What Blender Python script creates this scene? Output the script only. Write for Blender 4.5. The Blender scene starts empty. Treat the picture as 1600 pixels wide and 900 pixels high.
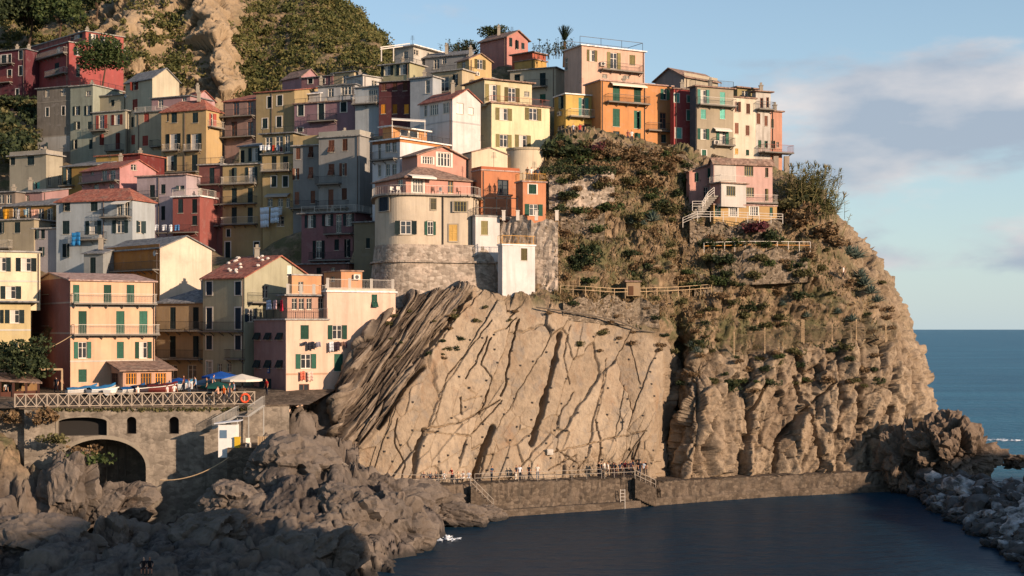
import bpy, bmesh, math, random
import numpy as np
from mathutils import Vector, Matrix
from mathutils.geometry import tessellate_polygon

# ---------------------------------------------------------------- camera, sky, sun, exposure
SC = bpy.context.scene
F = 2222.2; CX = 800.0; HY = 514.0; CAMH = 20.5
cam_d = bpy.data.cameras.new('camera'); cam = bpy.data.objects.new('camera', cam_d)
SC.collection.objects.link(cam); SC.camera = cam
cam_d.sensor_width = 36; cam_d.lens = 50; cam_d.shift_y = 0.04
cam_d.clip_start = 0.5; cam_d.clip_end = 60000
cam.location = (0, 0, CAMH); cam.rotation_euler = (math.radians(90), 0, 0)

SUN_AZ = 50.0      # degrees to the right of the direction from the village back to the viewer
SUN_EL = 15.0
az = math.radians(SUN_AZ); el = math.radians(SUN_EL)
to_sun = Vector((math.sin(az)*math.cos(el), -math.cos(az)*math.cos(el), math.sin(el)))
sun_d = bpy.data.lights.new('sun', 'SUN'); sun = bpy.data.objects.new('sun', sun_d)
SC.collection.objects.link(sun)
sun.rotation_euler = (-to_sun).to_track_quat('-Z', 'Y').to_euler()
sun_d.energy = 5.0; sun_d.angle = math.radians(0.6); sun_d.color = (1.0, 0.74, 0.54)

W = bpy.data.worlds.new('World'); SC.world = W; W.use_nodes = True
wn = W.node_tree.nodes; wl_ = W.node_tree.links; wn.clear()
def WN(t, **k):
    n = wn.new(t)
    for a, b in k.items(): setattr(n, a, b)
    return n
w_out = WN('ShaderNodeOutputWorld'); sky = WN('ShaderNodeTexSky', sky_type='NISHITA')
sky.sun_disc = False; sky.sun_elevation = el
sky.sun_rotation = math.atan2(to_sun.x, to_sun.y)
sky.altitude = 0; sky.air_density = 1.0; sky.dust_density = 0.5; sky.ozone_density = 2.2
bg1 = WN('ShaderNodeBackground'); bg1.inputs[1].default_value = 0.112
wl_.new(sky.outputs[0], bg1.inputs[0])
# clouds over the sea: a mask on the view direction (noise stretched along the horizon)
tc = WN('ShaderNodeTexCoord')
sep = WN('ShaderNodeSeparateXYZ'); wl_.new(tc.outputs['Generated'], sep.inputs[0])
def WM(op, a, b=None, c=None, clamp=False):
    n = WN('ShaderNodeMath', operation=op); n.use_clamp = clamp
    for i, v in enumerate((a, b, c)):
        if v is None: continue
        if isinstance(v, (int, float)): n.inputs[i].default_value = v
        else: wl_.new(v, n.inputs[i])
    return n.outputs[0]
mp = WN('ShaderNodeMapping'); mp.inputs['Scale'].default_value = (5.5, 5.5, 16.0)
mp.inputs['Location'].default_value = (2.3, 0.4, 1.15)
wl_.new(tc.outputs['Generated'], mp.inputs[0])
nz = WN('ShaderNodeTexNoise'); nz.inputs['Scale'].default_value = 1.0; nz.inputs['Detail'].default_value = 9; nz.inputs['Roughness'].default_value = 0.56
wl_.new(mp.outputs[0], nz.inputs['Vector'])
azim = WM('ARCTAN2', sep.outputs[0], sep.outputs[1])         # 0 straight ahead, + to the right
elev = sep.outputs[2]
mr = WN('ShaderNodeMapRange', interpolation_type='SMOOTHSTEP'); wl_.new(azim, mr.inputs[0])
mr.inputs[1].default_value = 0.02; mr.inputs[2].default_value = 0.30
band = WM('SUBTRACT', elev, 0.150); band = WM('DIVIDE', band, 0.055); band = WM('MULTIPLY', band, band); band = WM('MULTIPLY', band, -1.0); band = WM('POWER', 2.718, band)
band2 = WM('SUBTRACT', elev, 0.05); band2 = WM('DIVIDE', band2, 0.02); band2 = WM('MULTIPLY', band2, band2); band2 = WM('MULTIPLY', band2, -1.0); band2 = WM('POWER', 2.718, band2)
m0 = WM('MULTIPLY', band, mr.outputs[0]); m0 = WM('MULTIPLY', m0, 0.46)
m1 = WM('MULTIPLY', band2, mr.outputs[0]); m1 = WM('MULTIPLY', m1, 0.20)
cov = WM('ADD', m0, m1); cov = WM('ADD', cov, nz.outputs['Fac'])
cm = WN('ShaderNodeMapRange', interpolation_type='SMOOTHSTEP'); wl_.new(cov, cm.inputs[0]); cm.inputs[1].default_value = 0.64; cm.inputs[2].default_value = 0.80
mp2 = WN('ShaderNodeMapping'); mp2.inputs['Scale'].default_value = (8, 8, 22); mp2.inputs['Location'].default_value = (0.7, 3.1, 0.35); wl_.new(tc.outputs['Generated'], mp2.inputs[0])
nz2 = WN('ShaderNodeTexNoise'); nz2.inputs['Scale'].default_value = 1.0; nz2.inputs['Detail'].default_value = 6; wl_.new(mp2.outputs[0], nz2.inputs['Vector'])
cr = WN('ShaderNodeValToRGB'); wl_.new(nz2.outputs['Fac'], cr.inputs[0])
cr.color_ramp.elements[0].position = 0.42; cr.color_ramp.elements[0].color = (0.42, 0.49, 0.60, 1)
cr.color_ramp.elements[1].position = 0.70; cr.color_ramp.elements[1].color = (0.98, 0.88, 0.83, 1)
bg2 = WN('ShaderNodeBackground'); bg2.inputs[1].default_value = 0.62; wl_.new(cr.outputs[0], bg2.inputs[0])
# pale sea haze low in the sky, the same all round
bgh = WN('ShaderNodeBackground'); bgh.inputs[0].default_value = (0.52, 0.66, 0.74, 1); bgh.inputs[1].default_value = 0.70
hz = WM('MULTIPLY', elev, -5.0); hz = WM('POWER', 2.718, hz); hz = WM('MULTIPLY', hz, 0.75, clamp=True)
mxh = WN('ShaderNodeMixShader'); wl_.new(hz, mxh.inputs[0]); wl_.new(bg1.outputs[0], mxh.inputs[1]); wl_.new(bgh.outputs[0], mxh.inputs[2])
mx = WN('ShaderNodeMixShader'); fac = WM('MULTIPLY', cm.outputs[0], 0.85)
wl_.new(fac, mx.inputs[0]); wl_.new(mxh.outputs[0], mx.inputs[1]); wl_.new(bg2.outputs[0], mx.inputs[2]); wl_.new(mx.outputs[0], w_out.inputs[0])

SC.view_settings.view_transform = 'Standard'; SC.view_settings.look = 'None'
SC.view_settings.exposure = 0.58; SC.view_settings.gamma = 1.0
SC.render.engine = 'CYCLES'; SC.cycles.use_denoising = True; SC.cycles.max_bounces = 5
SC.cycles.diffuse_bounces = 3; SC.cycles.glossy_bounces = 2; SC.cycles.transmission_bounces = 2

# ---------------------------------------------------------------- helpers
rnd = random.Random(7); nr = np.random.RandomState(11)
COL = SC.collection
def at(px, py, D): return Vector(((px-CX)/F*D, D, CAMH-(py-HY)/F*D))
def atz(px, z, D): return Vector(((px-CX)/F*D, D, z))
def lin(h):
    h = h.lstrip('#'); o = []
    for i in (0, 2, 4):
        c = int(h[i:i+2], 16)/255; o.append(c/12.92 if c <= 0.04045 else ((c+0.055)/1.055)**2.4)
    return tuple(o)
MATS = {}
class NT:
    def __init__(s, name):
        s.m = bpy.data.materials.new(name); s.m.use_nodes = True; s.n = s.m.node_tree.nodes; s.l = s.m.node_tree.links
        s.b = s.n['Principled BSDF']; s.out = s.n['Material Output']
        s.pos = s.n.new('ShaderNodeNewGeometry').outputs['Position']
    def new(s, t, **k):
        n = s.n.new(t)
        for a, b in k.items(): setattr(n, a, b)
        return n
    def noise(s, scale, detail=4, rough=.55, stretch=None, vec=None, loc=None):
        v = vec or s.pos
        if stretch or loc:
            mp = s.new('ShaderNodeMapping')
            if stretch: mp.inputs['Scale'].default_value = stretch
            if loc: mp.inputs['Location'].default_value = loc
            s.l.new(v, mp.inputs[0]); v = mp.outputs[0]
        n = s.new('ShaderNodeTexNoise'); n.inputs['Scale'].default_value = scale; n.inputs['Detail'].default_value = detail; n.inputs['Roughness'].default_value = rough
        s.l.new(v, n.inputs['Vector']); return n.outputs['Fac']
    def ramp(s, fac, stops):
        r = s.new('ShaderNodeValToRGB'); s.l.new(fac, r.inputs[0]); e = r.color_ramp.elements
        while len(e) < len(stops): e.new(0.5)
        for i, (p, c) in enumerate(stops):
            e[i].position = p
            e[i].color = (c, c, c, 1) if isinstance(c, (int, float)) else (*c[:3], 1)
        return r.outputs[0]
    def mix(s, a, b, fac, mode='MIX'):
        m = s.new('ShaderNodeMix', data_type='RGBA', blend_type=mode)
        for i, v in ((0, fac), (6, a), (7, b)):
            if isinstance(v, (int, float)): m.inputs[i].default_value = v
            elif isinstance(v, tuple): m.inputs[i].default_value = (*v[:3], 1)
            else: s.l.new(v, m.inputs[i])
        return m.outputs[2]
    def bump(s, h, strength=.3, dist=.05):
        b = s.new('ShaderNodeBump'); b.inputs['Strength'].default_value = strength; b.inputs['Distance'].default_value = dist
        s.l.new(h, b.inputs['Height']); s.l.new(b.outputs[0], s.b.inputs['Normal'])
    def base(s, c, rough=.85, spec=.3):
        if isinstance(c, tuple): s.b.inputs['Base Color'].default_value = (*c[:3], 1)
        else: s.l.new(c, s.b.inputs['Base Color'])
        s.b.inputs['Roughness'].default_value = rough; s.b.inputs['Specular IOR Level'].default_value = spec
        return s.m
    def attr(s, name):
        a = s.new('ShaderNodeAttribute'); a.attribute_name = name; return a
def mul(c, k): return tuple(min(1, x*k) for x in c)
def plaster(hx, dirt=.65):
    key = ('pl', hx, dirt)
    if key in MATS: return MATS[key]
    t = NT('plaster_'+hx[1:]); c0 = lin(hx); g0 = .3*c0[0]+.55*c0[1]+.15*c0[2]; c = tuple(.70*(x*.82+g0*.18) for x in c0)
    g = t.noise(.35, 5, .6); f1 = t.ramp(g, [(.35, .0), (.7, 1)])
    col = t.mix(mul(c, .86), mul(c, 1.06), f1)
    st = t.noise(1.0, 5, .65, stretch=(1.5, 1.5, .12)); sf = t.ramp(st, [(.46, 0.0), (.66, .75*dirt)])
    col = t.mix(col, mul((c[0]*.55+.03, c[1]*.53+.03, c[2]*.5+.03), 1), sf)
    p = t.noise(.9, 6, .7, loc=(31, 7, 3)); pf = t.ramp(p, [(.55, 0.0), (.60, .6*dirt)])
    col = t.mix(col, (c[0]*.7+.08, c[1]*.7+.075, c[2]*.7+.07), pf)
    col = t.mix(col, (c[0]*.45, c[1]*.43, c[2]*.42), t.ramp(t.noise(.16, 6, .75, loc=(11, 70, 5)), [(.54, 0.), (.72, .6*dirt)]))
    t.bump(t.noise(4, 6, .65), .4, .05)
    MATS[key] = t.base(col, .92, .15); return MATS[key]
def flat(hx, rough=.7, spec=.3, var=.25, metal=0):
    key = ('fl', hx, rough, metal)
    if key in MATS: return MATS[key]
    t = NT('paint_'+hx[1:]); c = lin(hx)
    col = t.mix(mul(c, 1-var), mul(c, 1+var*.4), t.noise(1.7, 4, .6))
    t.b.inputs['Metallic'].default_value = metal
    MATS[key] = t.base(col, rough, spec); return MATS[key]
def cloth(hx): return flat(hx, .95, .1, .12)
def glass():
    if 'glass' in MATS: return MATS['glass']
    t = NT('window_glass'); n = t.noise(.6, 2); col = t.mix((.012, .016, .02), (.05, .055, .06), n)
    MATS['glass'] = t.base(col, .08, .6); return MATS['glass']
ROOFC = {'red': ((.20, .065, .045), (.34, .13, .085)), 'slate': ((.10, .105, .11), (.21, .21, .205)), 'brown': ((.15, .095, .07), (.30, .20, .15)), 'pinkish': ((.26, .16, .13), (.42, .30, .25)), 'white': ((.6, .58, .55), (.78, .76, .72)), 'concrete': ((.22, .21, .19), (.36, .34, .31))}
def roofm(k):
    key = ('rf', k)
    if key in MATS: return MATS[key]
    t = NT('roof_'+k); a, b = ROOFC[k]
    v = t.new('ShaderNodeTexVoronoi'); v.inputs['Scale'].default_value = 3.2; t.l.new(t.pos, v.inputs['Vector'])
    hs = t.new('ShaderNodeSeparateColor'); t.l.new(v.outputs['Color'], hs.inputs[0])
    col = t.mix(a, b, t.ramp(hs.outputs[0], [(.1, 0.), (.9, 1.)]))
    col = t.mix(col, (.16, .155, .12), t.ramp(t.noise(.8, 6, .7), [(.52, 0.), (.7, .7)]))
    t.bump(v.outputs['Distance'], .6, .05)
    MATS[key] = t.base(col, .9, .2); return MATS[key]
def stonem(name, cols, scale=2.2, mortar=(.30, .26, .21), bumpd=.10, stain=True):
    key = ('st', name)
    if key in MATS: return MATS[key]
    t = NT(name)
    v = t.new('ShaderNodeTexVoronoi'); v.inputs['Scale'].default_value = scale; v.inputs['Randomness'].default_value = .95
    nv = t.noise(1.3, 3); mpv = t.new('ShaderNodeMapping'); mpv.inputs['Scale'].default_value = (1, 1, 1.7); t.l.new(t.pos, mpv.inputs[0]); t.l.new(mpv.outputs[0], v.inputs['Vector'])
    hs = t.new('ShaderNodeSeparateColor'); t.l.new(v.outputs['Color'], hs.inputs[0])
    col = t.ramp(hs.outputs[0], [(0., cols[0]), (.5, cols[1]), (1., cols[2])])
    ve = t.new('ShaderNodeTexVoronoi', feature='DISTANCE_TO_EDGE'); ve.inputs['Scale'].default_value = scale; ve.inputs['Randomness'].default_value = .95; t.l.new(mpv.outputs[0], ve.inputs['Vector'])
    ef = t.ramp(ve.outputs['Distance'], [(.0, 1.), (.09, 0.)])
    col = t.mix(col, mortar, ef)
    col = t.mix(col, mul(mortar, 1.9), t.ramp(t.noise(.5, 7, .7), [(.5, 0.), (.62, .75)]))      # remains of old render
    if stain: col = t.mix(col, (.07, .062, .05), t.ramp(t.noise(.8, 6, .7, stretch=(1.6, 1.6, .18)), [(.52, 0.), (.75, .75)]))
    h = t.mix(ve.outputs['Distance'], t.noise(5, 5, .7), .35); t.bump(h, .9, bumpd)
    MATS[key] = t.base(col, .95, .1); return MATS[key]
WL = {}; WM_ = {}
def setmat(o, m):
    o.data.materials.append(m)
def link(o, parent=None, wloc=(0, 0, 0)):
    COL.objects.link(o); wloc = Vector(wloc)
    o.location = wloc; WL[o.name] = wloc; WM_[o.name] = Matrix.Translation(wloc)
    if parent is not None:
        o.parent = parent; o.matrix_parent_inverse = WM_[parent.name].inverted()
    return o
def tag(o, label, cat, group=None, kind=None):
    if label: o['label'] = label
    if cat: o['category'] = cat
    if group: o['group'] = group
    if kind: o['kind'] = kind
    return o
def empty(name, loc, label=None, cat=None, group=None):
    o = bpy.data.objects.new(name, None); o.empty_display_size = .5; link(o, None, loc); return tag(o, label, cat, group)
class MB:
    def __init__(s): s.v = []; s.f = []; s.mi = []; s.cm = 0
    def poly(s, pts):
        i = len(s.v); s.v += [tuple(p) for p in pts]; s.f.append(tuple(range(i, i+len(pts)))); s.mi.append(s.cm)
    def box(s, o, ex, ey, ez):
        o = Vector(o); ex = Vector(ex); ey = Vector(ey); ez = Vector(ez); i = len(s.v)
        for c in ((0,0,0),(1,0,0),(1,1,0),(0,1,0),(0,0,1),(1,0,1),(1,1,1),(0,1,1)):
            s.v.append(tuple(o+ex*c[0]+ey*c[1]+ez*c[2]))
        for f in ((0,3,2,1),(4,5,6,7),(0,1,5,4),(1,2,6,5),(2,3,7,6),(3,0,4,7)): s.f.append(tuple(i+k for k in f)); s.mi.append(s.cm)
    def cbox(s, c, sx, sy, sz): s.box((c[0]-sx/2, c[1]-sy/2, c[2]-sz/2), (sx,0,0), (0,sy,0), (0,0,sz))
    def bar(s, a, b, w, h=None):
        a = Vector(a); b = Vector(b); d = b-a
        if d.length < 1e-6: return
        h = h or w; up = Vector((0,0,1)) if abs(d.normalized().z) < .95 else Vector((0,1,0))
        x = d.cross(up).normalized()*w; y = x.cross(d).normalized()*h
        s.box(a-x/2-y/2, x, y, d)
    def tube(s, pts, radii, n=8, cap=True):
        rings = []
        for k, p in enumerate(pts):
            p = Vector(p); a = Vector(pts[max(0, k-1)]); b = Vector(pts[min(len(pts)-1, k+1)]); d = (b-a).normalized()
            up = Vector((0,0,1)) if abs(d.z) < .9 else Vector((1,0,0)); x = d.cross(up).normalized(); y = x.cross(d)
            i = len(s.v)
            for j in range(n):
                t = 2*math.pi*j/n; s.v.append(tuple(p+(x*math.cos(t)+y*math.sin(t))*radii[k]))
            rings.append(i)
        for k in range(len(rings)-1):
            for j in range(n): s.f.append((rings[k]+j, rings[k]+(j+1)%n, rings[k+1]+(j+1)%n, rings[k+1]+j)); s.mi.append(s.cm)
        if cap:
            s.f.append(tuple(rings[0]+j for j in reversed(range(n)))); s.mi.append(s.cm)
            s.f.append(tuple(rings[-1]+j for j in range(n))); s.mi.append(s.cm)
    def slab(s, pts, t):
        """polygon (3D) thickened downwards by t"""
        n = len(pts); i = len(s.v); s.v += [tuple(p) for p in pts]+[(p[0], p[1], p[2]-t) for p in pts]
        s.f.append(tuple(i+k for k in range(n))); s.f.append(tuple(i+n+k for k in reversed(range(n)))); s.mi += [s.cm]*2
        for k in range(n): s.f.append((i+k, i+n+k, i+n+(k+1)%n, i+(k+1)%n)); s.mi.append(s.cm)
    def mesh(s, name, off=(0,0,0)):
        me = bpy.data.meshes.new(name); ox, oy, oz = off
        me.from_pydata([(a-ox, b-oy, c-oz) for a, b, c in s.v], [], s.f); 
        if any(s.mi): me.polygons.foreach_set('material_index', s.mi)
        me.update(); return me
    def build(s, name, mats, parent=None, loc=(0,0,0), smooth=False, fixn=True):
        """vertices are world coordinates; loc becomes the origin"""
        me = s.mesh(name, loc)
        for m in (mats if isinstance(mats, (list, tuple)) else [mats]): me.materials.append(m)
        if fixn:
            bm = bmesh.new(); bm.from_mesh(me); bmesh.ops.recalc_face_normals(bm, faces=bm.faces); bm.to_mesh(me); bm.free()
        if smooth: me.polygons.foreach_set('use_smooth', [True]*len(me.polygons))
        return link(bpy.data.objects.new(name, me), parent, loc)
def inst(name, me, mats, parent=None, loc=(0,0,0), rz=0, sc=(1,1,1), rx=0, ry=0):
    o = bpy.data.objects.new(name, me); link(o, parent, loc); o.rotation_euler = (rx, ry, rz); o.scale = sc; WM_[o.name] = Matrix.LocRotScale(Vector(loc), o.rotation_euler, Vector(sc))
    if mats is not None:
        mats = mats if isinstance(mats, (list, tuple)) else [mats]
        while len(me.materials) < len(mats): me.materials.append(None)
        for i, m in enumerate(mats): o.material_slots[i].link = 'OBJECT'; o.material_slots[i].material = m
    return o
def np_mesh(name, V, Fq, mat, kind=None, parent=None, smooth=False, attrs=None):
    me = bpy.data.meshes.new(name); V = np.asarray(V, np.float32); Fq = np.asarray(Fq, np.int32); k = Fq.shape[1]
    me.vertices.add(len(V)); me.vertices.foreach_set('co', V.ravel())
    me.loops.add(Fq.size); me.loops.foreach_set('vertex_index', Fq.ravel())
    me.polygons.add(len(Fq)); me.polygons.foreach_set('loop_start', np.arange(0, Fq.size, k, dtype=np.int32))
    if smooth: me.polygons.foreach_set('use_smooth', np.ones(len(Fq), bool))
    me.update(calc_edges=True)
    for an, av in (attrs or {}).items():
        av = np.asarray(av, np.float32)
        if av.ndim == 1: a = me.attributes.new(an, 'FLOAT', 'POINT'); a.data.foreach_set('value', av)
        else:
            a = me.attributes.new(an, 'FLOAT_COLOR', 'POINT'); a.data.foreach_set('color', np.c_[av, np.ones(len(av), np.float32)].ravel())
    me.materials.append(mat)
    o = bpy.data.objects.new(name, me); link(o, parent, (0,0,0) if parent is None else WL[parent.name])
    if kind: o['kind'] = kind
    return o
def grid_faces(nu, nv):
    i = np.arange(nu*nv).reshape(nv, nu)
    return np.stack([i[:-1,:-1], i[:-1,1:], i[1:,1:], i[1:,:-1]], -1).reshape(-1, 4)
# numpy noise
def _h(ix, iy, iz, s):
    h = (ix.astype(np.uint32)*np.uint32(374761393)) ^ (iy.astype(np.uint32)*np.uint32(668265263)) ^ (iz.astype(np.uint32)*np.uint32(2246822519)) ^ np.uint32((s*3266489917) & 0xffffffff)
    h = (h ^ (h >> np.uint32(15)))*np.uint32(2246822519); h = (h ^ (h >> np.uint32(13)))*np.uint32(3266489917); h = h ^ (h >> np.uint32(16))
    return h.astype(np.float64)/4294967295.0
def vnoise(P, s=0):
    P = P.astype(np.float32) if P.dtype != np.float32 else P
    f = np.floor(P); i = f.astype(np.int32).astype(np.uint32); t = P-f; t = t*t*t*(t*(t*6-15)+10)
    X = [i[:,0]*np.uint32(374761393)]; X.append(X[0]+np.uint32(374761393)); Y = [i[:,1]*np.uint32(668265263)]; Y.append(Y[0]+np.uint32(668265263)); Z = [i[:,2]*np.uint32(2246822519)]; Z.append(Z[0]+np.uint32(2246822519))
    k = np.uint32((s*3266489917+12345) & 0xffffffff); out = []
    for c in (0, 1):
        row = []
        for b in (0, 1):
            e = []
            for a in (0, 1):
                h = X[a] ^ Y[b] ^ Z[c] ^ k; h ^= h >> np.uint32(15); h *= np.uint32(2246822519); h ^= h >> np.uint32(13); h *= np.uint32(3266489917); h ^= h >> np.uint32(16); e.append(h.astype(np.float32))
            row.append(e[0]+(e[1]-e[0])*t[:,0])
        out.append(row[0]+(row[1]-row[0])*t[:,1])
    return ((out[0]+(out[1]-out[0])*t[:,2])*np.float32(2/4294967295.0)-1)
def fbm(P, o=5, g=.5, s=0, lac=2.03):
    P = np.asarray(P, np.float32)
    r = 0; a = 1; tot = 0
    for k in range(o): r = r+a*vnoise(P*np.float32(lac**k)+np.float32(k*17.3), s+k); tot += a; a *= g
    return r/tot
def ridged(P, o=5, g=.5, s=0):
    r = 0; a = 1; tot = 0
    for k in range(o): r = r+a*(1-2*np.abs(vnoise(P*2.03**k+k*9.1, s+k))); tot += a; a *= g
    return r/tot
def _hu(ix, iy, iz, s):
    h = (ix*np.uint32(374761393)) ^ (iy*np.uint32(668265263)) ^ (iz*np.uint32(2246822519)) ^ np.uint32((s*3266489917) & 0xffffffff)
    h = (h ^ (h >> np.uint32(15)))*np.uint32(2246822519); h = (h ^ (h >> np.uint32(13)))*np.uint32(3266489917); return h ^ (h >> np.uint32(16))
def facets(P, s=0, tilt=1.0):
    """blocky rock: every cell is its own tilted plane; returns height and edge distance"""
    P = P.astype(np.float32); f = np.floor(P); fi = f.astype(np.int64).astype(np.uint32); t = P-f
    best = np.full(len(P), 9., np.float32); sec = best.copy(); bh = np.zeros(len(P), np.uint32); bd_ = np.zeros((len(P), 3), np.float32); k = np.float32(1/1023)
    for a in (-1, 0, 1):
        for b in (-1, 0, 1):
            for c in (-1, 0, 1):
                h = _hu(fi[:,0]+np.uint32(a & 0xffffffff), fi[:,1]+np.uint32(b & 0xffffffff), fi[:,2]+np.uint32(c & 0xffffffff), s)
                d0 = t[:,0]-a-(h & np.uint32(1023))*k; d1 = t[:,1]-b-((h >> np.uint32(10)) & np.uint32(1023))*k; d2 = t[:,2]-c-((h >> np.uint32(20)) & np.uint32(1023))*k
                dd = d0*d0+d1*d1+d2*d2; m = dd < best; sec = np.where(m, best, np.minimum(sec, dd)); best = np.where(m, dd, best); bh = np.where(m, h, bh)
                bd_[m, 0] = d0[m]; bd_[m, 1] = d1[m]; bd_[m, 2] = d2[m]
    g = (bh ^ (bh >> np.uint32(7)))*np.uint32(2654435761); g = g ^ (g >> np.uint32(15)); g2 = g*np.uint32(2246822519)
    n0 = (g & np.uint32(1023))*k-.5; n1 = ((g >> np.uint32(10)) & np.uint32(1023))*k-.5; n2 = ((g >> np.uint32(20)) & np.uint32(1023))*k-.5
    hgt = (bd_[:,0]*n0+bd_[:,1]*n1+bd_[:,2]*n2)*2*tilt+((g2 >> np.uint32(9)) & np.uint32(1023))*k-.5
    return hgt.astype(np.float64), (np.sqrt(sec)-np.sqrt(best)).astype(np.float64)
def projpx(V): return CX+V[:,0]/V[:,1]*F, HY-(V[:,2]-CAMH)/V[:,1]*F
def polydist(px, py, pts):
    d = np.full(len(px), 1e9)
    for (x0, y0), (x1, y1) in zip(pts[:-1], pts[1:]):
        dx, dy = x1-x0, y1-y0; t = np.clip(((px-x0)*dx+(py-y0)*dy)/(dx*dx+dy*dy+1e-9), 0, 1)
        d = np.minimum(d, np.hypot(px-x0-t*dx, py-y0-t*dy))
    return d
def sstep(a, b, x): t = np.clip((x-a)/(b-a), 0, 1); return t*t*(3-2*t)
def catmull(T, nu, nv):
    """T rows x cols x 3 control points -> smooth grid nv x nu (nu, nv: counts or parameter arrays)"""
    T = np.asarray(T, float)
    def interp(A, n):
        m = A.shape[0]; t = np.linspace(0, m-1, n) if isinstance(n, int) else n; i = np.minimum(t.astype(int), m-2); f = (t-i)[:,None,None]
        p0 = A[np.maximum(i-1, 0)]; p1 = A[i]; p2 = A[i+1]; p3 = A[np.minimum(i+2, m-1)]
        return p1+.5*f*((p2-p0)+f*((2*p0-5*p1+4*p2-p3)+f*(3*(p1-p2)+p3-p0)))
    B = interp(T, nv); B = interp(B.transpose(1,0,2), nu).transpose(1,0,2); return B
# ================================================================ materials of the ground
def sea_mat():
    t = NT('sea_water')
    h = t.noise(.55, 5, .6, stretch=(.55, 1.2, 1)); h2 = t.noise(.09, 4, .55, stretch=(.4, 1.2, 1), loc=(5, 9, 0)); h3 = t.noise(.02, 3, .5, stretch=(.35, 1.3, 1))
    hh = t.mix(h, h2, .55); 
    sp = t.new('ShaderNodeSeparateXYZ'); t.l.new(t.pos, sp.inputs[0])
    k = t.new('ShaderNodeMapRange', interpolation_type='SMOOTHSTEP'); t.l.new(sp.outputs[1], k.inputs[0]); k.inputs[1].default_value = 165; k.inputs[2].default_value = 215
    k.inputs[3].default_value = .9; k.inputs[4].default_value = 2.2           # the breakwater keeps the basin calm
    b = t.new('ShaderNodeBump'); b.inputs['Strength'].default_value = .9
    t.l.new(k.outputs[0], b.inputs['Distance'])
    t.l.new(hh, b.inputs['Height']); t.l.new(b.outputs[0], t.b.inputs['Normal'])
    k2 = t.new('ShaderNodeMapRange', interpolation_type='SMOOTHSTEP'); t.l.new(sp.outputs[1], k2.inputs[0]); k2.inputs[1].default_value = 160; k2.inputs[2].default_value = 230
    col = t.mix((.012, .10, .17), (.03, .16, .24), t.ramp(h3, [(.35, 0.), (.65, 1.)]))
    col = t.mix((.007, .028, .05), col, k2.outputs[0])                       # basin darker: the cliff's dark reflection put into the water colour, blue outside
    wc = t.noise(.16, 6, .7, stretch=(.5, 1.6, 1), loc=(3, 1, 0)); wm = t.ramp(wc, [(.70, 0.), (.76, .5)])
    wmm = t.new('ShaderNodeMath', operation='MULTIPLY'); t.l.new(wm, wmm.inputs[0]); t.l.new(k2.outputs[0], wmm.inputs[1])
    col = t.mix(col, (.6, .66, .68), wmm.outputs[0])
    t.b.inputs['IOR'].default_value = 1.33
    return t.base(col, .33, .05)
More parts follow.
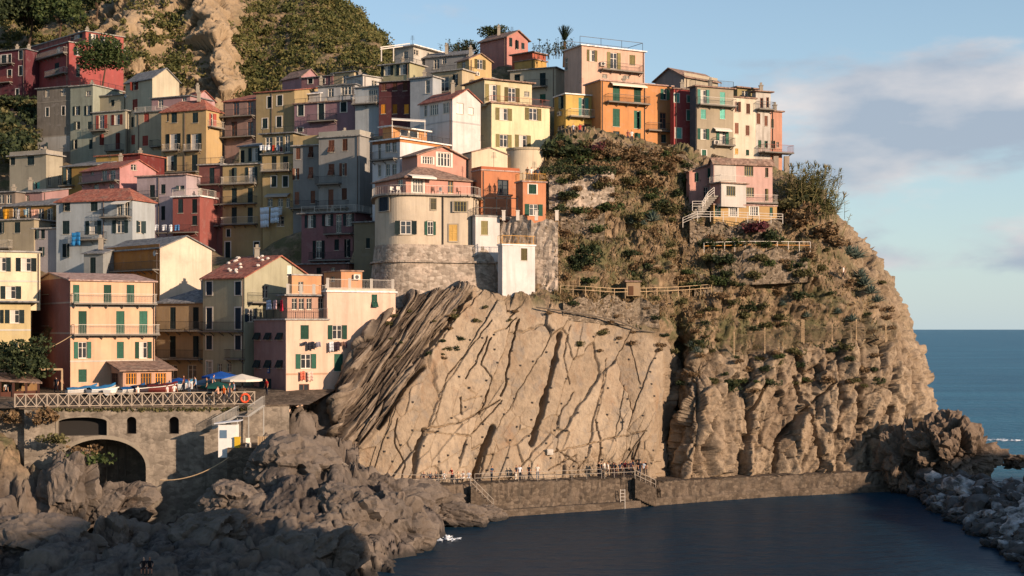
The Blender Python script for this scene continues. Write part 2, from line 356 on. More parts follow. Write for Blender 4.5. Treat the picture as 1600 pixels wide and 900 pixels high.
def rock_mat(name, light, dark, brown, wet=True):
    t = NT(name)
    sl = t.attr('slab').outputs['Fac']; st = t.attr('strata').outputs['Fac']; so = t.attr('soil').outputs['Fac']; cr_ = t.attr('crack').outputs['Fac']
    a = t.noise(.22, 6, .62); b_ = t.noise(1.3, 7, .68, loc=(9, 4, 2)); c_ = t.noise(.5, 6, .7, stretch=(1, 1, .25), loc=(3, 3, 8))
    rough = t.mix(dark, light, t.ramp(b_, [(.38, 0.), (.58, 1.)]))
    rough = t.mix(rough, brown, t.ramp(a, [(.45, 0.), (.65, .8)]))
    slabc = t.mix(mul(light, 1.15), mul(light, .70), t.ramp(b_, [(.42, 0.), (.64, 1.)]))
    slabc = t.mix(slabc, (light[0]*.82, light[1]*.68, light[2]*.55), t.ramp(c_, [(.48, 0.), (.7, .75)]))
    slabc = t.mix(slabc, mul(light, 1.3), t.ramp(t.noise(.7, 5, .7, loc=(40, 2, 6)), [(.62, 0.), (.68, .55)]))
    tone = t.attr('tone').outputs['Fac']                                     # every plate of rock has its own tint
    slabc = t.mix(slabc, t.mix((.18, .138, .095), (.42, .342, .25), t.ramp(tone, [(.2, 0.), (.8, 1.)])), .42)
    rough = t.mix(rough, t.mix(mul(dark, 1.2), mul(light, 1.15), t.ramp(tone, [(.2, 0.), (.8, 1.)])), .38)
    slabc = t.mix(slabc, (.23, .135, .075), t.ramp(t.noise(.3, 7, .7, stretch=(1, 1, .5), loc=(70, 20, 1)), [(.56, 0.), (.70, .6)]))
    slabc = t.mix(slabc, (.20, .175, .145), t.ramp(t.noise(.42, 7, .72, loc=(5, 33, 9)), [(.52, 0.), (.62, .6)]))
    slabc = t.mix(slabc, (.10, .078, .058), t.ramp(t.noise(.9, 7, .75, stretch=(1.6, 1.6, .22), loc=(8, 8, 8)), [(.56, 0.), (.70, .7)]))
    col = t.mix(rough, slabc, sl)
    strc = t.mix((.045, .034, .026), (.25, .198, .145), t.ramp(tone, [(.33, 0.), (.68, 1.)])); strc = t.mix(strc, (.12, .09, .065), t.ramp(b_, [(.45, 0.), (.6, .6)]))
    col = t.mix(col, strc, st)
    soilc = t.mix((.10, .072, .045), (.30, .215, .13), t.ramp(b_, [(.36, 0.), (.66, 1.)]))
    soilc = t.mix(soilc, (.085, .085, .038), t.ramp(t.noise(.35, 6, .68, loc=(1, 50, 3)), [(.47, 0.), (.58, .85)]))
    col = t.mix(col, soilc, so)
    col = t.mix(col, (.07, .056, .043), t.ramp(cr_, [(.35, 0.), (.9, .45)]))  # crack colour darkened to deepen the shade in the fissures
    if wet:
        sp = t.new('ShaderNodeSeparateXYZ'); t.l.new(t.pos, sp.inputs[0])
        wv = t.new('ShaderNodeMath', operation='ADD'); t.l.new(sp.outputs[2], wv.inputs[0]); t.l.new(b_, wv.inputs[1])
        mr_ = t.new('ShaderNodeMapRange'); t.l.new(wv.outputs[0], mr_.inputs[0]); mr_.inputs[1].default_value = .75; mr_.inputs[2].default_value = 1.25; mr_.inputs[3].default_value = 1; mr_.inputs[4].default_value = 0
        col = t.mix(col, (.04, .036, .032), mr_.outputs[0])
    t.bump(t.mix(t.noise(3.0, 9, .75), b_, .35), .85, .30)
    return t.base(col, .93, .2)
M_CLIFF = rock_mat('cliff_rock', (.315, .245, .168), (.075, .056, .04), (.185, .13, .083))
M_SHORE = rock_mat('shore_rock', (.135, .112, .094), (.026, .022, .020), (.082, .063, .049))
M_HILL = rock_mat('hill_rock', (.32, .235, .14), (.10, .072, .042), (.22, .145, .075), wet=False)
M_QUAY = stonem('quay_stone', ((.06, .047, .035), (.10, .078, .057), (.145, .115, .085)), 1.7, (.075, .058, .043), .16)
M_WALL = stonem('rubble_wall', ((.17, .14, .108), (.28, .235, .185), (.40, .345, .28)), 1.9, (.26, .21, .165), .12)
M_DRY = stonem('dry_stone', ((.11, .085, .06), (.19, .15, .108), (.27, .22, .165)), 2.2, (.10, .08, .055), .14)
M_BRIDGE = stonem('bridge_stone', ((.12, .10, .078), (.18, .152, .12), (.24, .205, .16)), 1.6, (.16, .135, .105), .09)

# ================================================================ sea
def build_sea():
    xs = np.r_[-30000, -6000, -1500, -400, -120, -60, np.linspace(-40, 120, 60), 200, 500, 1500, 6000, 30000]
    ys = np.r_[-3000, -600, -100, 40, np.linspace(90, 260, 70), 320, 450, 700, 1200, 2500, 6000, 15000, 45000]
    X, Y = np.meshgrid(xs, ys); V = np.c_[X.ravel(), Y.ravel(), np.zeros(X.size)]
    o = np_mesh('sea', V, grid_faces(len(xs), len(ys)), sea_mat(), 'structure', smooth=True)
build_sea()

# ================================================================ the cliff of the headland
CT = [  # columns of (px, py, distance), bottom to top
 [(505,770,166),(505,715,166),(515,650,165),(530,590,164),(535,586,166),(540,580,169),(545,575,172),(550,570,177),(552,565,184)],
 [(530,790,148.5),(525,722,150),(521,650,151),(541,577,153.8),(548,567,157),(555,562,162),(558,558,168),(560,556,175),(562,555,184)],
 [(575,800,148),(570,738,150.5),(560,640,152.2),(592,512,156.2),(598,504,159),(602,498,163),(604,492,169),(605,486,176),(606,482,186)],
 [(640,800,150),(640,748,152),(640,630,154.5),(655,472,161),(658,466,163.5),(660,462,167),(660,456,172),(660,452,178),(660,450,187)],
 [(720,800,153.5),(720,752,156),(720,620,158.8),(728,461,165),(730,456,167),(732,450,170),(732,446,174),(732,442,180),(732,440,188)],
 [(800,800,157),(800,753,159),(800,610,162),(800,476,166.6),(800,468,169),(800,440,172),(800,400,175),(800,360,178),(800,350,188)],
 [(870,795,160),(870,750,162),(870,620,164.6),(870,483,168.5),(870,450,170.5),(870,380,174.5),(870,300,181),(870,222,188),(870,215,200)],
 [(960,790,163.5),(960,748,165.7),(960,630,168.3),(960,503,172),(960,455,174),(960,370,179),(960,290,184.5),(960,221,191),(960,216,205)],
 [(1022,785,166.5),(1024,746,168.4),(1028,640,170.4),(1037,545,173.6),(1038,470,177),(1038,380,181),(1038,300,186),(1038,237,192.5),(1035,232,206)],
 [(1048,780,176),(1048,745,182.5),(1052,640,184),(1058,560,182.5),(1055,480,179.5),(1055,385,182),(1055,300,186.5),(1055,241,193),(1055,236,206)],
 [(1074,780,171.0),(1074,743,170.6),(1082,640,172.4),(1090,560,176.4),(1085,480,179.5),(1085,395,182),(1085,330,186),(1085,251,193.5),(1085,246,206)],
 [(1150,780,173),(1150,742,175),(1150,650,176.6),(1150,560,179.5),(1150,470,181),(1150,396,182.3),(1150,345,186),(1150,262,194),(1150,256,206)],
 [(1250,775,176),(1250,742,178.2),(1250,640,179.7),(1250,545,182),(1250,455,183.5),(1250,388,185),(1248,335,189),(1230,275,196),(1218,270,206)],
 [(1345,770,179),(1340,738,181.5),(1345,650,182.5),(1340,540,184.5),(1332,460,186),(1312,390,188.5),(1285,335,192),(1248,290,199),(1230,285,208)],
 [(1420,770,182),(1415,730,184.5),(1415,650,186.5),(1402,540,188.8),(1372,455,191),(1337,400,193),(1298,345,197),(1258,300,203),(1236,290,210)],
 [(1470,770,187),(1464,690,192),(1452,640,194),(1424,540,196),(1392,450,198),(1347,395,200),(1304,345,204),(1262,300,209),(1240,290,214)],
 [(1462,730,214),(1452,680,220),(1437,630,224),(1410,540,228),(1378,455,230),(1333,400,232),(1293,350,234),(1252,305,236),(1235,295,238)],
]
CRACKS = [  # polyline in the photograph's coordinates, width px, depth m
 ([(810,500),(797,555),(790,605),(784,618)], 3.0, .9), ([(875,522),(867,570),(856,610),(846,655),(836,682),(830,694)], 4.0, 1.5),
 ([(760,528),(742,567),(726,592)], 2.2, .6), ([(765,528),(751,570),(769,592),(761,622),(752,645)], 2.2, .7),
 ([(715,567),(700,587),(686,635),(677,664)], 1.8, .5), ([(766,504),(716,566)], 2.0, .45), ([(772,668),(757,702),(746,744)], 5.5, 1.7),
 ([(852,622),(842,662),(832,694)], 5, 1.4), ([(622,655),(617,688),(633,720),(627,747)], 2.2, .7), ([(667,670),(652,700),(645,747)], 4.0, 1.2),
 ([(732,462),(682,528),(660,556)], 6, 1.1), ([(664,574),(635,600),(601,655),(592,668)], 4.5, 1.3), ([(865,706),(930,691),(1012,672)], 2.2, .5),
 ([(890,508),(882,560),(893,600)], 1.8, .5), ([(912,505),(900,560)], 1.5, .3), ([(720,620),(722,648)], 3, .9), ([(752,620),(720,626)], 1.5, .4),
 ([(664,670),(720,660),(780,625)], 2.5, .6), ([(735,680),(772,642),(784,626)], 2, .5), ([(806,497),(790,515),(770,520)], 2, .6),
 ([(898,612),(880,640),(874,660)], 2, .5), ([(950,560),(938,620),(930,660)], 1.5, .3), ([(975,600),(960,690)], 1.6, .35), ([(985,530),(1000,600)], 1.4, .3),
 ([(870,700),(905,730)], 2.0, .6), ([(930,655),(940,735)], 2.6, .8), ([(1000,690),(985,740)], 2.2, .6), ([(855,735),(900,712)], 2, .5),
 ([(1120,620),(1105,690),(1112,742)], 4, 1.5), ([(1190,600),(1165,650),(1160,742)], 4, 1.3), ([(1255,640),(1215,690),(1208,742)], 5, 1.8), ([(1240,590),(1262,650),(1285,742)], 4.5, 1.6), ([(1300,600),(1260,640)], 3, .9), ([(1085,600),(1095,660),(1084,742)], 4, 1.5), ([(1385,640),(1380,735)], 6, 2.2),
]
def build_cliff():
    T = np.array([[list(at(*p)) for p in c] for c in CT]).transpose(1, 0, 2)     # rows x cols x 3
    tu = np.unique(np.r_[np.linspace(0, 2, 120), np.linspace(2, 8, 800), np.linspace(8, 14, 330), np.linspace(14, 16, 60)]); tv = np.unique(np.r_[np.linspace(0, 1, 24), np.linspace(1, 3, 270), np.linspace(3, 8, 170)])
    NU, NV = len(tu), len(tv); B = catmull(T, tu, tv)
    du = np.gradient(B, axis=1); dv = np.gradient(B, axis=0); N = np.cross(du, dv); N /= np.linalg.norm(N, axis=2, keepdims=True)+1e-9
    P = B.reshape(-1, 3); N = N.reshape(-1, 3)
    if N[:,1].mean() > 0: N = -N
    px, py = projpx(P); row = np.repeat(tv, NU); colp = np.tile(tu, NV)
    soil = sstep(2.9, 3.35, row+.25*fbm(P*.12, 3, s=5)); soil = soil*sstep(740, 830, px)
    soil = soil*(1-.75*sstep(12.0, 14.5, colp))
    bx = np.interp(py, [455, 530, 580, 655, 700, 760], [738, 684, 655, 602, 560, 540])
    strata = sstep(8, -10, px-bx+10*fbm(P*.2, 3, s=8))*(1-soil)
    slab = (1-strata)*sstep(1046, 1036, px)*(1-soil)
    slab = slab*(1-.65*sstep(690, 735, py)*sstep(840, 900, px))
    rough = np.clip(1-strata-slab-soil, 0, 1)
    disp = np.zeros(len(P))
    # slabs: broad tilted plates, a little roughness
    wob = .06*np.c_[fbm(P*.5, 3, s=1), fbm(P*.5, 3, s=2), fbm(P*.5, 3, s=3)]
    R = np.c_[P[:,0]-.42*P[:,2], P[:,1]*.3, P[:,2]*.34]
    fh, fe = facets(R/4.9+wob, 21, .22); fhb, feb = facets(np.c_[P[:,0]-.55*P[:,2], P[:,1]*.3, P[:,2]*.5+.15*P[:,0]]/2.0+wob, 27, .35)
    patch = sstep(-.15, .25, fbm(P*.09, 3, s=6))
    low = sstep(640, 700, py); disp += slab*(fh*(.75+.3*low)+fhb*(.26+.3*low)*patch+fbm(P*.3, 4, .5, 4)*.16+.09*fbm(P*2.2, 4, .6, 14))
    disp -= slab*(.42*np.exp(-(fe/.012)**2)+.2*patch*np.exp(-(feb/.018)**2))
    # strata: layers rising to the right
    w = (px*.80+py*.60); w2 = w+2.5*fbm(P*.2, 3, s=9)
    L = lambda k, s: vnoise(np.c_[w2*k, s*1.7+.012*(px*.6-py*.8), (px*.6-py*.8)*.011+s], s)
    al = px*.6-py*.8; fs, fse = facets(np.c_[w2*.085+.02*al*.1, al*.012+.0*w2, np.zeros(len(P))], 91, .5); fs2, fse2 = facets(np.c_[w2*.22, al*.022, np.zeros(len(P))+3], 95, .5)
    lay = .7*fs+.9*fs2+.35*L(.5, 4); disp += strata*(.45*L(.05, 1)+1.0*fs+.5*fs2-.35*np.exp(-(fse/.05)**2)+.14*L(.6, 4)+.3*fbm(P*.6, 4, s=15)+.2)
    disp += rough*0
    # rough buttresses on the seaward side
    Q = P.copy(); Q[:,2] *= .5
    fh2, fe2 = facets(np.c_[P[:,0]-.25*P[:,2], P[:,1], P[:,2]*.30]/2.6+.12*np.c_[fbm(P*.35, 3, s=31), fbm(P*.35, 3, s=32), fbm(P*.35, 3, s=33)], 41, 1.0)
    fh3, fe3 = facets(np.c_[P[:,0]-.3*P[:,2], P[:,1], P[:,2]*.45]/1.15+.10*np.c_[fbm(P*.7, 2, s=34), fbm(P*.7, 2, s=35), fbm(P*.7, 2, s=36)], 51, 1.0)
    rr = ridged(np.c_[P[:,0]*.13, P[:,1]*.13, P[:,2]*.045], 4, .5, 61)
    disp += rough*(1.9*rr+1.5*fh2+.5*fh3-.5*np.exp(-(fe2/.05)**2)-.28*np.exp(-(fe3/.05)**2)+.25*fbm(P*1.7, 4, .6, 19)-.3)
    disp += soil*(.55*fbm(P*.22, 4, .5, 71)+.9*(np.abs((P[:,2]+1.2*fbm(P*.15, 2, s=73))%3.4-1.7)-.85)*.55+.6*fh3*(.4+.6*(fbm(P*.1, 2, s=3) > 0))+.3*fbm(P*1.2, 4, .6, 72)+.7*fh2*sstep(-.1, .3, fbm(P*.07, 2, s=77)))
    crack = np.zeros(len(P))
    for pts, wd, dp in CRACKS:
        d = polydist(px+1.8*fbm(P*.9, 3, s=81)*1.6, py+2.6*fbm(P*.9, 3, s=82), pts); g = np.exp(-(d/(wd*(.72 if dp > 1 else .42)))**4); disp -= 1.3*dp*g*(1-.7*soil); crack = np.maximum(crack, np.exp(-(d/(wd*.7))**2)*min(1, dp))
    disp *= sstep(0, .25, colp)*.9+.1
    V = P+N*disp[:,None]; tone = np.where(strata > .5, .5+.55*lay, np.where(px < 1042, .5+.55*fh+.3*fhb, .5+.5*fh2+.35*fh3))
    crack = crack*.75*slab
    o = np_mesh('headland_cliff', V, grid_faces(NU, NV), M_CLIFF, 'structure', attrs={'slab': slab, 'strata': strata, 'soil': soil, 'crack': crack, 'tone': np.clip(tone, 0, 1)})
    return V
CLIFF = build_cliff(); CLPX, CLPY = projpx(CLIFF)
def on_cliff(px, py, lift=0.0):
    m = np.hypot(CLPX-px, CLPY-py); k = np.where(m < max(2.5, m.min()+.5))[0]; i = k[np.argmin(CLIFF[k,1])]
    return Vector(CLIFF[i])+Vector((0, 0, lift))

# ================================================================ shore rocks on the left, gorge under the bridge
RP = []
for D, pts in {
 104: [(-60,935),(100,925),(250,920),(400,915),(520,925),(640,990)],
 113: [(-60,890),(0,880),(100,880),(200,872),(300,872),(400,872),(500,885),(570,908),(620,940),(700,960),(800,970)],
 119: [(-60,865),(0,855),(80,842),(140,858),(200,858),(300,848),(400,838),(480,832),(540,842),(580,892),(650,912),(740,925)],
 125: [(-60,832),(0,830),(80,822),(140,850),(170,848),(215,856),(270,838),(330,826),(430,800),(520,806),(575,842),(655,870),(700,889),(790,895)],
 131: [(-60,815),(0,815),(70,822),(130,852),(190,852),(250,842),(330,820),(400,778),(480,748),(560,765),(620,804),(662,848),(720,870)],
 136: [(-40,740),(0,772),(60,820),(130,845),(190,835),(190,842),(250,842),(320,826),(385,762),(450,704),(520,716),(570,760),(630,804),(690,840),(760,860)],
 141: [(-40,660),(0,690),(50,740),(80,800),(120,838),(160,840),(230,835),(300,828),(350,800),(392,735),(420,693),(480,698),(540,725),(590,768),(660,800),(740,826),(800,840)],
 146: [(-40,640),(10,650),(50,690),(85,760),(120,815),(160,822),(230,825),(310,815),(360,792),(398,725),(425,680),(470,690),(520,712),(560,745),(620,775),(720,808)],
 150: [(430,650),(470,640),(510,680),(120,805),(160,810),(230,800),(310,795),(370,760)],
 154: [(440,628),(480,622),(520,606),(120,790),(160,780),(230,760)],
 162: [(440,615),(480,605),(520,590),(120,780),(160,775),(230,760)],
 }.items():
    for a, b in pts:
        p = at(a, b, D); RP.append((p.x, p.y, p.z))
for D in (113, 119, 125, 131, 136, 141, 146):
    for a in range(655+(0 if D < 130 else 40 if D < 140 else 85), 1000, 30): p = atz(a, -3.5, D); RP.append((p.x, p.y, p.z))
RP = np.array(RP)
def build_shore():
    xs = np.arange(-62, 6, .16); ys = np.arange(101, 166, .16)
    X, Y = np.meshgrid(xs, ys); x = X.ravel(); y = Y.ravel()
    pts = RP; d2 = np.zeros(len(x)); z = np.zeros(len(x))
    num = np.zeros(len(x)); den = np.zeros(len(x))
    for (a, b, c) in pts:
        w = 1/(((x-a)**2+(y-b)**2)+.8)**2; num += w*c; den += w
    z = num/den; P = np.c_[x, y, z*1.0]
    wp = np.c_[fbm(P*.18, 3, s=101), fbm(P*.18, 3, s=102), fbm(P*.18, 3, s=103)]
    S = np.c_[(x*.8+y*.25)*1.0, y*.7-x*.2, z*.8]
    fh, fe = facets(S/5.5+.35*wp, 111, .75); fh2, fe2 = facets(S/1.8+.35*wp, 121, 1.0); fh3, fe3 = facets(np.c_[x-.5*y, y+.3*x, z]/.75+.5*wp, 125, 1.0)
    z = z+1.5*fh-.8*np.exp(-(fe/.03)**2)+.5*fh2-.3*np.exp(-(fe2/.035)**2)+.2*fh3-.12*np.exp(-(fe3/.05)**2)+.7*fbm(P*.22, 4, s=131)+.15*fbm(P*1.3, 4, .6, 133)
    z = np.where(np.hypot(x+2, y-128) < 0, z, z)
    V = np.c_[x+.5*fbm(P*.8, 3, s=141), y+.5*fbm(P*.8, 3, s=142), z]
    px, py = projpx(V)
    edge = sstep(.02, .08, fe)
    Z = np.zeros(len(x)); slab = .35*sstep(.1, .5, fbm(P*.1, 2, s=7)+.3)
    soil = sstep(300, 60, px)*sstep(5.0, 7.5, z)*.9
    fc = grid_faces(len(xs), len(ys))
    keep = (V[fc[:,0],1] < 150) | (px[fc[:,0]] < 425) | (px[fc[:,0]] < 528)
    keep &= ~((V[fc[:,0],1] > 147.5) & (px[fc[:,0]] > 560)); keep &= (V[fc[:,0],2] > -1.5) | (V[fc[:,1],2] > -1.5)
    fc = fc[keep]
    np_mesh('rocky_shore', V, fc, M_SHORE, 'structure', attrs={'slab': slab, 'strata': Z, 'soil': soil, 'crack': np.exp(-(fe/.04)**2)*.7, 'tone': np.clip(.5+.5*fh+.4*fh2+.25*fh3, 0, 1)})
    return V
SHORE = build_shore(); SHPX, SHPY = projpx(SHORE)
def on_shore(px, py):
    m = np.hypot(SHPX-px, SHPY-py); k = np.where(m < max(2.5, m.min()+.5))[0]; i = k[np.argmin(SHORE[k,1])]; return Vector(SHORE[i])

# boulders (displaced, faceted); also used for the breakwater
def rock_mesh(name, seed, sub=4, amp=.28, fs=1.0, sq=(1,1,1)):
    bm = bmesh.new(); bmesh.ops.create_icosphere(bm, subdivisions=sub, radius=1)
    V = np.array([v.co[:] for v in bm.verts]); P = V*fs+seed*3.7
    fh, fe = facets(P*.95, seed*7+1, 1.0); fh2, fe2 = facets(P*2.6, seed*5+2, 1.0); fh4, fe4 = facets(P*6, seed*5+3, 1.0)
    r = 1+amp*(fh*1.3+.45*fh2+.14*fh4-.12*np.exp(-(fe2/.05)**2)-.25*np.exp(-(fe/.06)**2))+.12*fbm(P*1.2, 4, s=seed)+.03*fbm(P*6, 3, s=seed+9)
    V = V*r[:,None]*np.array(sq)
    for v, c in zip(bm.verts, V): v.co = c
    me = bpy.data.meshes.new(name); bm.to_mesh(me); bm.free()
    n = len(me.vertices)
    for an, val in (('slab', .3), ('strata', 0), ('soil', 0), ('crack', 0), ('tone', np.clip(.5+.5*fh+.3*fh2, 0, 1))):
        a = me.attributes.new(an, 'FLOAT', 'POINT'); a.data.foreach_set('value', (np.zeros(n)+val).astype(np.float32))
    return me
BOULD = [
 ('big grey boulder in the bottom left corner of the shore', 70, 858, 121, (5.2, 3.0, 2.6), 3, .2),
 ('upright knobbly boulder beside the dark gully, lower left', 170, 850, 124, (1.35, 1.6, 2.5), 5, 0),
 ('low flat boulder in front of the corner boulder', 110, 882, 116, (3.6, 1.8, 1.1), 9, .1),
 ('rounded fissured boulder jutting into the harbour water', 612, 828, 132, (3.2, 3.4, 3.3), 12, -.2),
 ('tilted slab boulder at the bottom edge left of the water', 520, 868, 117, (3.2, 1.8, 2.1), 15, -.5),
 ('craggy boulder left of the tilted slab at the bottom edge', 440, 872, 117.5, (3.1, 2.0, 2.0), 18, -.35),
 ('broad fractured boulder in the middle of the shore rocks', 330, 842, 124, (4.4, 2.6, 2.4), 22, -.25),
 ('domed boulder crowning the shore rocks below the kiosk', 455, 735, 137, (4.3, 3.5, 2.9), 25, 0),
 ('small dark boulder at the mouth of the gully', 200, 846, 126, (2.2, 1.6, 1.4), 28, .3),
 ('brown boulder low on the shore between the slab and the dome', 545, 800, 129, (2.8, 2.3, 2.2), 31, .2),
 ('pale boulder halfway up the shore rocks', 370, 790, 131, (3.1, 2.6, 2.1), 35, 0),
 ('tall boulder blocking the left foot of the arch', 104, 772, 139.0, (2.9, 2.2, 4.3), 47, .1),
 ('boulder lying inside the mouth of the arch', 190, 790, 141.5, (3.4, 2.4, 2.2), 53, -.2),
 ('rough natural rock under the quay, left of the steps', 668, 786, 149.2, (3.6, 1.5, 2.3), 57, .1),
 ('rough natural rock at the very start of the quay', 590, 775, 146.6, (3.4, 1.8, 2.6), 61, .05),
 ('wet boulder at the foot of the walkway wall', 700, 806, 149, (3.6, 1.9, 1.6), 38, .1),
 ('long low boulder under the left end of the quay', 625, 792, 146, (4.0, 2.4, 2.2), 41, .15),
 ('dark ledge-like boulder beside the quay steps', 752, 806, 152.5, (2.4, 1.3, 1.2), 44, 0),
]
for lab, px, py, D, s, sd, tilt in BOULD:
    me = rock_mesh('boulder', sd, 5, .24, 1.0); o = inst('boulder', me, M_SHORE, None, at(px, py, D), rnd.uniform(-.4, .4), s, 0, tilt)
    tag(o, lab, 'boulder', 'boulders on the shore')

def t_break():
    t = NT('breakwater_stone'); n = t.noise(.8, 6, .65); v = t.new('ShaderNodeObjectInfo')
    c = t.mix((.07, .067, .063), (.40, .39, .375), t.ramp(n, [(.40, 0.), (.62, 1.)])); c = t.mix(c, (.045, .041, .037), t.ramp(v.outputs['Random'], [(.30, 0.), (.42, .88)]))
    sp = t.new('ShaderNodeSeparateXYZ'); t.l.new(t.pos, sp.inputs[0]); r = t.ramp(sp.outputs[2], [(.3, 1.), (.9, 0.)]); c = t.mix(c, (.025, .025, .025), r)
    t.bump(t.noise(3, 6, .7), .5, .1); return t.base(c, .85, .3)
M_BREAK = t_break()
bmeshes = [rock_mesh('breakwater_boulder', 50+i, 3, .42, .8, (1, .85, .7)) for i in range(7)]
seen = []
brk = random.Random(3)
for k in range(900):
    u = brk.random(); v = brk.random()
    # waterline edge runs from (1425,765) to (1600,890); crest from (1440,735) to (1640,745)
    wl = Vector(((1425+u*230-CX), 772+u*150)); cr2 = Vector((1445+u*215-CX, 742+u*20))
    Dw = CAMH*F/(wl.y-HY); Dc = 176-u*22
    pw = Vector((wl.x/F*Dw, Dw, 0)); pc = Vector((cr2.x/F*Dc, Dc, CAMH-(cr2.y-HY)/F*Dc))
    p = pw.lerp(pc, v); r = brk.uniform(.6, 1.2)*(1.6 if brk.random() < .22 else 1)
    if any((p-q).length < (r+s)*.62 for q, s, *_ in seen): continue
    seen.append((p, r, u, v))
    if len(seen) > 190: break
for p, r, u, v in seen:
    o = inst('breakwater_boulder', bmeshes[brk.randrange(7)], M_BREAK, None, p, brk.uniform(0, 6.3), (r*1.15, r, r*.9), brk.uniform(-.5, .5), brk.uniform(-.5, .5))
    tag(o, '%s breakwater boulder %s, %s' % ('large' if r > 1.2 else 'medium' if r > .85 else 'small', 'at the waterline' if v < .3 else 'halfway up the pile' if v < .65 else 'on the crest', 'near the dark crag' if u < .3 else 'in the middle of the pile' if u < .55 else 'at the right frame edge'), 'boulder', 'boulders of the breakwater')
M_CRAG = rock_mat('crag_rock', (.13, .092, .065), (.032, .025, .02), (.085, .058, .038))
# the dark crag at the tip of the headland
def crag(label, px, py, D, s, seed, rz=0, tilt=0):
    me = rock_mesh('sea_crag', seed, 6, .30, 1.7); o = inst('sea_crag', me, M_CRAG, None, at(px, py, D), rz, s, 0, tilt); tag(o, label, 'rock')
crag('dark jagged crag at the seaward foot of the headland', 1486, 715, 178, (5.3, 4.2, 4.4), 71, .4, .25)
crag('shadowed crag between the quay end and the jagged crag', 1412, 730, 180, (3.0, 3.5, 5.0), 77, .9, .1)
crag('small wave-washed rock in the open sea', 1588, 722, 181, (1.6, 1.2, .8), 81, .2)

# ================================================================ the hill behind the village
HT = []
for col in [
 [(-90,260,262),(-90,170,280),(-90,90,305),(-90,0,330),(-90,-90,360)],
 [(20,250,262),(20,160,280),(20,85,305),(20,0,330),(20,-90,360)],
 [(110,240,272),(115,150,290),(120,80,308),(130,0,332),(140,-90,360)],
 [(190,230,276),(195,140,286),(205,70,298),(215,0,316),(220,-90,345)],
 [(260,225,280),(265,140,288),(270,70,300),(280,0,318),(290,-90,350)],
 [(330,220,280),(350,140,284),(345,70,294),(325,0,308),(320,-90,340)],
 [(385,215,276),(395,135,290),(400,70,308),(405,0,330),(410,-90,360)],
 [(470,210,270),(475,130,286),(478,65,306),(480,5,328),(470,-80,360)],
 [(545,205,268),(548,130,284),(545,75,304),(520,20,326),(490,-40,356)],
 [(610,205,272),(604,120,288),(592,80,306),(550,28,330),(505,-20,358)],
 [(660,210,300),(640,140,316),(610,90,330),(565,35,352),(515,-15,375)]]:
    HT.append([list(at(*p)) for p in col])
def build_hill():
    T = np.array(HT).transpose(1, 0, 2); NU, NV = 640, 340; B = catmull(T, NU, NV)
    du = np.gradient(B, axis=1); dv = np.gradient(B, axis=0); N = np.cross(du, dv); N /= np.linalg.norm(N, axis=2, keepdims=True)
    P = B.reshape(-1, 3); N = N.reshape(-1, 3)
    if N[:,1].mean() > 0: N = -N
    px, py = projpx(P)
    rocky = sstep(120, 160, px)*sstep(395, 350, px)
    d = polydist(px, py, [(325,0),(340,60),(352,100),(368,138)]); rib = np.exp(-(d/22)**2)
    fh, fe = facets(P/8+.3*np.c_[fbm(P*.1, 3, s=1), fbm(P*.1, 3, s=2), fbm(P*.1, 3, s=3)], 211, 1); fh2, _ = facets(P/3, 221, 1)
    disp = 2.2*fbm(P*.05, 4, s=201)+rocky*(2.6*fh+1.0*fh2-.6*np.exp(-(fe/.04)**2)+.35*facets(P/1.3, 231, 1)[0])+(1-rocky)*(1.2*fbm(P*.2, 3, s=205))+rib*.7*(1+.5*fbm(P*.3, 3, s=77))+.5*fbm(P*.6, 4, s=206)
    V = P+N*disp[:,None]
    veg = np.clip(.5+1.9*fbm(P*.055, 4, s=231)+.9*(1-rocky)-.25*rocky-.7*rib, 0, 1)
    np_mesh('hill', V, grid_faces(NU, NV), M_HILL, 'structure', attrs={'slab': .5*rocky, 'strata': 0*rocky, 'soil': np.clip(1-rocky*.9-rib, 0, 1), 'crack': 0*rocky, 'tone': np.clip(.5+.5*fh+.4*fh2, 0, 1)})
    return V, N, veg
HILLV, HILLN, HILLVEG = build_hill()

# the wooded point on which the viewer stands, right of the camera: it shades the harbour
def build_point():
    xs = np.linspace(70, 330, 90); ys = np.linspace(-160, 150, 100); X, Y = np.meshgrid(xs, ys); x = X.ravel(); y = Y.ravel()
    top = np.interp(x, [70, 95, 115, 130, 180, 250, 330], [-2, 6, 24, 33, 37, 34, 20])*sstep(145, 112, y)
    qq = x*.643+y*.766; top = np.maximum(top, 60*sstep(90, 79, qq)*sstep(88, 118, x)*sstep(330, 260, x))      # unseen hill added, shaped so its shadow falls on gully and near rocks
    P = np.c_[x, y, top]; z = top*(1+.05*fbm(P*.03, 4, s=301))+1.5*fbm(P*.1, 4, s=302)-1.5
    Z = np.zeros(len(x)); np_mesh('point_and_shade_hill', np.c_[x, y, z], grid_faces(90, 100), M_HILL, 'structure', attrs={'slab': Z, 'strata': Z, 'soil': Z+1, 'crack': Z, 'tone': Z+.5})
build_point()

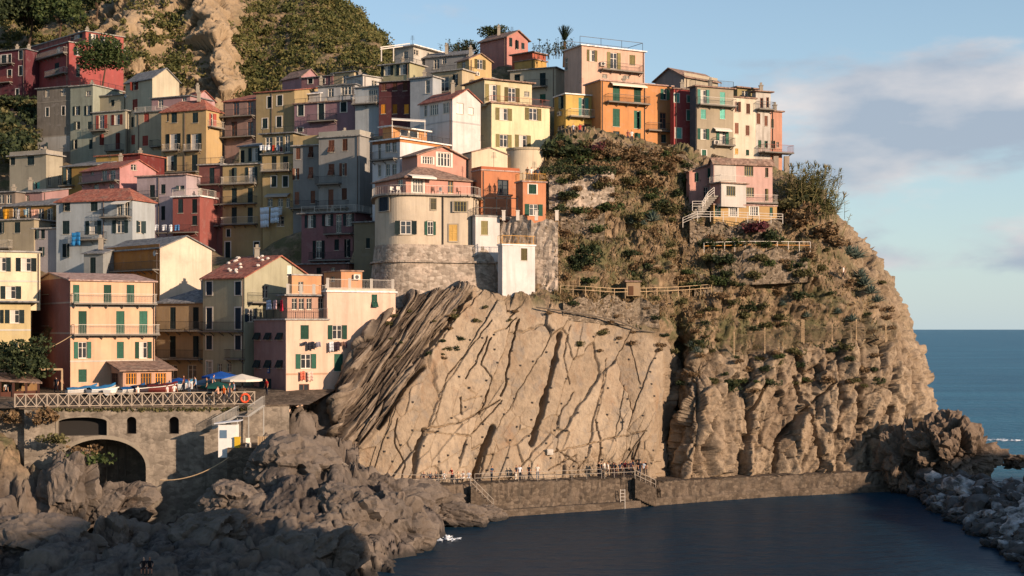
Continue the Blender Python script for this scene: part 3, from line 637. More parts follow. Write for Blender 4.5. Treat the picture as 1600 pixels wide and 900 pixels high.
# ================================================================ quay walk at the foot of the cliff
WALK = [(548,148.0,4.9),(600,148.6,4.3),(660,150.2,3.95),(720,153,3.75),(780,156,3.65),(870,159.3,3.5),(960,163,3.4),(1012,165.3,3.35),(1030,166,2.7),(1100,169.5,2.55),(1200,174,2.5),(1300,177.2,2.5),(1390,180,2.5)]
def densify(pts, n):
    out = []
    for a, b in zip(pts[:-1], pts[1:]):
        for k in range(n): t = k/n; out.append(tuple(a[i]*(1-t)+b[i]*t for i in range(len(a))))
    return out+[pts[-1]]
WK = [atz(a, c, b) for a, b, c in densify(WALK, 22)]
def sweep(name, path, prof, mat, parent=None, jit=.0, seed=0):
    mb = MB(); rr = random.Random(seed); rows = []
    for k, p in enumerate(path):
        d = (path[min(k+1, len(path)-1)]-path[max(k-1, 0)]); d.z = 0; d.normalize(); back = Vector((-d.y, d.x, 0))
        if back.y < 0: back = -back
        rows.append([p+back*(o+rr.uniform(-jit, jit))+Vector((0, 0, (z if rel else z-p.z)+rr.uniform(-jit, jit)*.4)) for o, z, rel in prof])
    n = len(prof)
    i0 = len(mb.v); mb.v = [tuple(q) for r in rows for q in r]
    for k in range(len(rows)-1):
        for j in range(n-1): mb.f.append((k*n+j, (k+1)*n+j, (k+1)*n+j+1, k*n+j+1)); mb.mi.append(0)
    return mb.build(name, mat, parent)
o = sweep('quay_walk', WK, [(-.9, -2, False), (-.6, .1, False), (-.5, .6, False), (-.25, 1.1, False), (-.2, 1.7, False), (-.1, 2.1, False), (0, -.12, True), (.02, 0, True), (4.5, .03, True), (6, .03, True)], M_QUAY, jit=.14, seed=4); o['kind'] = 'structure'
lo = [atz(a, .75, b) for a, b, c in densify([(778,155,0),(850,157.6,0),(930,160.6,0),(1000,163.6,0)], 6)]
o = sweep('quay_ledge', lo, [(-.3, -2, False), (-.2, .6, False), (-.1, .75, False), (2.2, .8, False)], M_QUAY, jit=.05, seed=6); o['kind'] = 'structure'

# ================================================================ bridge wall and square
BP0 = at(38, 640, 141); BP1 = at(452, 632.5, 147); BTOP = 12.55
bd = (BP1-BP0); bd.z = 0; BLEN = bd.length; bd.normalize(); bn = Vector((bd.y, -bd.x, 0))
def on_bridge(px, py):
    k = (px-CX)/F; u = (k*BP0.y-BP0.x)/(bd.x-k*bd.y); D = BP0.y+bd.y*u
    return u, CAMH-(py-HY)/F*D
def bw(u, z, o=0): return Vector((BP0.x, BP0.y, 0))+bd*u+bn*o+Vector((0, 0, z))
def holed(mb, outer, holes, to3, depths):
    """outer/holes: lists of (u,z); to3(u,z,offset outward); reveals of each hole go inward by its depth"""
    loops = [[Vector((u, z, 0)) for u, z in l] for l in [outer]+holes]; flatp = [p for l in loops for p in l]
    i = len(mb.v); mb.v += [tuple(to3(p.x, p.y, 0)) for p in flatp]
    for t in tessellate_polygon(loops): mb.f.append(tuple(i+k for k in t)); mb.mi.append(mb.cm)
    for h, dp in zip(holes, depths):
        n = len(h); i = len(mb.v); mb.v += [tuple(to3(u, z, 0)) for u, z in h]+[tuple(to3(u, z, -dp)) for u, z in h]
        for k in range(n): mb.f.append((i+k, i+(k+1)%n, i+n+(k+1)%n, i+n+k)); mb.mi.append(mb.cm)
def archloop(cx, ycrown, yspring, ybot, hw, n=14, bridge=True):
    uL, _ = on_bridge(cx-hw, yspring); uR, _ = on_bridge(cx+hw, yspring); _, zc = on_bridge(cx, ycrown); _, zs = on_bridge(cx, yspring); _, zb = on_bridge(cx, ybot)
    uc = (uL+uR)/2; r = (uR-uL)/2
    return [(uL, zb)]+[(uc-r*math.cos(math.pi*k/n), zs+(zc-zs)*math.sin(math.pi*k/n)) for k in range(n+1)]+[(uR, zb)]
def build_bridge():
    root = empty('bridge_wall', bw(BLEN*.4, 0), 'old stone bridge wall with wide arch under the square', 'bridge')
    H = [archloop(158, 686, 732, 850, 70, 22), archloop(129, 652, 659, 681, 38, 12), archloop(205.5, 651, 658, 678, 7.5, 8), archloop(272, 651, 658, 678, 7.5, 8)]
    mb = MB(); holed(mb, [(0, -6), (BLEN, -6), (BLEN, BTOP), (0, BTOP)], H, bw, [6, 1.6, 1.2, 1.2])
    mb.box(bw(0, -2.5, -6.5), bd*BLEN, Vector((0, 0, BTOP+1.4)), -bn*.3)
    mb.build('wall', M_BRIDGE, root, WL[root.name], fixn=False)
    m2 = MB()
    for h, wd in ((H[0], .38), (H[1], .22)):
        us = [u for u, z in h]; uc = (min(us)+max(us))/2; zb = min(z for u, z in h)
        pts = h[1:-1] if wd > .3 else h
        for (u0, z0), (u1, z1) in zip(pts[:-1], pts[1:]):
            def outp(u, z): d = Vector((u-uc, (z-(pts[0][1] if wd > .3 else z-.01)))); d = d.normalized() if d.length > .01 else Vector((0, 1)); return u+d.x*wd, z+max(0, d.y)*wd
            a, b = outp(u0, z0), outp(u1, z1)
            for f in ((1,),):
                q = [(u0, z0), (u1, z1), b, a]
                m2.poly([bw(u, z, .07) for u, z in q]); 
                m2.poly([bw(u0, z0, .07), bw(u1, z1, .07), bw(u1, z1, -.02), bw(u0, z0, -.02)]); m2.poly([bw(*a, .07), bw(*b, .07), bw(*b, -.02), bw(*a, -.02)])
    m2.build('arch_ring', plaster('#a39680'), root, WL[root.name], fixn=False)
    m3 = MB(); m3.box(bw(-.5, BTOP, .12), bd*(BLEN+.5), -bn*.9, Vector((0, 0, .16))); m3.build('coping', M_QUAY, root, WL[root.name])
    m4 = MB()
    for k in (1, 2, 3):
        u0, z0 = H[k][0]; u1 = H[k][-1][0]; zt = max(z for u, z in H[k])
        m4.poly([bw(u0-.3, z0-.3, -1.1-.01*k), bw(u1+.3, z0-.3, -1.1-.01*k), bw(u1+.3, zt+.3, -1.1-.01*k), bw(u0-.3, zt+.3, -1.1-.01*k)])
    m4.build('opening_shade', flat('#1c1916'), root, WL[root.name], fixn=False)  # near-black sheets stand in for the unlit depth of the openings
    for px in (163, 181, 193):
        u, z = on_bridge(px, 690); m = MB(); m.bar(bw(u, z+.6, -5.5), bw(u, z-4.6, -5.5), .14); m.build('prop_post', flat('#6b6357'), root, WL[root.name])
    # square behind
    mq = MB(); a = bw(-1, BTOP+.10, 0); b = bw(BLEN+2, BTOP+.10, 0)
    mq.poly([a, b, b+Vector((2, 6, 1.3)), a+Vector((-4, 6, 1.3))]); mq.poly([a+Vector((-4, 6, 1.3)), b+Vector((2, 6, 1.3)), b+Vector((2, 30, 1.6)), a+Vector((-8, 30, 1.6))])
    mq.poly([a, a+Vector((-4, 6, 1.3)), a+Vector((-20, 6, 1.3)), a+Vector((-20, 0, 0))])
    o = mq.build('square_paving', M_QUAY, None, (0,0,0), fixn=False); o['kind'] = 'structure'
build_bridge()
m = MB(); q0 = at(-90, 642, 141.8); q1 = at(42, 641, 141.8); m.box((q0.x, q0.y, -1), (q1.x-q0.x, 0, 0), (0, 3, 0), (0, 0, q1.z+1.2)); tag(m.build('bank_wall', M_BRIDGE, None, q1), 'stone retaining wall left of the bridge below the open shelter', 'wall')

lo = [atz(a, .9, b-.5) for a, b, c in densify([(1022,165.6,0),(1100,169.5,0),(1200,174,0),(1300,177.2,0),(1390,180,0)], 6)]
o = sweep('quay_ledge', lo, [(-.3, -2, False), (-.2, .7, False), (-.1, .85, False), (1.2, .9, False)], M_QUAY, jit=.05, seed=8); o['kind'] = 'structure'
# ================================================================ houses
SH = {'k': '#1c2b2c', 'g': '#2a5142', 't': '#5fa090', 'b': '#6e4a3a', 'r': '#7f3a30', 'y': '#c8842c', 'o': '#6d6440', 'w': '#cfc9bd', 'n': '#22303c', 'e': '#c9a35c', 'd': '#2b2622'}  # k is green with shade mixed into the colour, near black
def shade(hx, k): v = [int(hx[i:i+2], 16) for i in (1, 3, 5)]; return '#%02x%02x%02x' % tuple(max(0, min(255, round(x*k+4*(k-1)*8))) for x in v)
SHV = {k: [v, shade(v, .85), shade(v, 1.18), shade(v, 1.06)] for k, v in SH.items()}
M_WHITE = flat('#cdc5b8', .6); M_IRON = flat('#2a2c2e', .5); M_LIGHTRAIL = flat('#b9b2a6', .5); M_TRIM = flat('#cfc6b4', .8)
RAILM = {'k': M_IRON, 'w': M_LIGHTRAIL, 'r': flat('#8a4a3c', .7), 'y': flat('#d09a3e', .6), 'n': flat('#4a5055', .6)}
def unit_shutter():
    mb = MB(); t = .05
    for a in (0, .88): mb.box((a, 0, 0), (.12, 0, 0), (0, t, 0), (0, 0, 1))
    for z in (0, .47, .94): mb.box((.12, .002, z), (.76, 0, 0), (0, t-.004, 0), (0, 0, .06))
    for k in range(14):
        z = .075+k*.0625
        if .44 < z < .52: continue
        mb.box((.12, .004, z), (.76, 0, 0), (0, t-.012, .02), (0, .006, .026))
    mb.box((.12, t-.012, .05), (.76, 0, 0), (0, .004, 0), (0, 0, .9))
    return mb.mesh('shutter')
def unit_pane():
    mb = MB(); mb.box((0, 0, 0), (1, 0, 0), (0, .012, 0), (0, 0, 1)); return mb.mesh('pane')
def unit_frame(mull=2):
    mb = MB(); w = .07
    mb.box((0, 0, 0), (w, 0, 0), (0, .07, 0), (0, 0, 1)); mb.box((1-w, 0, 0), (w, 0, 0), (0, .07, 0), (0, 0, 1))
    mb.box((w, .002, 0), (1-2*w, 0, 0), (0, .066, 0), (0, 0, w*.7)); mb.box((w, .002, 1-w*.7), (1-2*w, 0, 0), (0, .066, 0), (0, 0, w*.7))
    for k in range(1, mull): mb.box((k/mull-.04, .004, w*.7), (.08, 0, 0), (0, .06, 0), (0, 0, 1-w*1.4))
    mb.box((w, .01, .62), (1-2*w, 0, 0), (0, .05, 0), (0, 0, .03))
    return mb.mesh('window')
def unit_sill():
    mb = MB(); mb.box((-.08, -.09, -.045), (1.16, 0, 0), (0, .12, 0), (0, 0, .045)); return mb
U_SH = unit_shutter(); U_PN = unit_pane(); U_FR = unit_frame(2); U_FR4 = unit_frame(4)
U_TRIM = None
def unit_trim():
    mb = MB(); w = .16
    mb.box((-w, -.03, -.06), (w, 0, 0), (0, .05, 0), (0, 0, 1.12)); mb.box((1, -.03, -.06), (w, 0, 0), (0, .05, 0), (0, 0, 1.12))
    mb.box((0, -.028, 1), (1, 0, 0), (0, .048, 0), (0, 0, .06)); mb.box((0, -.06, -.06), (1, 0, 0), (0, .08, 0), (0, 0, .06)); return mb.mesh('surround')
U_TRIM = unit_trim(); U_SILL = unit_sill().mesh('sill')
HOUSES = {}; BASES = []; vary = random.Random(77)
class House: pass
def rail_mesh(mb, pts, h, bal=.17, post=None, t=.018, mid=True):
    for a, b in zip(pts[:-1], pts[1:]):
        a = Vector(a); b = Vector(b); d = b-a; L = d.length
        if L < .05: continue
        up = Vector((0, 0, h)); mb.bar(a+up, b+up, .05, .04); mb.bar(a+up*.08, b+up*.08, .03)
        n = max(1, int(L/bal))
        for k in range(n+1):
            p = a+d*(k/n); mb.bar(p, p+up, t if (post is None or k % post) else .06)
def house(name, label, D, th, xl, xc, xr, yt, yb, col, roof='flat', yp=None, rc='concrete', spec='', ext=4, wl=7, wr=7, ov=.3, dirt=.65, cat='house', base=True):
    h = House(); t = math.radians(th); h.th = t
    if isinstance(D, tuple):      # corner lies on another house's right-hand wall plane
        o = HOUSES[D[0]]; k = (xc-CX)/F; u = (k*o.C.y-o.C.x)/(o.dR.x-k*o.dR.y); D = o.C.y+o.dR.y*u+(D[1] if len(D) > 1 else 0)
    C = at(xc, yb, D); h.C = Vector((C.x, C.y, 0)); h.dL = Vector((-math.cos(t), math.sin(t), 0)); h.dR = Vector((math.sin(t), math.cos(t), 0)); h.nL = Vector((-math.sin(t), -math.cos(t), 0)); h.nR = Vector((math.cos(t), -math.sin(t), 0))
    def hit(d, px): k = (px-CX)/F; return (k*D-C.x)/(d.x-k*d.y)
    h.wl = max(1.0, hit(h.dL, xl)) if xl < xc else wl; h.wr = max(1.0, hit(h.dR, xr)) if xr > xc else wr
    h.zb = C.z; h.zt = at(xc, yt, D).z; zlo = h.zb-ext
    def fp(face, px, py):
        d = h.dL if face == 'L' else h.dR; u = hit(d, px); Dp = D+d.y*u; return u, CAMH-(py-HY)/F*Dp
    def P(face, u, z, o=0): d, n = (h.dL, h.nL) if face == 'L' else (h.dR, h.nR); return h.C+d*u+n*o+Vector((0, 0, z))
    def AB(a, b, z): return h.C+h.dL*a+h.dR*b+Vector((0, 0, z))
    h.fp = fp; h.P = P; h.AB = AB; h.D = D
    h.root = root = empty(name, h.C+h.dL*h.wl/2+h.dR*h.wr/2+Vector((0, 0, h.zb)), label, cat); ro = WL[root.name]
    HOUSES[label] = h; h.label = label
    if base: BASES.append((h.C.x, h.C.y, h.zb)); BASES.append(((h.C+h.dL*h.wl).x, (h.C+h.dL*h.wl).y, h.zb)); BASES.append(((h.C+h.dR*h.wr).x, (h.C+h.dR*h.wr).y, h.zb+.3))
    # peak height
    zt = h.zt
    if roof == 'gR': zp = fp('R', (xc+xr)/2 if xr > xc else xc, yp)[1]
    elif roof == 'gL': zp = fp('L', (xl+xc)/2, yp)[1]
    elif roof == 'shed': zp = fp('R', xr, yp)[1] if yp > 20 else zt+yp
    elif roof == 'shA': zp = zt+yp
    elif roof == 'hip': zp = zt+yp
    else: zp = zt
    topR = {'gR': [(h.wr, zt), (h.wr/2, zp), (0, zt)], 'shed': [(h.wr, zp), (0, zt)]}.get(roof, [(h.wr, zt), (0, zt)])
    topL = {'gL': [(h.wl, zt), (h.wl/2, zp), (0, zt)], 'shA': [(h.wl, zp), (0, zt)]}.get(roof, [(h.wl, zt), (0, zt)])
    outR = [(0, zlo), (h.wr, zlo)]+topR; outL = [(0, zlo), (h.wl, zlo)]+topL
    items = [s.split() for s in spec.split(';') if s.strip()]
    if D > 158 and base:
        if not any(i[0] == 'P' for i in items) and vary.random() < .6: items.append(['P', 'L' if h.wl > h.wr else 'R', str(xc+(-3 if h.wl > h.wr else 3))])
        if not any(i[0] == 'K' for i in items) and vary.random() < .45: items.append(['K', '%.2f,%.2f' % (vary.uniform(.25, .8), vary.uniform(.35, .6))])
        if vary.random() < .4: items.append(['N', '%.2f,%.2f' % (vary.uniform(.2, .8), vary.uniform(.3, .8))])
    holes = {'L': [], 'R': []}; deps = {'L': [], 'R': []}; wins = []
    for it in items:
        if it[0] in ('s', 'o', 'd', 'w', 'W', 'b', 'a', 'q'):
            ty, face, xs, y0, y1, w = it[0], it[1], it[2], float(it[3]), float(it[4]), float(it[5]); c = it[6] if len(it) > 6 else 'k'
            for cx in xs.split(','):
                cx = float(cx); hw = w/2 if ty not in ('o',) else w*.27
                ua, za = fp(face, cx-hw, y1); ub, zb_ = fp(face, cx+hw, y1); zc = fp(face, cx, y0)[1]; zb_ = fp(face, cx, y1)[1]
                u0, u1 = min(ua, ub), max(ua, ub); W_ = h.wl if face == 'L' else h.wr
                u0 = max(.08, u0); u1 = min(W_-.08, u1); z0 = max(zlo+.2, zb_); z1 = min(zt-.12, zc) if not (roof in ('gR', 'shed') and face == 'R') and not (roof == 'gL' and face == 'L') else zc
                if u1-u0 < .2 or z1-z0 < .2: continue
                clash = any(not (u1 < a-.03 or u0 > b+.03 or z1 < c0-.03 or z0 > c1+.03) for a, b, c0, c1 in [(x[0][0], x[2][0], x[0][1], x[2][1]) for x in holes[face]])
                if clash: continue
                holes[face].append([(u0, z0), (u1, z0), (u1, z1), (u0, z1)]); deps[face].append(.22); wins.append((ty, face, u0, u1, z0, z1, c))
    mb = MB()
    holed(mb, outR, holes['R'], lambda u, z, o: P('R', u, z, o), deps['R']); holed(mb, outL, holes['L'], lambda u, z, o: P('L', u, z, o), deps['L'])
    mb.poly([AB(h.wl, b, z) for b, z in outR]); mb.poly([AB(a, h.wr, z if not (roof == 'shed' and i > 1) else zp) for i, (a, z) in enumerate(outL)])
    if roof == 'flat': mb.poly([AB(0, 0, zt-.02), AB(h.wl, 0, zt-.02), AB(h.wl, h.wr, zt-.02), AB(0, h.wr, zt-.02)])
    mb.build('wall', plaster(col, dirt), root, ro, fixn=False)
    # roof
    mr_ = MB(); e = ov
    if roof == 'flat': mr_.slab([AB(-e, -e, zt+.16), AB(h.wl+e, -e, zt+.16), AB(h.wl+e, h.wr+e, zt+.16), AB(-e, h.wr+e, zt+.16)], .17)
    elif roof == 'gR':
        s = (zp-zt)/(h.wr/2); d = .12
        mr_.slab([AB(-e, -e, zt-e*s+d), AB(h.wl+e, -e, zt-e*s+d), AB(h.wl+e, h.wr/2, zp+d), AB(-e, h.wr/2, zp+d)], .14); mr_.slab([AB(-e, h.wr+e, zt-e*s+d), AB(h.wl+e, h.wr+e, zt-e*s+d), AB(h.wl+e, h.wr/2, zp+d), AB(-e, h.wr/2, zp+d)], .14)
    elif roof == 'gL':
        s = (zp-zt)/(h.wl/2); d = .12
        mr_.slab([AB(-e, -e, zt-e*s+d), AB(-e, h.wr+e, zt-e*s+d), AB(h.wl/2, h.wr+e, zp+d), AB(h.wl/2, -e, zp+d)], .14); mr_.slab([AB(h.wl+e, -e, zt-e*s+d), AB(h.wl+e, h.wr+e, zt-e*s+d), AB(h.wl/2, h.wr+e, zp+d), AB(h.wl/2, -e, zp+d)], .14)
    elif roof == 'shed':
        s = (zp-zt)/h.wr; mr_.slab([AB(-e, -e, zt-e*s+.14), AB(h.wl+e, -e, zt-e*s+.14), AB(h.wl+e, h.wr+e, zp+e*s+.14), AB(-e, h.wr+e, zp+e*s+.14)], .13)
    elif roof == 'shA':
        s = (zp-zt)/h.wl; mr_.slab([AB(-e, -e, zt-e*s+.14), AB(-e, h.wr+e, zt-e*s+.14), AB(h.wl, h.wr+e, zp+.14), AB(h.wl, -e, zp+.14)], .13)
    elif roof == 'hip':
        m = min(h.wl, h.wr)*.45; c = [AB(-e, -e, zt+.05), AB(h.wl+e, -e, zt+.05), AB(h.wl+e, h.wr+e, zt+.05), AB(-e, h.wr+e, zt+.05)]
        if h.wl >= h.wr: r0, r1 = AB(m, h.wr/2, zp), AB(h.wl-m, h.wr/2, zp); F4 = [[c[0], c[1], r1, r0], [c[2], c[3], r0, r1], [c[3], c[0], r0], [c[1], c[2], r1]]
        else: r0, r1 = AB(h.wl/2, m, zp), AB(h.wl/2, h.wr-m, zp); F4 = [[c[0], c[1], r0], [c[1], c[2], r1, r0], [c[2], c[3], r1], [c[3], c[0], r0, r1]]
        for q in F4: mr_.poly(q)
        mr_.slab([x-Vector((0, 0, .004)) for x in c], .12)
    ro_ = mr_.build('roof', roofm(rc), root, ro); h.roof = ro_
    # windows
    for ty, face, u0, u1, z0, z1, c in wins:
        r = -h.dL if face == 'L' else h.dR; us = u1 if face == 'L' else u0; rz = math.atan2(r.y, r.x); w = u1-u0; hh = z1-z0
        sm = flat(vary.choice(SHV[c]), .75, .2, .35); fm = M_WHITE if ty in ('o', 'b', 'W') else M_TRIM
        n = h.nL if face == 'L' else h.nR
        def pl(du, dz, o): return P(face, us, z0, 0)+r*du+Vector((0, 0, dz))+n*o
        win = inst('window', U_FR4 if ty in ('W', 'q') else U_FR, fm if ty not in ('d', 'q') or c == 'k' else sm, root, pl(0, 0, -.10), rz, (w, 1, hh))
        inst('sill', U_SILL, M_TRIM, win, pl(0, 0, 0), rz, (w, 1, 1))
        if ty == 'w' or ty == 'W': inst('surround', U_TRIM, M_WHITE, win, pl(0, 0, 0), rz, (w, 1, hh))
        if ty in ('s', 'w', 'a'):
            a_ = rnd.uniform(-.05, .05)
            if ty == 'a':
                for k in (0, 1): inst('shutter', U_SH, sm, win, pl(k*w/2, hh*.5, -.01), rz, (w*.49, 1, hh*.5))
                for k in (0, 1): o_ = inst('shutter', U_SH, sm, win, pl(k*w/2, hh*.02, .40), rz, (w*.49, 1, hh*.50)); o_.rotation_euler = (-.85 if False else .0, 0, rz); o_.rotation_euler[0] = -math.atan2(.40, hh*.5)
            else:
                q_ = vary.random()
                if q_ < .72 or ty == 'w':
                    for k in (0, 1): inst('shutter', U_SH, sm, win, pl(k*w/2+.005, 0, -.04), rz, (w*.49, 1, hh))
                else:                                       # a leaf stands open
                    inst('pane', U_PN, glass(), win, pl(.02, .02, -.15), rz, (w-.04, 1, hh-.04)); A_ = vary.uniform(.35, 2.6)
                    if q_ < .86: inst('shutter', U_SH, sm, win, pl(0, 0, .03), rz-A_, (w*.49, 1, hh)); inst('shutter', U_SH, sm, win, pl(w/2+.005, 0, -.04), rz, (w*.49, 1, hh))
                    else: inst('shutter', U_SH, sm, win, pl(w, 0, .03), rz+A_, (-w*.49, 1, hh)); inst('shutter', U_SH, sm, win, pl(.005, 0, -.04), rz, (w*.49, 1, hh))
        if ty in ('o', 'd', 'W', 'q'): inst('pane', U_PN, glass(), win, pl(.02, .02, -.15), rz, (w-.04, 1, hh-.04))
        if ty == 'b': inst('blind', U_PN, flat('#d9d2c6', .8), win, pl(.02, .02, -.12), rz, (w-.04, 1, hh-.04))
        if ty == 'o':
            if rnd.random() < .5: inst('curtain', U_PN, cloth('#b9b4aa'), win, pl(.05, .03, -.136), rz, (w*.45, 1, hh-.06))
            sw = w*.46
            inst('shutter', U_SH, sm, win, pl(-sw-.03, 0, .07), rz+rnd.uniform(-.04, .0), (sw, 1, hh)); inst('shutter', U_SH, sm, win, pl(w+.03, 0, .07), rz+rnd.uniform(0, .04), (sw, 1, hh))
    # balconies, pipes, awnings, bands, roof fittings
    for it in items:
        k = it[0]
        if k == 'B':
            face, x0, x1, y, rm = it[1], float(it[2]), float(it[3]), float(it[4]), it[5] if len(it) > 5 else 'k'; dp = float(it[6]) if len(it) > 6 else .95
            u0, z = fp(face, x0, y); u1, _ = fp(face, x1, y); u0, u1 = min(u0, u1), max(u0, u1); z = fp(face, (x0+x1)/2, y)[1]
            m = MB(); m.slab([P(face, u0, z+.08, -.05), P(face, u1, z+.08, -.05), P(face, u1, z+.08, dp), P(face, u0, z+.08, dp)], .16)
            for q in range(max(2, int((u1-u0)/1.3))):
                uu = u0+.2+(u1-u0-.4)*q/max(1, int((u1-u0)/1.3)-1) if int((u1-u0)/1.3) > 1 else u0+.2+q*(u1-u0-.4)
                m.bar(P(face, uu, z-.08, dp*.75), P(face, uu, z-.5, -.02), .09)
            b = m.build('balcony', plaster('#8f887c'), root, P(face, (u0+u1)/2, z))
            m = MB(); i_ = .05; rail_mesh(m, [P(face, u0+i_, z+.081, 0), P(face, u0+i_, z+.081, dp-i_), P(face, u1-i_, z+.081, dp-i_), P(face, u1-i_, z+.081, 0)], 1.0)
            m.build('railing', RAILM[rm], b, P(face, (u0+u1)/2, z))
        elif k == 'P':
            u, z = fp(it[1], float(it[2]), yt); m = MB(); m.tube([P(it[1], u, zt-.1, .09), P(it[1], u, zlo+1, .09)], [.055, .055], 6); m.build('drainpipe', flat('#5a4a40', .6), root, P(it[1], u, zt))
        elif k == 'A':
            face, x0, x1, y = it[1], float(it[2]), float(it[3]), float(it[4]); dp = float(it[5]); cc = it[6]
            u0, z = fp(face, x0, y); u1, _ = fp(face, x1, y); m = MB(); m.slab([P(face, u0, z, .03), P(face, u1, z, .03), P(face, u1, z-.35, dp), P(face, u0, z-.35, dp)], .05)
            m.slab([P(face, u0, z-.35, dp), P(face, u1, z-.35, dp), P(face, u1, z-.36, dp+.03), P(face, u0, z-.36, dp+.03)], .22); m.build('awning', cloth('#'+cc), root, P(face, u0, z))
        elif k == 'C':
            face = it[1]; u, z = fp(face, xc+(4 if face == 'R' else -4), float(it[2])); W_ = h.wl if face == 'L' else h.wr; cc = it[3] if len(it) > 3 else 'cfc6b4'; hh = float(it[4]) if len(it) > 4 else .18
            m = MB(); m.box(P(face, -.03, z, -.02), (P(face, W_, 0)-P(face, -.03, 0)), (h.nL if face == 'L' else h.nR)*.06, (0, 0, hh)); m.build('string_course', plaster('#'+cc), root, P(face, 0, z))
        elif k == 'T':     # railing round the roof terrace, both front edges
            hh = float(it[2]) if len(it) > 2 else 1.0; m = MB(); rail_mesh(m, [AB(h.wl, 0, zt+.16), AB(0, 0, zt+.16), AB(0, h.wr, zt+.16)], hh, .2, 10); m.build('roof_railing', RAILM[it[1]], root, ro)
        elif k == 'Q':     # solid parapet
            hh = float(it[1]); cc = '#'+it[2] if len(it) > 2 else col; m = MB()
            for a0, b0, a1, b1 in ((0, 0, h.wl, .2), (0, .2, .2, h.wr), (.2, h.wr-.2, h.wl, h.wr), (h.wl-.2, .2, h.wl, h.wr-.2)): m.box(AB(a0, b0, zt+.16), h.dL*(a1-a0), h.dR*(b1-b0), (0, 0, hh))
            m.build('parapet', plaster(cc), root, ro)
        elif k == 'K':     # chimney at fractions of the roof
            for f in it[1:]:
                fa, fb = [float(x) for x in f.split(',')]; p = AB(h.wl*fa, h.wr*fb, zp if roof != 'flat' else zt); m = MB(); m.cbox(p+Vector((0, 0, .3)), .5, .5, 1.4); m.cbox(p+Vector((0, 0, 1.05)), .66, .66, .12); m.cbox(p+Vector((0, 0, 1.3)), .3, .3, .38); m.build('chimney', plaster('#b5a994'), ro_, p)
        elif k == 'N':     # aerial
            for f in it[1:]:
                fa, fb = [float(x) for x in f.split(',')]; p = AB(h.wl*fa, h.wr*fb, zt); m = MB(); m.bar(p, p+Vector((0, 0, 2.6)), .045)
                for q in range(5): m.bar(p+Vector((-.35+.03*q, 0, 1.9+.16*q)), p+Vector((.35-.03*q, 0, 1.9+.16*q)), .03)
                m.build('aerial', M_IRON, ro_, p)
        elif k == 'F':     # field of a wall in another colour; some left faces get painted-in shade
            face, x0, x1, y0, y1, cc = it[1], *[float(q) for q in it[2:6]], it[6]
            u0, z1 = fp(face, x0, y0); u1, _ = fp(face, x1, y0); z0 = fp(face, x0, y1)[1]; u0, u1 = min(u0, u1), max(u0, u1); m = MB(); m.box(P(face, u0, z0, -.01), (P(face, u1, 0)-P(face, u0, 0)), (h.nL if face == 'L' else h.nR)*.025, (0, 0, z1-z0)); m.build('paint_shade_field', plaster('#'+cc), root, P(face, u0, z0))
    return h
H = house
# ---- square and lower rows
H('salmon_house', 'tall salmon house with white balconies beside the bridge square', 149, 57, 50, 110, 242, 438, 612, '#efbd90', 'gL', 427, 'pinkish', 's L 71 443 460 9;s L 71 485 509 9;s L 70 533 555 9;s R 168,204 445 474 12 g;s R 119 445 474 10 g;s R 129,188,224 486 522 13 g;o R 129 534 560 25 g;s R 188 534 560 11 g;o R 224 534 560 24 g;s R 129 577 597 13 g;B R 112 242 475 w .9;B R 112 246 523 w .9;C R 480 d8cdb8;C R 528 d8cdb8;C L 474 c5a494;C L 522 c5a494;C R 566 d8cdb8;P R 240;F L 50 109 440 611 b56a5c', ext=5, ov=.25)  # darker left face and left courses: shade put into their colour
H('yellow_house', 'pale yellow house at the left frame edge with a low-angled roof line', 151, 66, -60, -24, 63, 393, 470, '#f0e0b4', 'flat', rc='concrete', spec='o R 41 403 424 30;o R 3 402 424 26;o R 17 447 467 30;C R 440 d9d3bf;P R 60', ext=1, ov=.2)
H('yellow_lower_house', 'yellow lower house beside the leafy tree on the left', 150, 66, -60, -30, 48, 472, 600, '#d9c283', 'flat', rc='slate', spec='o R 23 484 505 28;o R -5 484 505 20;s R 22 535 556 12;C R 517 d9d3bf', ov=.8)
H('pink_cream_house', 'peach house with washing lines beside the cliff', 152, 60, 397, 447, 512, 500, 632, '#f0c8a8', 'flat', rc='concrete', spec='a L 403,420,438 507 531 9;a L 403,420,438 549 575 9;s L 410 592 612 8;s L 428 592 612 8;s R 476 508 530 13 g;o R 478 553 576 30 g;d R 475 600 626 16 b;F L 397 446 500 620 a98078;C R 586 cfa27e;T k 1.1', ext=5, ov=.2)  # left face coated darker than the peach, shade put into the colour
H('peach_upper_house', 'taller plain peach house running into the cliff', ('peach house with washing lines beside the cliff', .02), 60, 507, 511, 618, 456, 625, '#f2caac', 'flat', rc='white', spec='o R 527 508 530 28 g;s R 529 553 580 14 g;a R 585 460 480 9 g;Q .25 d8c8b0', ext=5, ov=.18, base=False)
H('roof_pavilion', 'shaded loggia pavilion on top of the peach house', ('peach house with washing lines beside the cliff', 1.4), 60, 440, 449, 511, 462, 500, '#c89a80', 'flat', rc='slate', spec='d R 460,471 466 484 8;d R 483 466 484 8;d R 501 466 484 8', ov=.5, base=False, ext=.1, wl=4, wr=4)
H('orange_roof_room', 'orange rooftop room behind white balustrade', 160, 60, 450, 456, 502, 430, 456, '#e3a062', 'flat', rc='concrete', spec='d R 470 440 456 8', ov=.1, base=False, ext=2, wl=4)
H('orange_roof_block', 'orange rooftop block with air conditioner above the peach house', 163, 60, 506, 533, 566, 424, 456, '#dd9a62', 'flat', rc='brown', spec='d L 520 432 440 6', ov=.15, base=False, ext=2)
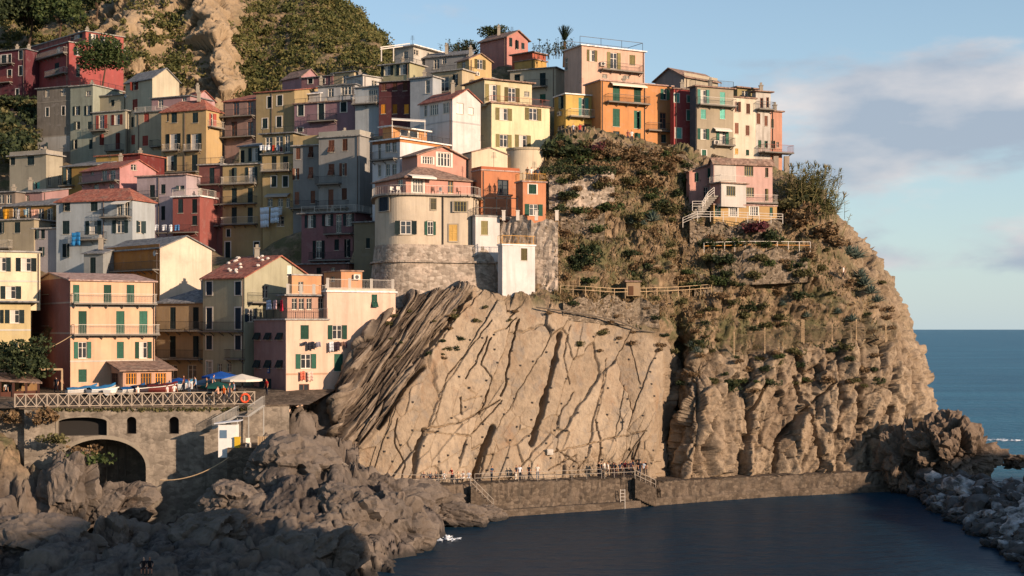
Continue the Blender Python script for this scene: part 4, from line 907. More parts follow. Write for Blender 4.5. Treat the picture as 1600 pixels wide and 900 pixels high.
H('green_cream_house', 'pale green house with red roof weighted by white stones', 161, 37, 317, 382, 490, 433, 600, '#b9b491', 'gR', 400, 'red', 'w L 327,372 440 461 9 n;w L 327,372 481 514 9 n;w L 327,372 524 546 9 n;W L 327 564 592 9;d L 343,358 568 582 7;d R 415 446 466 10;b R 453 414 433 8;o R 391 482 503 16 n;B L 318 381 518 k;B L 359 383 561 k;B R 386 440 473 k;P L 380', ext=4)
H('dim_yellow_house', 'dim yellow house with two long balconies behind the veranda', 166, 25, 244, 319, 319, 473, 600, '#b79a6c', 'hip', 1.7, 'slate', 's L 270,306 480 514 9;s L 270,306 525 558 9;B L 244 318 517 k;B L 244 318 561 k;d L 270 570 592 14;d L 300 570 592 14', wr=8)
H('ochre_house', 'ochre house with grey slate roof and blank cream gable', 174, 45, 160, 250, 331, 387, 480, '#ead6b8', 'gR', 369, 'slate', 's L 182,237 392 422 9;s L 230 434 460 9;B L 159 249 424 k;F L 160 249 388 478 c98326;P L 246', ext=8)
H('grey_shed_house', 'little grey house with lean-to roof left of the ochre house', 180, 25, 131, 161, 161, 396, 430, '#9fa4a2', 'shed', 1.0, 'slate', 's L 145 402 428 9', wr=4)
H('ice_blue_house', 'pale blue house with red hip roof and blue towel', 190, 20, 88, 207, 242, 312, 420, '#b3bdc0', 'hip', 1.9, 'red', 's L 104,147 313 330 11;s L 103 345 366 11;o L 146 345 366 23;s L 103 381 402 11;o L 188 344 364 23;s R 217 345 364 8;d L 187,198 316 337 8;B L 124 167 375 k;B L 163 206 340 k 1.2;P L 162;A L 183 206 314 1.4 c9c4b8', ext=8)
H('cream_corner_house', 'cream house with clutter-filled loggia at the left edge', 196, 20, -20, 53, 53, 343, 400, '#b4a584', 'flat', rc='concrete', spec='s L 2,27 347 364 9;B L -15 20 388 w', wr=6, ext=8)
H('white_narrow_house', 'narrow whitish house left of the pale blue one', 195, 20, 53, 89, 89, 357, 420, '#b9b0ae', 'flat', rc='concrete', spec='s L 58,67 358 373 6;s L 65 386 400 9', wr=6, ext=8)
H('ochre_loggia_house', 'ochre loggia house hung with washing at far left', 200, 20, 5, 88, 88, 320, 350, '#b98a3a', 'shed', 1.4, 'slate', 'd L 24,44 322 341 9;d L 64,78 326 345 9;B L 6 52 343 k;B L 54 88 352 k', wr=6, ext=6)
H('edge_pink_house', 'small pink house with dark roof at the left edge', 206, 20, 22, 66, 66, 300, 325, '#b58a86', 'shed', 1.0, 'slate', 'd L 34,43 305 316 6', wr=6, ext=6)
H('edge_dark_house', 'dark shuttered house touching the left frame edge', 205, 20, -30, 24, 24, 300, 345, '#8f7f70', 'flat', rc='slate', spec='d L 2,14 304 318 8;d L 5 322 338 9', wr=6, ext=6)
H('pink_white_house', 'pinkish white house with rounded roof and dark doors', 208, 22, 214, 291, 291, 273, 365, '#c4aeb0', 'flat', rc='pinkish', spec='s L 238 289 310 8;s L 255 288 303 7;s L 231 318 332 7;s L 284 290 297 8;s L 255 322 344 6;B L 216 248 310 k .6;P L 248', ext=8)
H('pink_gable_house', 'pink house with red lean-to roof and side gable', 213, 38, 128, 187, 244, 262, 320, '#cf8f8a', 'gR', 250, 'red', 'd L 144 266 274 5;d L 163 265 284 8;d L 176 266 284 9;d L 150,174 288 298 8;d R 209 257 266 9;B L 130 187 285 n', ext=6)
H('mustard_house', 'mustard house with dark slate roof in the shaded quarter', 220, 24, 97, 152, 152, 258, 310, '#b58a35', 'shed', 2.0, 'slate', 's L 108 262 288 8;B L 97 117 291 k', wr=9, ext=6)
H('red_parapet_house', 'dark red walled terrace above the pink gable house', 222, 24, 150, 219, 219, 241, 262, '#7d2f2c', 'flat', rc='red', spec='F L 150 185 243 256 c9a03a', wr=6, ext=6)
H('pale_terrace_house', 'pale cream house with arched doors and flat terrace', 228, 26, 15, 72, 98, 241, 300, '#b8ae93', 'flat', rc='concrete', spec='s L 48 243 258 11;s L 20 246 258 7;s L 58 285 295 8 t;d R 78 275 291 5;d R 94 274 288 5;Q .6 b8ae9a;K .2,.4 .35,.5', ext=6, ov=.4)
# ---- middle shaded row
H('terracotta_house', 'terracotta house with railed white-floored terrace', 206, 20, 270, 312, 312, 307, 372, '#a9594e', 'flat', rc='white', spec='s L 282,304 311 333 8;s L 304 337 352 8;T w 1.0;B L 246 310 364 k', wr=6, ext=8)
H('rust_narrow_house', 'narrow rust red house with three stacked balconies', 210, 20, 311, 348, 348, 257, 425, '#96594f', 'flat', rc='concrete', spec='s L 331 262 288 8;s L 331 295 320 8;s L 331 328 352 8;B L 312 346 289 k;B L 312 346 321 k;B L 312 346 354 k;o L 328 372 390 18;T k .9', wr=6)
H('tall_yellow_house', 'tall yellow house with stacked balconies and white chairs', 207.5, 20, 348, 409, 409, 256, 425, '#c3a468', 'flat', rc='concrete', spec='s L 366 262 286 8;o L 393 261 286 17;s L 366,391 294 317 8;s L 366,391 324 350 8;w L 357 358 370 6;w L 356,401 378 404 8;B L 349 402 288 w;B L 349 402 319 k;B L 349 403 351 w', wr=6)
H('yellow_top_floor', 'cream top floor with slate roof above the stacked yellow balconies', 210, 20, 374, 409, 409, 228, 257, '#b5a67e', 'shed', .9, 'slate', 's L 379 235 254 6;o L 398 231 252 18', wr=4, ext=1, base=False)
H('laundry_house', 'slim yellow house with big white sheets hung out', 205, 20, 410, 458, 458, 240, 420, '#c5a666', 'flat', rc='slate', spec='s L 428,446 244 266 8;w L 428,446 275 292 8;B L 411 455 268 w;d L 422,438 310 323 8;d L 450 309 324 6;d L 438 338 354 12;w L 427 383 396 5;d L 437 389 400 5;s L 450 390 402 6;A L 418 454 303 .9 9a958c', wr=6)
H('laundry_loggia', 'awning-covered loggia on the roof of the sheet-hung house', 206.3, 20, 410, 458, 458, 208, 240, '#a79468', 'flat', rc='slate', spec='d L 420 214 238 11;d L 436 212 238 12;d L 449 210 238 8;T k .9', wr=4, ext=.5, ov=.5, base=False)
H('grey_low_house', 'lower grey house half with small brown shutters', 202.5, 20, 458, 498, 498, 227, 345, '#8f8f8b', 'flat', rc='concrete', spec='s L 466 231 249 7 b;a L 486 229 246 7 b;s L 464 263 281 7 b;a L 486 261 279 7 b;s L 464 300 320 7 b;s L 489 298 318 7 b;Q 1.3 cfb071;B L 456 496 326 k', wr=6)
H('grey_tall_house', 'tall grey house with brown shutters and sunlit side', 198.5, 24, 498, 562, 584, 212, 345, '#a3a19a', 'flat', rc='concrete', spec='a L 518 219 238 9 b;s L 539 217 236 8 b;a L 518 256 274 9 b;s L 538 255 275 8 b;s L 517 296 325 8 b;s L 538 294 312 8 b;B L 497 534 288 k;B L 498 545 326 k;Q .7 b9b4a4;K .5,.4', ov=.25)
H('mauve_house', 'mauve house with full-width balconies and open shutters', 189, 23, 471, 555, 592, 332, 470, '#9d6a6c', 'flat', rc='slate', spec='o L 485 336 356 16;o L 512 335 353 16;d L 529 335 364 9;o L 545 334 353 16;B L 510 553 366 k;o L 498 376 404 17;s L 526 374 391 7;s L 544 374 402 7;B L 487 553 407 k;s L 498 410 428 6;d L 521 412 424 6;s L 545 408 424 6;T w .9', ext=8, ov=.5)
H('dark_brick_house', 'dim brick red house wedged behind the orange roof rooms', 180, 24, 440, 545, 596, 412, 480, '#8a5b50', 'flat', rc='slate', spec='s L 498 418 432 7;d L 520 418 430 7', ext=10)
H('olive_side_house', 'shadowed olive house filling the gap left of the bastion', 179, 24, 553, 590, 590, 347, 480, '#8c8468', 'flat', rc='slate', spec='d L 572 440 452 7;s L 575 372 388 6', ext=8)
# ---- upper shaded row
H('crimson_house', 'crimson house with tree before it, top left', 266, 45, 38, 108, 193, 66, 160, '#b3504a', 'flat', rc='concrete', spec='d L 54 74 90 6;d L 91 73 90 6;s L 52 100 115 6;s L 89 98 117 7;s L 52 138 156 6;o R 122 74 87 13;s R 122 100 120 6;o R 147 79 91 12;s R 165 85 98 6;s R 183 88 96 6;B L 41 106 92 w;B L 76 106 118 w;T k .8', ext=8)
H('crimson_top_floor', 'crimson top storey with open shutters above the tree', 272, 45, 44, 134, 193, 49, 68, '#b85a4e', 'flat', rc='concrete', spec='o L 80 54 65 17;o L 120 51 61 17;o R 146 53 70 14;o R 163 57 73 12;o R 181 62 74 11;B R 140 177 72 k .7;K .3,.3 .1,.2', ext=1, base=False)
H('wine_house', 'wine red house at the far top left edge', 271, 24, -30, 40, 40, 77, 165, '#6f333c', 'flat', rc='slate', spec='w L 6 86 102 8;w L 15 85 100 5;w L 32 79 93 5;w L 32 103 118 5;w L 15 109 121 6;w L 27 139 156 5;B L -10 23 101 k;B L -10 20 130 r;K .1,.3 .3,.2', ext=8)
H('old_stone_house', 'weathered old stone house with peeling walls', 249, 24, 58, 110, 110, 135, 240, '#8b8172', 'flat', rc='slate', spec='d L 74 140 152 6;d L 99 137 150 6;w L 74 168 182 5;w L 99 166 180 5;s L 72 223 235 6;s L 98 221 231 6;F L 58 109 214 240 b5b2a8;C L 158 a09684;C L 212 a09684', wr=8, ext=8, dirt=1.3)
H('sage_house', 'sage green narrow house beside the old stone house', 246.5, 24, 110, 145, 145, 133, 255, '#a0a792', 'flat', rc='concrete', spec='o L 120 166 180 10;o L 138 165 180 10;s L 122,140 190 202 6;s L 118,142 218 233 6;d L 138 142 150 7;T k .8', wr=8, ext=8, dirt=.9)
H('cream_balcony_house', 'cream house with red open shutters and small balcony', 243.5, 24, 145, 196, 196, 173, 250, '#b9b196', 'flat', rc='concrete', spec='o L 159 180 201 16 r;o L 183 179 195 16 r;s L 159 210 227 7 r;s L 184 208 234 7 r;B L 145 170 205 k;B L 168 194 236 n', wr=8, ext=8)
H('cream_attic', 'cream attic room set back over the red-shuttered house', 246, 24, 143, 194, 194, 148, 173, '#b3a98a', 'flat', rc='slate', spec='s L 176 156 166 5', wr=6, ext=.5, base=False)
H('tall_cream_house', 'tall cream house with sunlit gable below the rocky hill', 240.5, 40, 196, 238, 280, 122, 250, '#cfc3a2', 'gR', 107, 'slate', 's L 212 125 141 8 r;s L 211 155 172 8 r;s L 207 183 199 4;s L 208 211 226 6 r', ext=8)
H('pink_low_house', 'low pink house with roof railing behind the red roof', 237, 24, 237, 297, 297, 150, 180, '#b98f8e', 'flat', rc='slate', spec='d L 251 155 168 8;d L 288 149 158 7', wr=6, ext=5)
H('pink_back_house', 'pink gabled house under the scrub slope', 250, 42, 285, 302, 336, 154, 185, '#cfa0a0', 'gR', 142, 'red', 'K .4,.4', ext=5)
H('red_shutter_house', 'cream house with three red shutters and rail terrace', 234, 24, 211, 252, 252, 174, 262, '#bdb08e', 'flat', rc='slate', spec='s L 229 177 191 8 r;s L 227 212 228 9 r;B L 238 252 230 k;T w .8;P L 217', wr=7, ext=8)
H('butter_house', 'butter yellow house with red hip roof and balconies', 227, 24, 252, 322, 347, 171, 285, '#cdaa6b', 'hip', 2.0, 'red', 's L 272,305 176 192 9;s L 262 177 190 3;o L 271,304 209 234 21;o L 266 243 267 20;s L 304 242 267 9;B L 256 282 236 w .7;B L 289 315 236 w .7;B L 256 311 270 k;s R 330 177 198 6 r;B R 324 345 200 w .8;P L 289', ext=8)
H('loggia_house', 'brownish house with two deep timber loggias', 229, 22, 349, 400, 400, 156, 222, '#a07f74', 'shed', 2.2, 'red', 'd L 369,391 158 180 9 b;d L 366,391 190 213 9 b;B L 350 400 183 k 1.3;B L 350 400 215 k 1.3;P L 352', wr=8, ext=8)
H('olive_house', 'olive house with four white-framed dark windows', 226, 22, 400, 460, 460, 141, 222, '#b39c68', 'shed', 1.6, 'red', 'w L 421 151 169 7;w L 437 149 165 8;w L 414 185 201 8;w L 436 182 199 8;P L 425', wr=8, ext=8)
H('plum_house', 'plum pink house with white-framed doors and small balcony', 221, 22, 460, 555, 555, 157, 222, '#a17a82', 'flat', rc='brown', spec='w L 470 162 181 9;w L 502 159 187 9;w L 537 156 175 9;w L 469 199 206 8;B L 484 527 190 k;T k .7', wr=8, ext=8)
H('white_attic_house', 'white attic house with row of glazed doors', 227, 22, 497, 555, 555, 132, 160, '#c3c4c2', 'flat', rc='slate', spec='d L 517 138 151 9;q L 543 135 148 21;T k .7', wr=6, ext=3)
H('white_stair_house', 'white lean-to house with outside stair', 229, 22, 459, 500, 500, 146, 162, '#c6c3bd', 'shed', 1.6, 'white', 'd L 480 148 157 5;K .1,.2', wr=6, ext=3)
H('ice_white_house', 'bluish white house with glass doors left of the maroon one', 218, 22, 555, 593, 593, 135, 200, '#b6bfc2', 'flat', rc='concrete', spec='q L 583 140 160 14;B L 553 592 163 w', wr=7, ext=8)
H('white_roof_block', 'white rooftop block catching sunlight behind glazed doors', 228, 45, 542, 567, 600, 118, 140, '#d0cbc2', 'flat', rc='concrete', spec='d R 585 126 136 8', ext=4)
H('maroon_house', 'dark maroon house with orange shutters', 215.5, 20, 592, 641, 641, 126, 205, '#6f3a3c', 'shed', .8, 'slate', 's L 600,617,633 128 142 7 b;s L 599,617,635 163 178 7 y;C L 150 77484a', wr=7, ext=8)
H('pale_blue_wall_house', 'pale blue rendered house between maroon house and white gable', 212, 30, 641, 676, 690, 120, 210, '#b5bcc0', 'flat', rc='concrete', spec='d L 668 125 146 7', wr=5, ext=8)
H('pink_hill_house', 'small pink house at the foot of the sunny hill', 250, 44, 441, 471, 499, 119, 140, '#c08f90', 'gR', 108, 'brown', '', ext=5)
H('rosy_back_house', 'rosy house with two white windows in the back row', 243, 26, 471, 520, 520, 118, 142, '#96666a', 'shed', .9, 'slate', 'w L 485,504 122 131 7', wr=6, ext=5)
H('cream_back_house', 'cream terrace house with flower boxes in the back row', 241, 30, 520, 553, 570, 112, 140, '#c7b285', 'flat', rc='slate', spec='d L 540 118 130 10;T k .8', ext=5)
# ---- top centre
H('olive_modern_house', 'olive-cream modern house with paired dark doors under the pergola', 228, 30, 595, 640, 664, 98, 128, '#b8b184', 'flat', rc='concrete', spec='o L 605 102 118 18;o L 629 100 117 18;T k .7', ext=6, ov=.4)
H('pergola_house', 'white pergola-topped house on the skyline', 234, 34, 617, 646, 687, 72, 105, '#c9c3b4', 'flat', rc='white', spec='d L 634 80 92 7;d R 650 78 86 9', ext=6, ov=.8)
H('grey_sky_house', 'grey house with slate eaves on the skyline', 232, 26, 664, 732, 740, 84, 115, '#9c9c9a', 'shed', .8, 'slate', 'd L 682 92 108 9;d L 694 91 100 7', wr=6, ext=6)
H('sunny_dormer_house', 'small sunlit yellow gable house with open shutters', 219, 52, 714, 733, 768, 92, 112, '#dcb872', 'gR', 84, 'brown', 'o R 750 93 108 16 o;d L 724 92 106 6', ext=4)
H('cream_terrace_house', 'cream house with dark garage-like opening and broad terrace', 216.5, 30, 675, 722, 796, 109, 150, '#cdb98f', 'flat', rc='concrete', spec='d L 694 120 143 15;s L 711 116 134 8;d R 778 96 106 8;T k .7', ext=7, ov=.35)
H('pink_skyline_house', 'pink gabled house highest on the skyline', 236, 46, 750, 792, 825, 57, 95, '#cf8878', 'gR', 48, 'brown', 's R 798 59 73 5;s R 808 63 77 5;s R 817 67 77 5', ext=8, ov=.4)
H('red_flat_house', 'low red-orange house right of the pink skyline house', 229, 40, 800, 832, 853, 82, 94, '#c1603f', 'flat', rc='brown', ext=1, ov=.4, base=False)
H('yellow_flat_house', 'low yellow house under the red-orange one', 228, 40, 804, 835, 854, 93, 112, '#d8a844', 'flat', rc='brown', ext=6, ov=.2)
H('cream_slate_house', 'cream house with long slate eaves behind the palm row', 213, 24, 797, 868, 882, 106, 170, '#c9bda0', 'flat', rc='slate', spec='s L 808 116 127 9;s L 848 114 136 9;s L 848 147 161 9 g;B L 822 856 137 k', ext=8)
H('peach_tall_house', 'peach house with roof frame and balcony on the skyline', 208, 62, 882, 909, 1007, 71, 135, '#ecbc9e', 'flat', rc='white', spec='d L 885 90 110 5;o R 925 78 96 15 o;o R 959 82 108 20 o;s R 988 86 102 9 o;B R 937 1001 112 k;q R 945 116 122 8;q R 979 118 123 9;P R 1005', ext=8)
H('lemon_house', 'bright lemon yellow house with teal balcony door', 198, 66, 866, 884, 938, 147, 218, '#dcb445', 'flat', rc='white', spec='s L 877 151 171 7;d L 876 196 203 11;s R 909 153 182 10 t;d R 918 194 212 11 b;B R 887 932 184 w', ext=6, ov=.2)
H('orange_house', 'big orange house with green shutters on the cliff top', ('bright lemon yellow house with teal balcony door', -3.0), 64, 914, 939, 1050, 126, 232, '#de9448', 'flat', rc='pinkish', spec='s R 963,996 132 160 11 g;s R 1037 139 156 10 g;s R 963 170 198 11 g;s R 996 173 201 11 g;d R 1036 176 201 10 b;d R 963 205 217 10 g;s R 996 208 226 10 g;d R 1037 210 223 8 g;B R 946 1011 162 k;B R 1010 1049 205 k .7;A R 953 1007 128 .8 d9cdb8;P R 1007;P R 941', ext=6, ov=.25)
H('red_house', 'slim crimson house with white window surrounds', 199.5, 66, 1051, 1053, 1083, 139, 245, '#b84a46', 'flat', rc='brown', spec='w R 1057 146 160 8 t;w R 1076 149 160 5 t;w R 1076 172 188 6 t;w R 1060 200 216 9 t;W R 1059 231 238 4;d R 1074 234 241 4', ext=6, ov=.2, wl=6)
H('grey_green_house', 'grey-beige house with turquoise shutters and blue-grey side', 197.5, 66, 1078, 1087, 1146, 135, 258, '#b3a486', 'flat', rc='brown', spec='o R 1099 140 164 17 t;s R 1129 144 166 8 t;s R 1099,1129 171 186 8 t;o R 1099 201 218 17 g;o R 1129 203 226 18 g;w R 1100 234 244 7 g;B R 1089 1146 166 w;B R 1114 1144 228 k;A R 1114 1140 199 .7 cdc6b8;F L 1078 1087 136 256 59626a;P R 1088;T k .9', ext=6, ov=.3)
H('grey_gable_house', 'grey gabled house above the turquoise shutters', 205, 48, 1024, 1069, 1122, 119, 150, '#8b8b88', 'gL', 107, 'brown', 's R 1081 116 123 8 t;s R 1105 119 134 8 t;F R 1069 1121 113 136 bfb194', ext=6, ov=.4)
H('ivory_house', 'plain ivory house with four brown shutters', 201, 66, 1143, 1146, 1181, 152, 256, '#e8dabc', 'flat', rc='brown', spec='s R 1151 159 175 6 b;s R 1169 162 178 6 b;s R 1151 192 209 6 b;s R 1168 196 212 6 b;s R 1151 232 241 5 e;s R 1168 234 243 5 g', ext=8, ov=.2, wl=7)
H('ivory_roof_room', 'olive roof room with brown eaves on the ivory house', 204, 60, 1146, 1152, 1180, 137, 153, '#a8975e', 'flat', rc='brown', spec='d R 1164 142 150 10', ext=.5, ov=.5, base=False, wl=4)
H('white_stained_house', 'stained white house with green eaves and balcony', 202.5, 66, 1177, 1181, 1204, 143, 256, '#d3cabb', 'flat', rc='brown', spec='s R 1190 153 171 5 b;s R 1199 152 168 4 b;s R 1185 177 194 6 b;s R 1197 181 197 5 b;s R 1187 219 231 5 g;s R 1197 220 231 5 g;B R 1181 1206 172 n', ext=8, ov=.4, dirt=1.3, wl=7)
H('salmon_end_house', 'salmon end house on pillars at the seaward end of the row', 203.5, 66, 1200, 1204, 1222, 174, 246, '#dd9a78', 'flat', rc='brown', spec='s R 1207 186 200 4 g;d R 1215 222 230 4;s R 1207 220 232 4 g;B R 1185 1231 240 r 1.6', ext=5, ov=.3, wl=6)
# ---- houses in the middle, lit
H('pale_yellow_house', 'large pale yellow house with olive shutters', 195, 61, 750, 768, 859, 161, 250, '#f2e2ae', 'flat', rc='brown', spec='o R 787,833 169 188 24 o;o R 787 210 230 23 o;o R 817 211 230 23 o;T r .9', ext=8, ov=.25)
H('yellow_upper_house', 'set-back terrace floor of the pale yellow house', ('large pale yellow house with olive shutters', 1.4), 61, 726, 757, 831, 124, 162, '#e3d4a2', 'flat', rc='brown', spec='o R 770 132 158 22 o;o R 800 137 159 22 o;q R 823 143 151 8', ext=.3, ov=.45, base=False)
H('white_gable_house', 'white gabled house with clean blank sunlit gable', 191, 47, 656, 707, 751, 154, 245, '#eae2da', 'gR', 140, 'red', 'd L 665 164 182 5;q L 678 163 180 13;q L 697 160 177 10;b R 719 161 178 11;b R 736 168 179 8;C L 190 c9c6c2;C R 191 c9c6c2', ext=8, ov=.25)
H('white_orange_house', 'white house with orange cornice and roof terrace', 184, 40, 582, 625, 717, 217, 290, '#e6e4e2', 'flat', rc='white', spec='d L 593 221 250 5;d L 606 219 238 8;d L 616 217 238 7;d L 593 257 276 5;d L 606,616 256 275 7;B L 584 621 250 k .8;C R 222 dd8a34 .5;C L 222 a8642c .5;T k .8', ext=8, ov=.35)  # left cornice is a darker orange, with that side's shade in it
H('orange_kiosk', 'orange terrace room under a white awning', 187, 40, 598, 612, 667, 198, 216, '#dd9a52', 'flat', rc='white', spec='d R 640 202 214 30', ext=.2, ov=.5, base=False)
H('pink_attic_house', 'pink gabled attic with big white-framed windows', 178, 52, 628, 652, 729, 242, 275, '#d99a82', 'gR', 229, 'brown', 'W R 668 245 256 16;W R 694 239 260 20', ext=1.5, ov=.4, base=False)
H('pink_terrace_house', 'pink house with grey-tiled hip roof and long railed terrace', 172.3, 58, 586, 634, 739, 277, 304, '#dd9c86', 'hip', 1.9, 'brown', 'd L 625 277 292 8;W R 653 277 301 16;d R 704 279 302 8 e;A R 637 675 272 1.2 d9d0c0', ext=.2, ov=.4, base=False)
H('cream_gable_house', 'cream gabled house in front of the pale yellow one', 182, 60, 723, 737, 793, 238, 300, '#ecd6b0', 'gR', 231, 'brown', '', ext=6, ov=.12)
H('orange_terrace_house', 'deep orange house behind the pergola terrace', 176, 62, 737, 752, 812, 266, 340, '#d4834e', 'flat', rc='pinkish', spec='d R 786 281 305 17 n;Q .35 c76a38', ext=6, ov=.1)
H('orange_tower_house', 'narrow orange house with people on its roof terrace', 172, 66, 806, 817, 853, 284, 342, '#dd8c56', 'flat', rc='pinkish', spec='w R 832 288 303 12 g;o R 834 319 337 26 g;T y .9', ext=4, ov=.15)
H('white_step_house', 'small white house stepping down beside the stone bastion', 170.2, 66, 740, 743, 781, 338, 404, '#e6e0d8', 'flat', rc='concrete', spec='s R 757 345 367 11 o;d R 754 385 392 5;T k .9', ext=3, ov=.12, wl=4, base=False)
H('white_tower', 'blank white tower house with one olive window', 167.2, 63, 778, 785, 836, 383, 482, '#e8e4de', 'flat', rc='white', spec='s R 819 388 407 10 o;d R 814 460 466 4;T y 1.0', ext=1, ov=.12, cat='tower', base=False, wl=3)
# ---- pink house on the headland slope
H('pink_wing', 'salmon wing of the railed villa on the headland', 187, 74, 1074, 1077, 1117, 268, 340, '#dc9c88', 'shed', 254, 'brown', 's R 1089 270 284 5 g;s R 1108 263 278 5 g;d R 1103 292 312 7', ext=3, wl=6, base=False)
H('pink_villa', 'pink villa with grid windows on the headland slope', 185.5, 74, 1112, 1115, 1207, 253, 322, '#e0b0a0', 'gL', 247, 'brown', 'q R 1134 258 281 21 o;q R 1170 260 275 14 o;q R 1198 262 277 5 o;q R 1171 293 307 14 o;s R 1198 295 314 5 o;F R 1116 1150 256 318 ddd3c4;B R 1160 1211 318 w 1.0', ext=3, wl=6, base=False)
H('villa_bay', 'white projecting bay with balcony on the pink villa', 182.8, 62, 1109, 1127, 1166, 286, 320, '#d9d2c6', 'flat', rc='brown', spec='q L 1117 291 306 5 o;q R 1142 291 306 14 o;F L 1110 1126 287 320 dc9c88;T w .9', ext=.2, wr=3, ov=.3, base=False)
H('villa_basement', 'yellow arched basement under the pink villa', 183.4, 74, 1112, 1115, 1214, 320, 342, '#cfa55e', 'flat', rc='pinkish', spec='s R 1120 321 338 6 g;W R 1146 323 338 12;W R 1178 323 337 12;s R 1205 324 338 5 g', ext=3, wl=3, ov=.1, base=False)

# ---- rounded grey house on its stone bastion, round cream turret
def curved_wall(name, label, pts, z0, z1, mat, batter=0, cat='house', wins=(), n=1, cap=True):
    """pts: list of plan points left to right; outward is to their right-hand (camera) side"""
    c = sum(pts, Vector((0,0,0)))/len(pts); root = empty(name, Vector((c.x, c.y, z0)), label, cat); mb = MB(); N = len(pts); nz_ = 14 if batter else 2
    rows = []
    for k in range(nz_+1):
        t = k/nz_; z = z0+(z1-z0)*t; row = []
        for i, p in enumerate(pts):
            d = pts[min(i+1, N-1)]-pts[max(i-1, 0)]; nn = Vector((d.y, -d.x, 0)).normalized(); row.append(p+nn*batter*(1-t)+Vector((0, 0, z)))
        rows.append(row)
    for k in range(nz_):
        for i in range(N-1): mb.poly([rows[k][i], rows[k][i+1], rows[k+1][i+1], rows[k+1][i]])
    if cap: mb.poly(rows[-1])
    mb.build('wall', mat, root, WL[root.name], fixn=False)
    return root
def on_pts(pts, px, py):
    for a, b in zip(pts[:-1], pts[1:]):
        d = b-a; k = (px-CX)/F; den = d.x-k*d.y
        if abs(den) < 1e-6: continue
        u = (k*a.y-a.x)/den
        if -.001 <= u <= 1.001:
            p = a+d*u; r = d.normalized(); return p+Vector((0, 0, CAMH-(py-HY)/F*p.y)), r, Vector((r.y, -r.x, 0))
def flat_win(root, pts, cx, y0, y1, w, ty, c):
    hit = on_pts(pts, cx, y1)
    if not hit: return
    p, r, n = hit; px_m = F/p.y; wm = w/px_m/max(.3, r.x+.2*r.y); hh = (y1-y0)/px_m; rz = math.atan2(r.y, r.x); sm = flat(SH[c], .75, .2, .35)
    ow = wm*.54 if ty == 'o' else wm; s = p-r*ow/2
    win = inst('window', U_FR4 if ty == 'q' else U_FR, M_WHITE if ty == 'o' else sm, root, s+n*.08, rz, (ow, 1, hh)); inst('pane', U_PN, glass() if ty != 'e' else flat('#c9a35c'), win, s+n*.03+r*.03, rz, (ow-.06, 1, hh)); inst('surround', U_TRIM, plaster('#a89c88'), win, s+n*.03, rz, (ow, 1, hh)); inst('sill', U_SILL, M_TRIM, win, s+n*.06, rz, (ow, 1, 1))
    if ty in ('s', 'e'):
        for k in (0, 1): inst('shutter', U_SH, sm, win, s+r*(k*ow/2)+n*.07, rz, (ow*.49, 1, hh))
    if ty == 'o':
        inst('shutter', U_SH, sm, win, s-r*ow*.47+n*.1, rz, (ow*.45, 1, hh)); inst('shutter', U_SH, sm, win, s+r*(ow+.03)+n*.1, rz, (ow*.45, 1, hh))
A0 = atz(586, 0, 175.5); A1 = atz(592, 0, 171.5); A2 = atz(612, 0, 169.3); A3 = atz(640, 0, 169.0); A4 = atz(742, 0, 172.0)
def bez(ps, n): 
    out = []
    for a, b, c in zip(ps[:-2], ps[1:-1], ps[2:]):
        pass
    T = np.array([[list(p)] for p in ps]); B = catmull(np.repeat(T, 2, axis=1), 2, n); return [Vector(B[i,0]) for i in range(n)]
GP = bez([atz(588, 0, 182), A0, A1, A2, A3, atz(690, 0, 170.3), A4, atz(748, 0, 182)], 43)
zt_ = at(640, 304, 169).z; zm_ = at(640, 382, 169).z
gr = curved_wall('rounded_house', 'grey-beige rounded house standing on the stone bastion', GP, zm_-.3, zt_, plaster('#dcc9aa', .7)); 
for a in ((600,308,330,11,'s','n'),(677,310,328,9,'q','o'),(719,315,331,20,'q','o'),(634,345,366,33,'o','k'),(672,346,367,17,'o','g'),(708,351,377,13,'e','e')): flat_win(gr, GP, *a)
m = MB()
for i in range(len(GP)-1): 
    a, b = GP[i], GP[i+1]; d = (b-a); nn = Vector((d.y, -d.x, 0)).normalized(); m.slab([a+Vector((0,0,zt_+.12)), b+Vector((0,0,zt_+.12)), b+nn*.5+Vector((0,0,zt_+.12)), a+nn*.5+Vector((0,0,zt_+.12))], .18)
m.poly([p+Vector((0,0,zt_+.1)) for p in GP]); m.build('terrace_slab', plaster('#b9ab98'), gr, WL[gr.name])
m = MB(); rl = [GP[i]+Vector((GP[min(i+1,42)].y-GP[max(i-1,0)].y, -(GP[min(i+1,42)].x-GP[max(i-1,0)].x), 0)).normalized()*.4+Vector((0,0,zt_+.12)) for i in range(8, 38)]
rail_mesh(m, rl, 1.0, .2); m.build('terrace_railing', M_LIGHTRAIL, gr, WL[gr.name])
hp = on_pts(GP, 692, 340); m = MB(); m.tube([hp[0]+hp[2]*.1+Vector((0,0,3)), hp[0]+hp[2]*.1-Vector((0,0,3.2))], [.09, .09], 6); m.build('drainpipe', flat('#4d463f'), gr, WL[gr.name])
GB = bez([atz(586, 0, 184), atz(585, 0, 175), atz(590, 0, 170.6), atz(611, 0, 168.4), atz(640, 0, 168.1), atz(690, 0, 169.4), atz(782, 0, 172.4), atz(788, 0, 184)], 60)
bz = at(640, 500, 168).z
ba = curved_wall('stone_bastion', 'bulging rubble stone bastion under the rounded house', GB, bz-3, zm_, M_WALL, 1.4, 'wall')
m = MB()
for i in range(8, 52):
    a, b = GB[i], GB[i+1]; d = b-a; nn = Vector((d.y, -d.x, 0)).normalized(); zz = zm_-1.9; m.slab([a+nn*.1+Vector((0,0,zz)), b+nn*.1+Vector((0,0,zz)), b+nn*.55+Vector((0,0,zz-.05)), a+nn*.55+Vector((0,0,zz-.05))], .22)
m.build('ledge_course', M_WALL, ba, WL[ba.name])
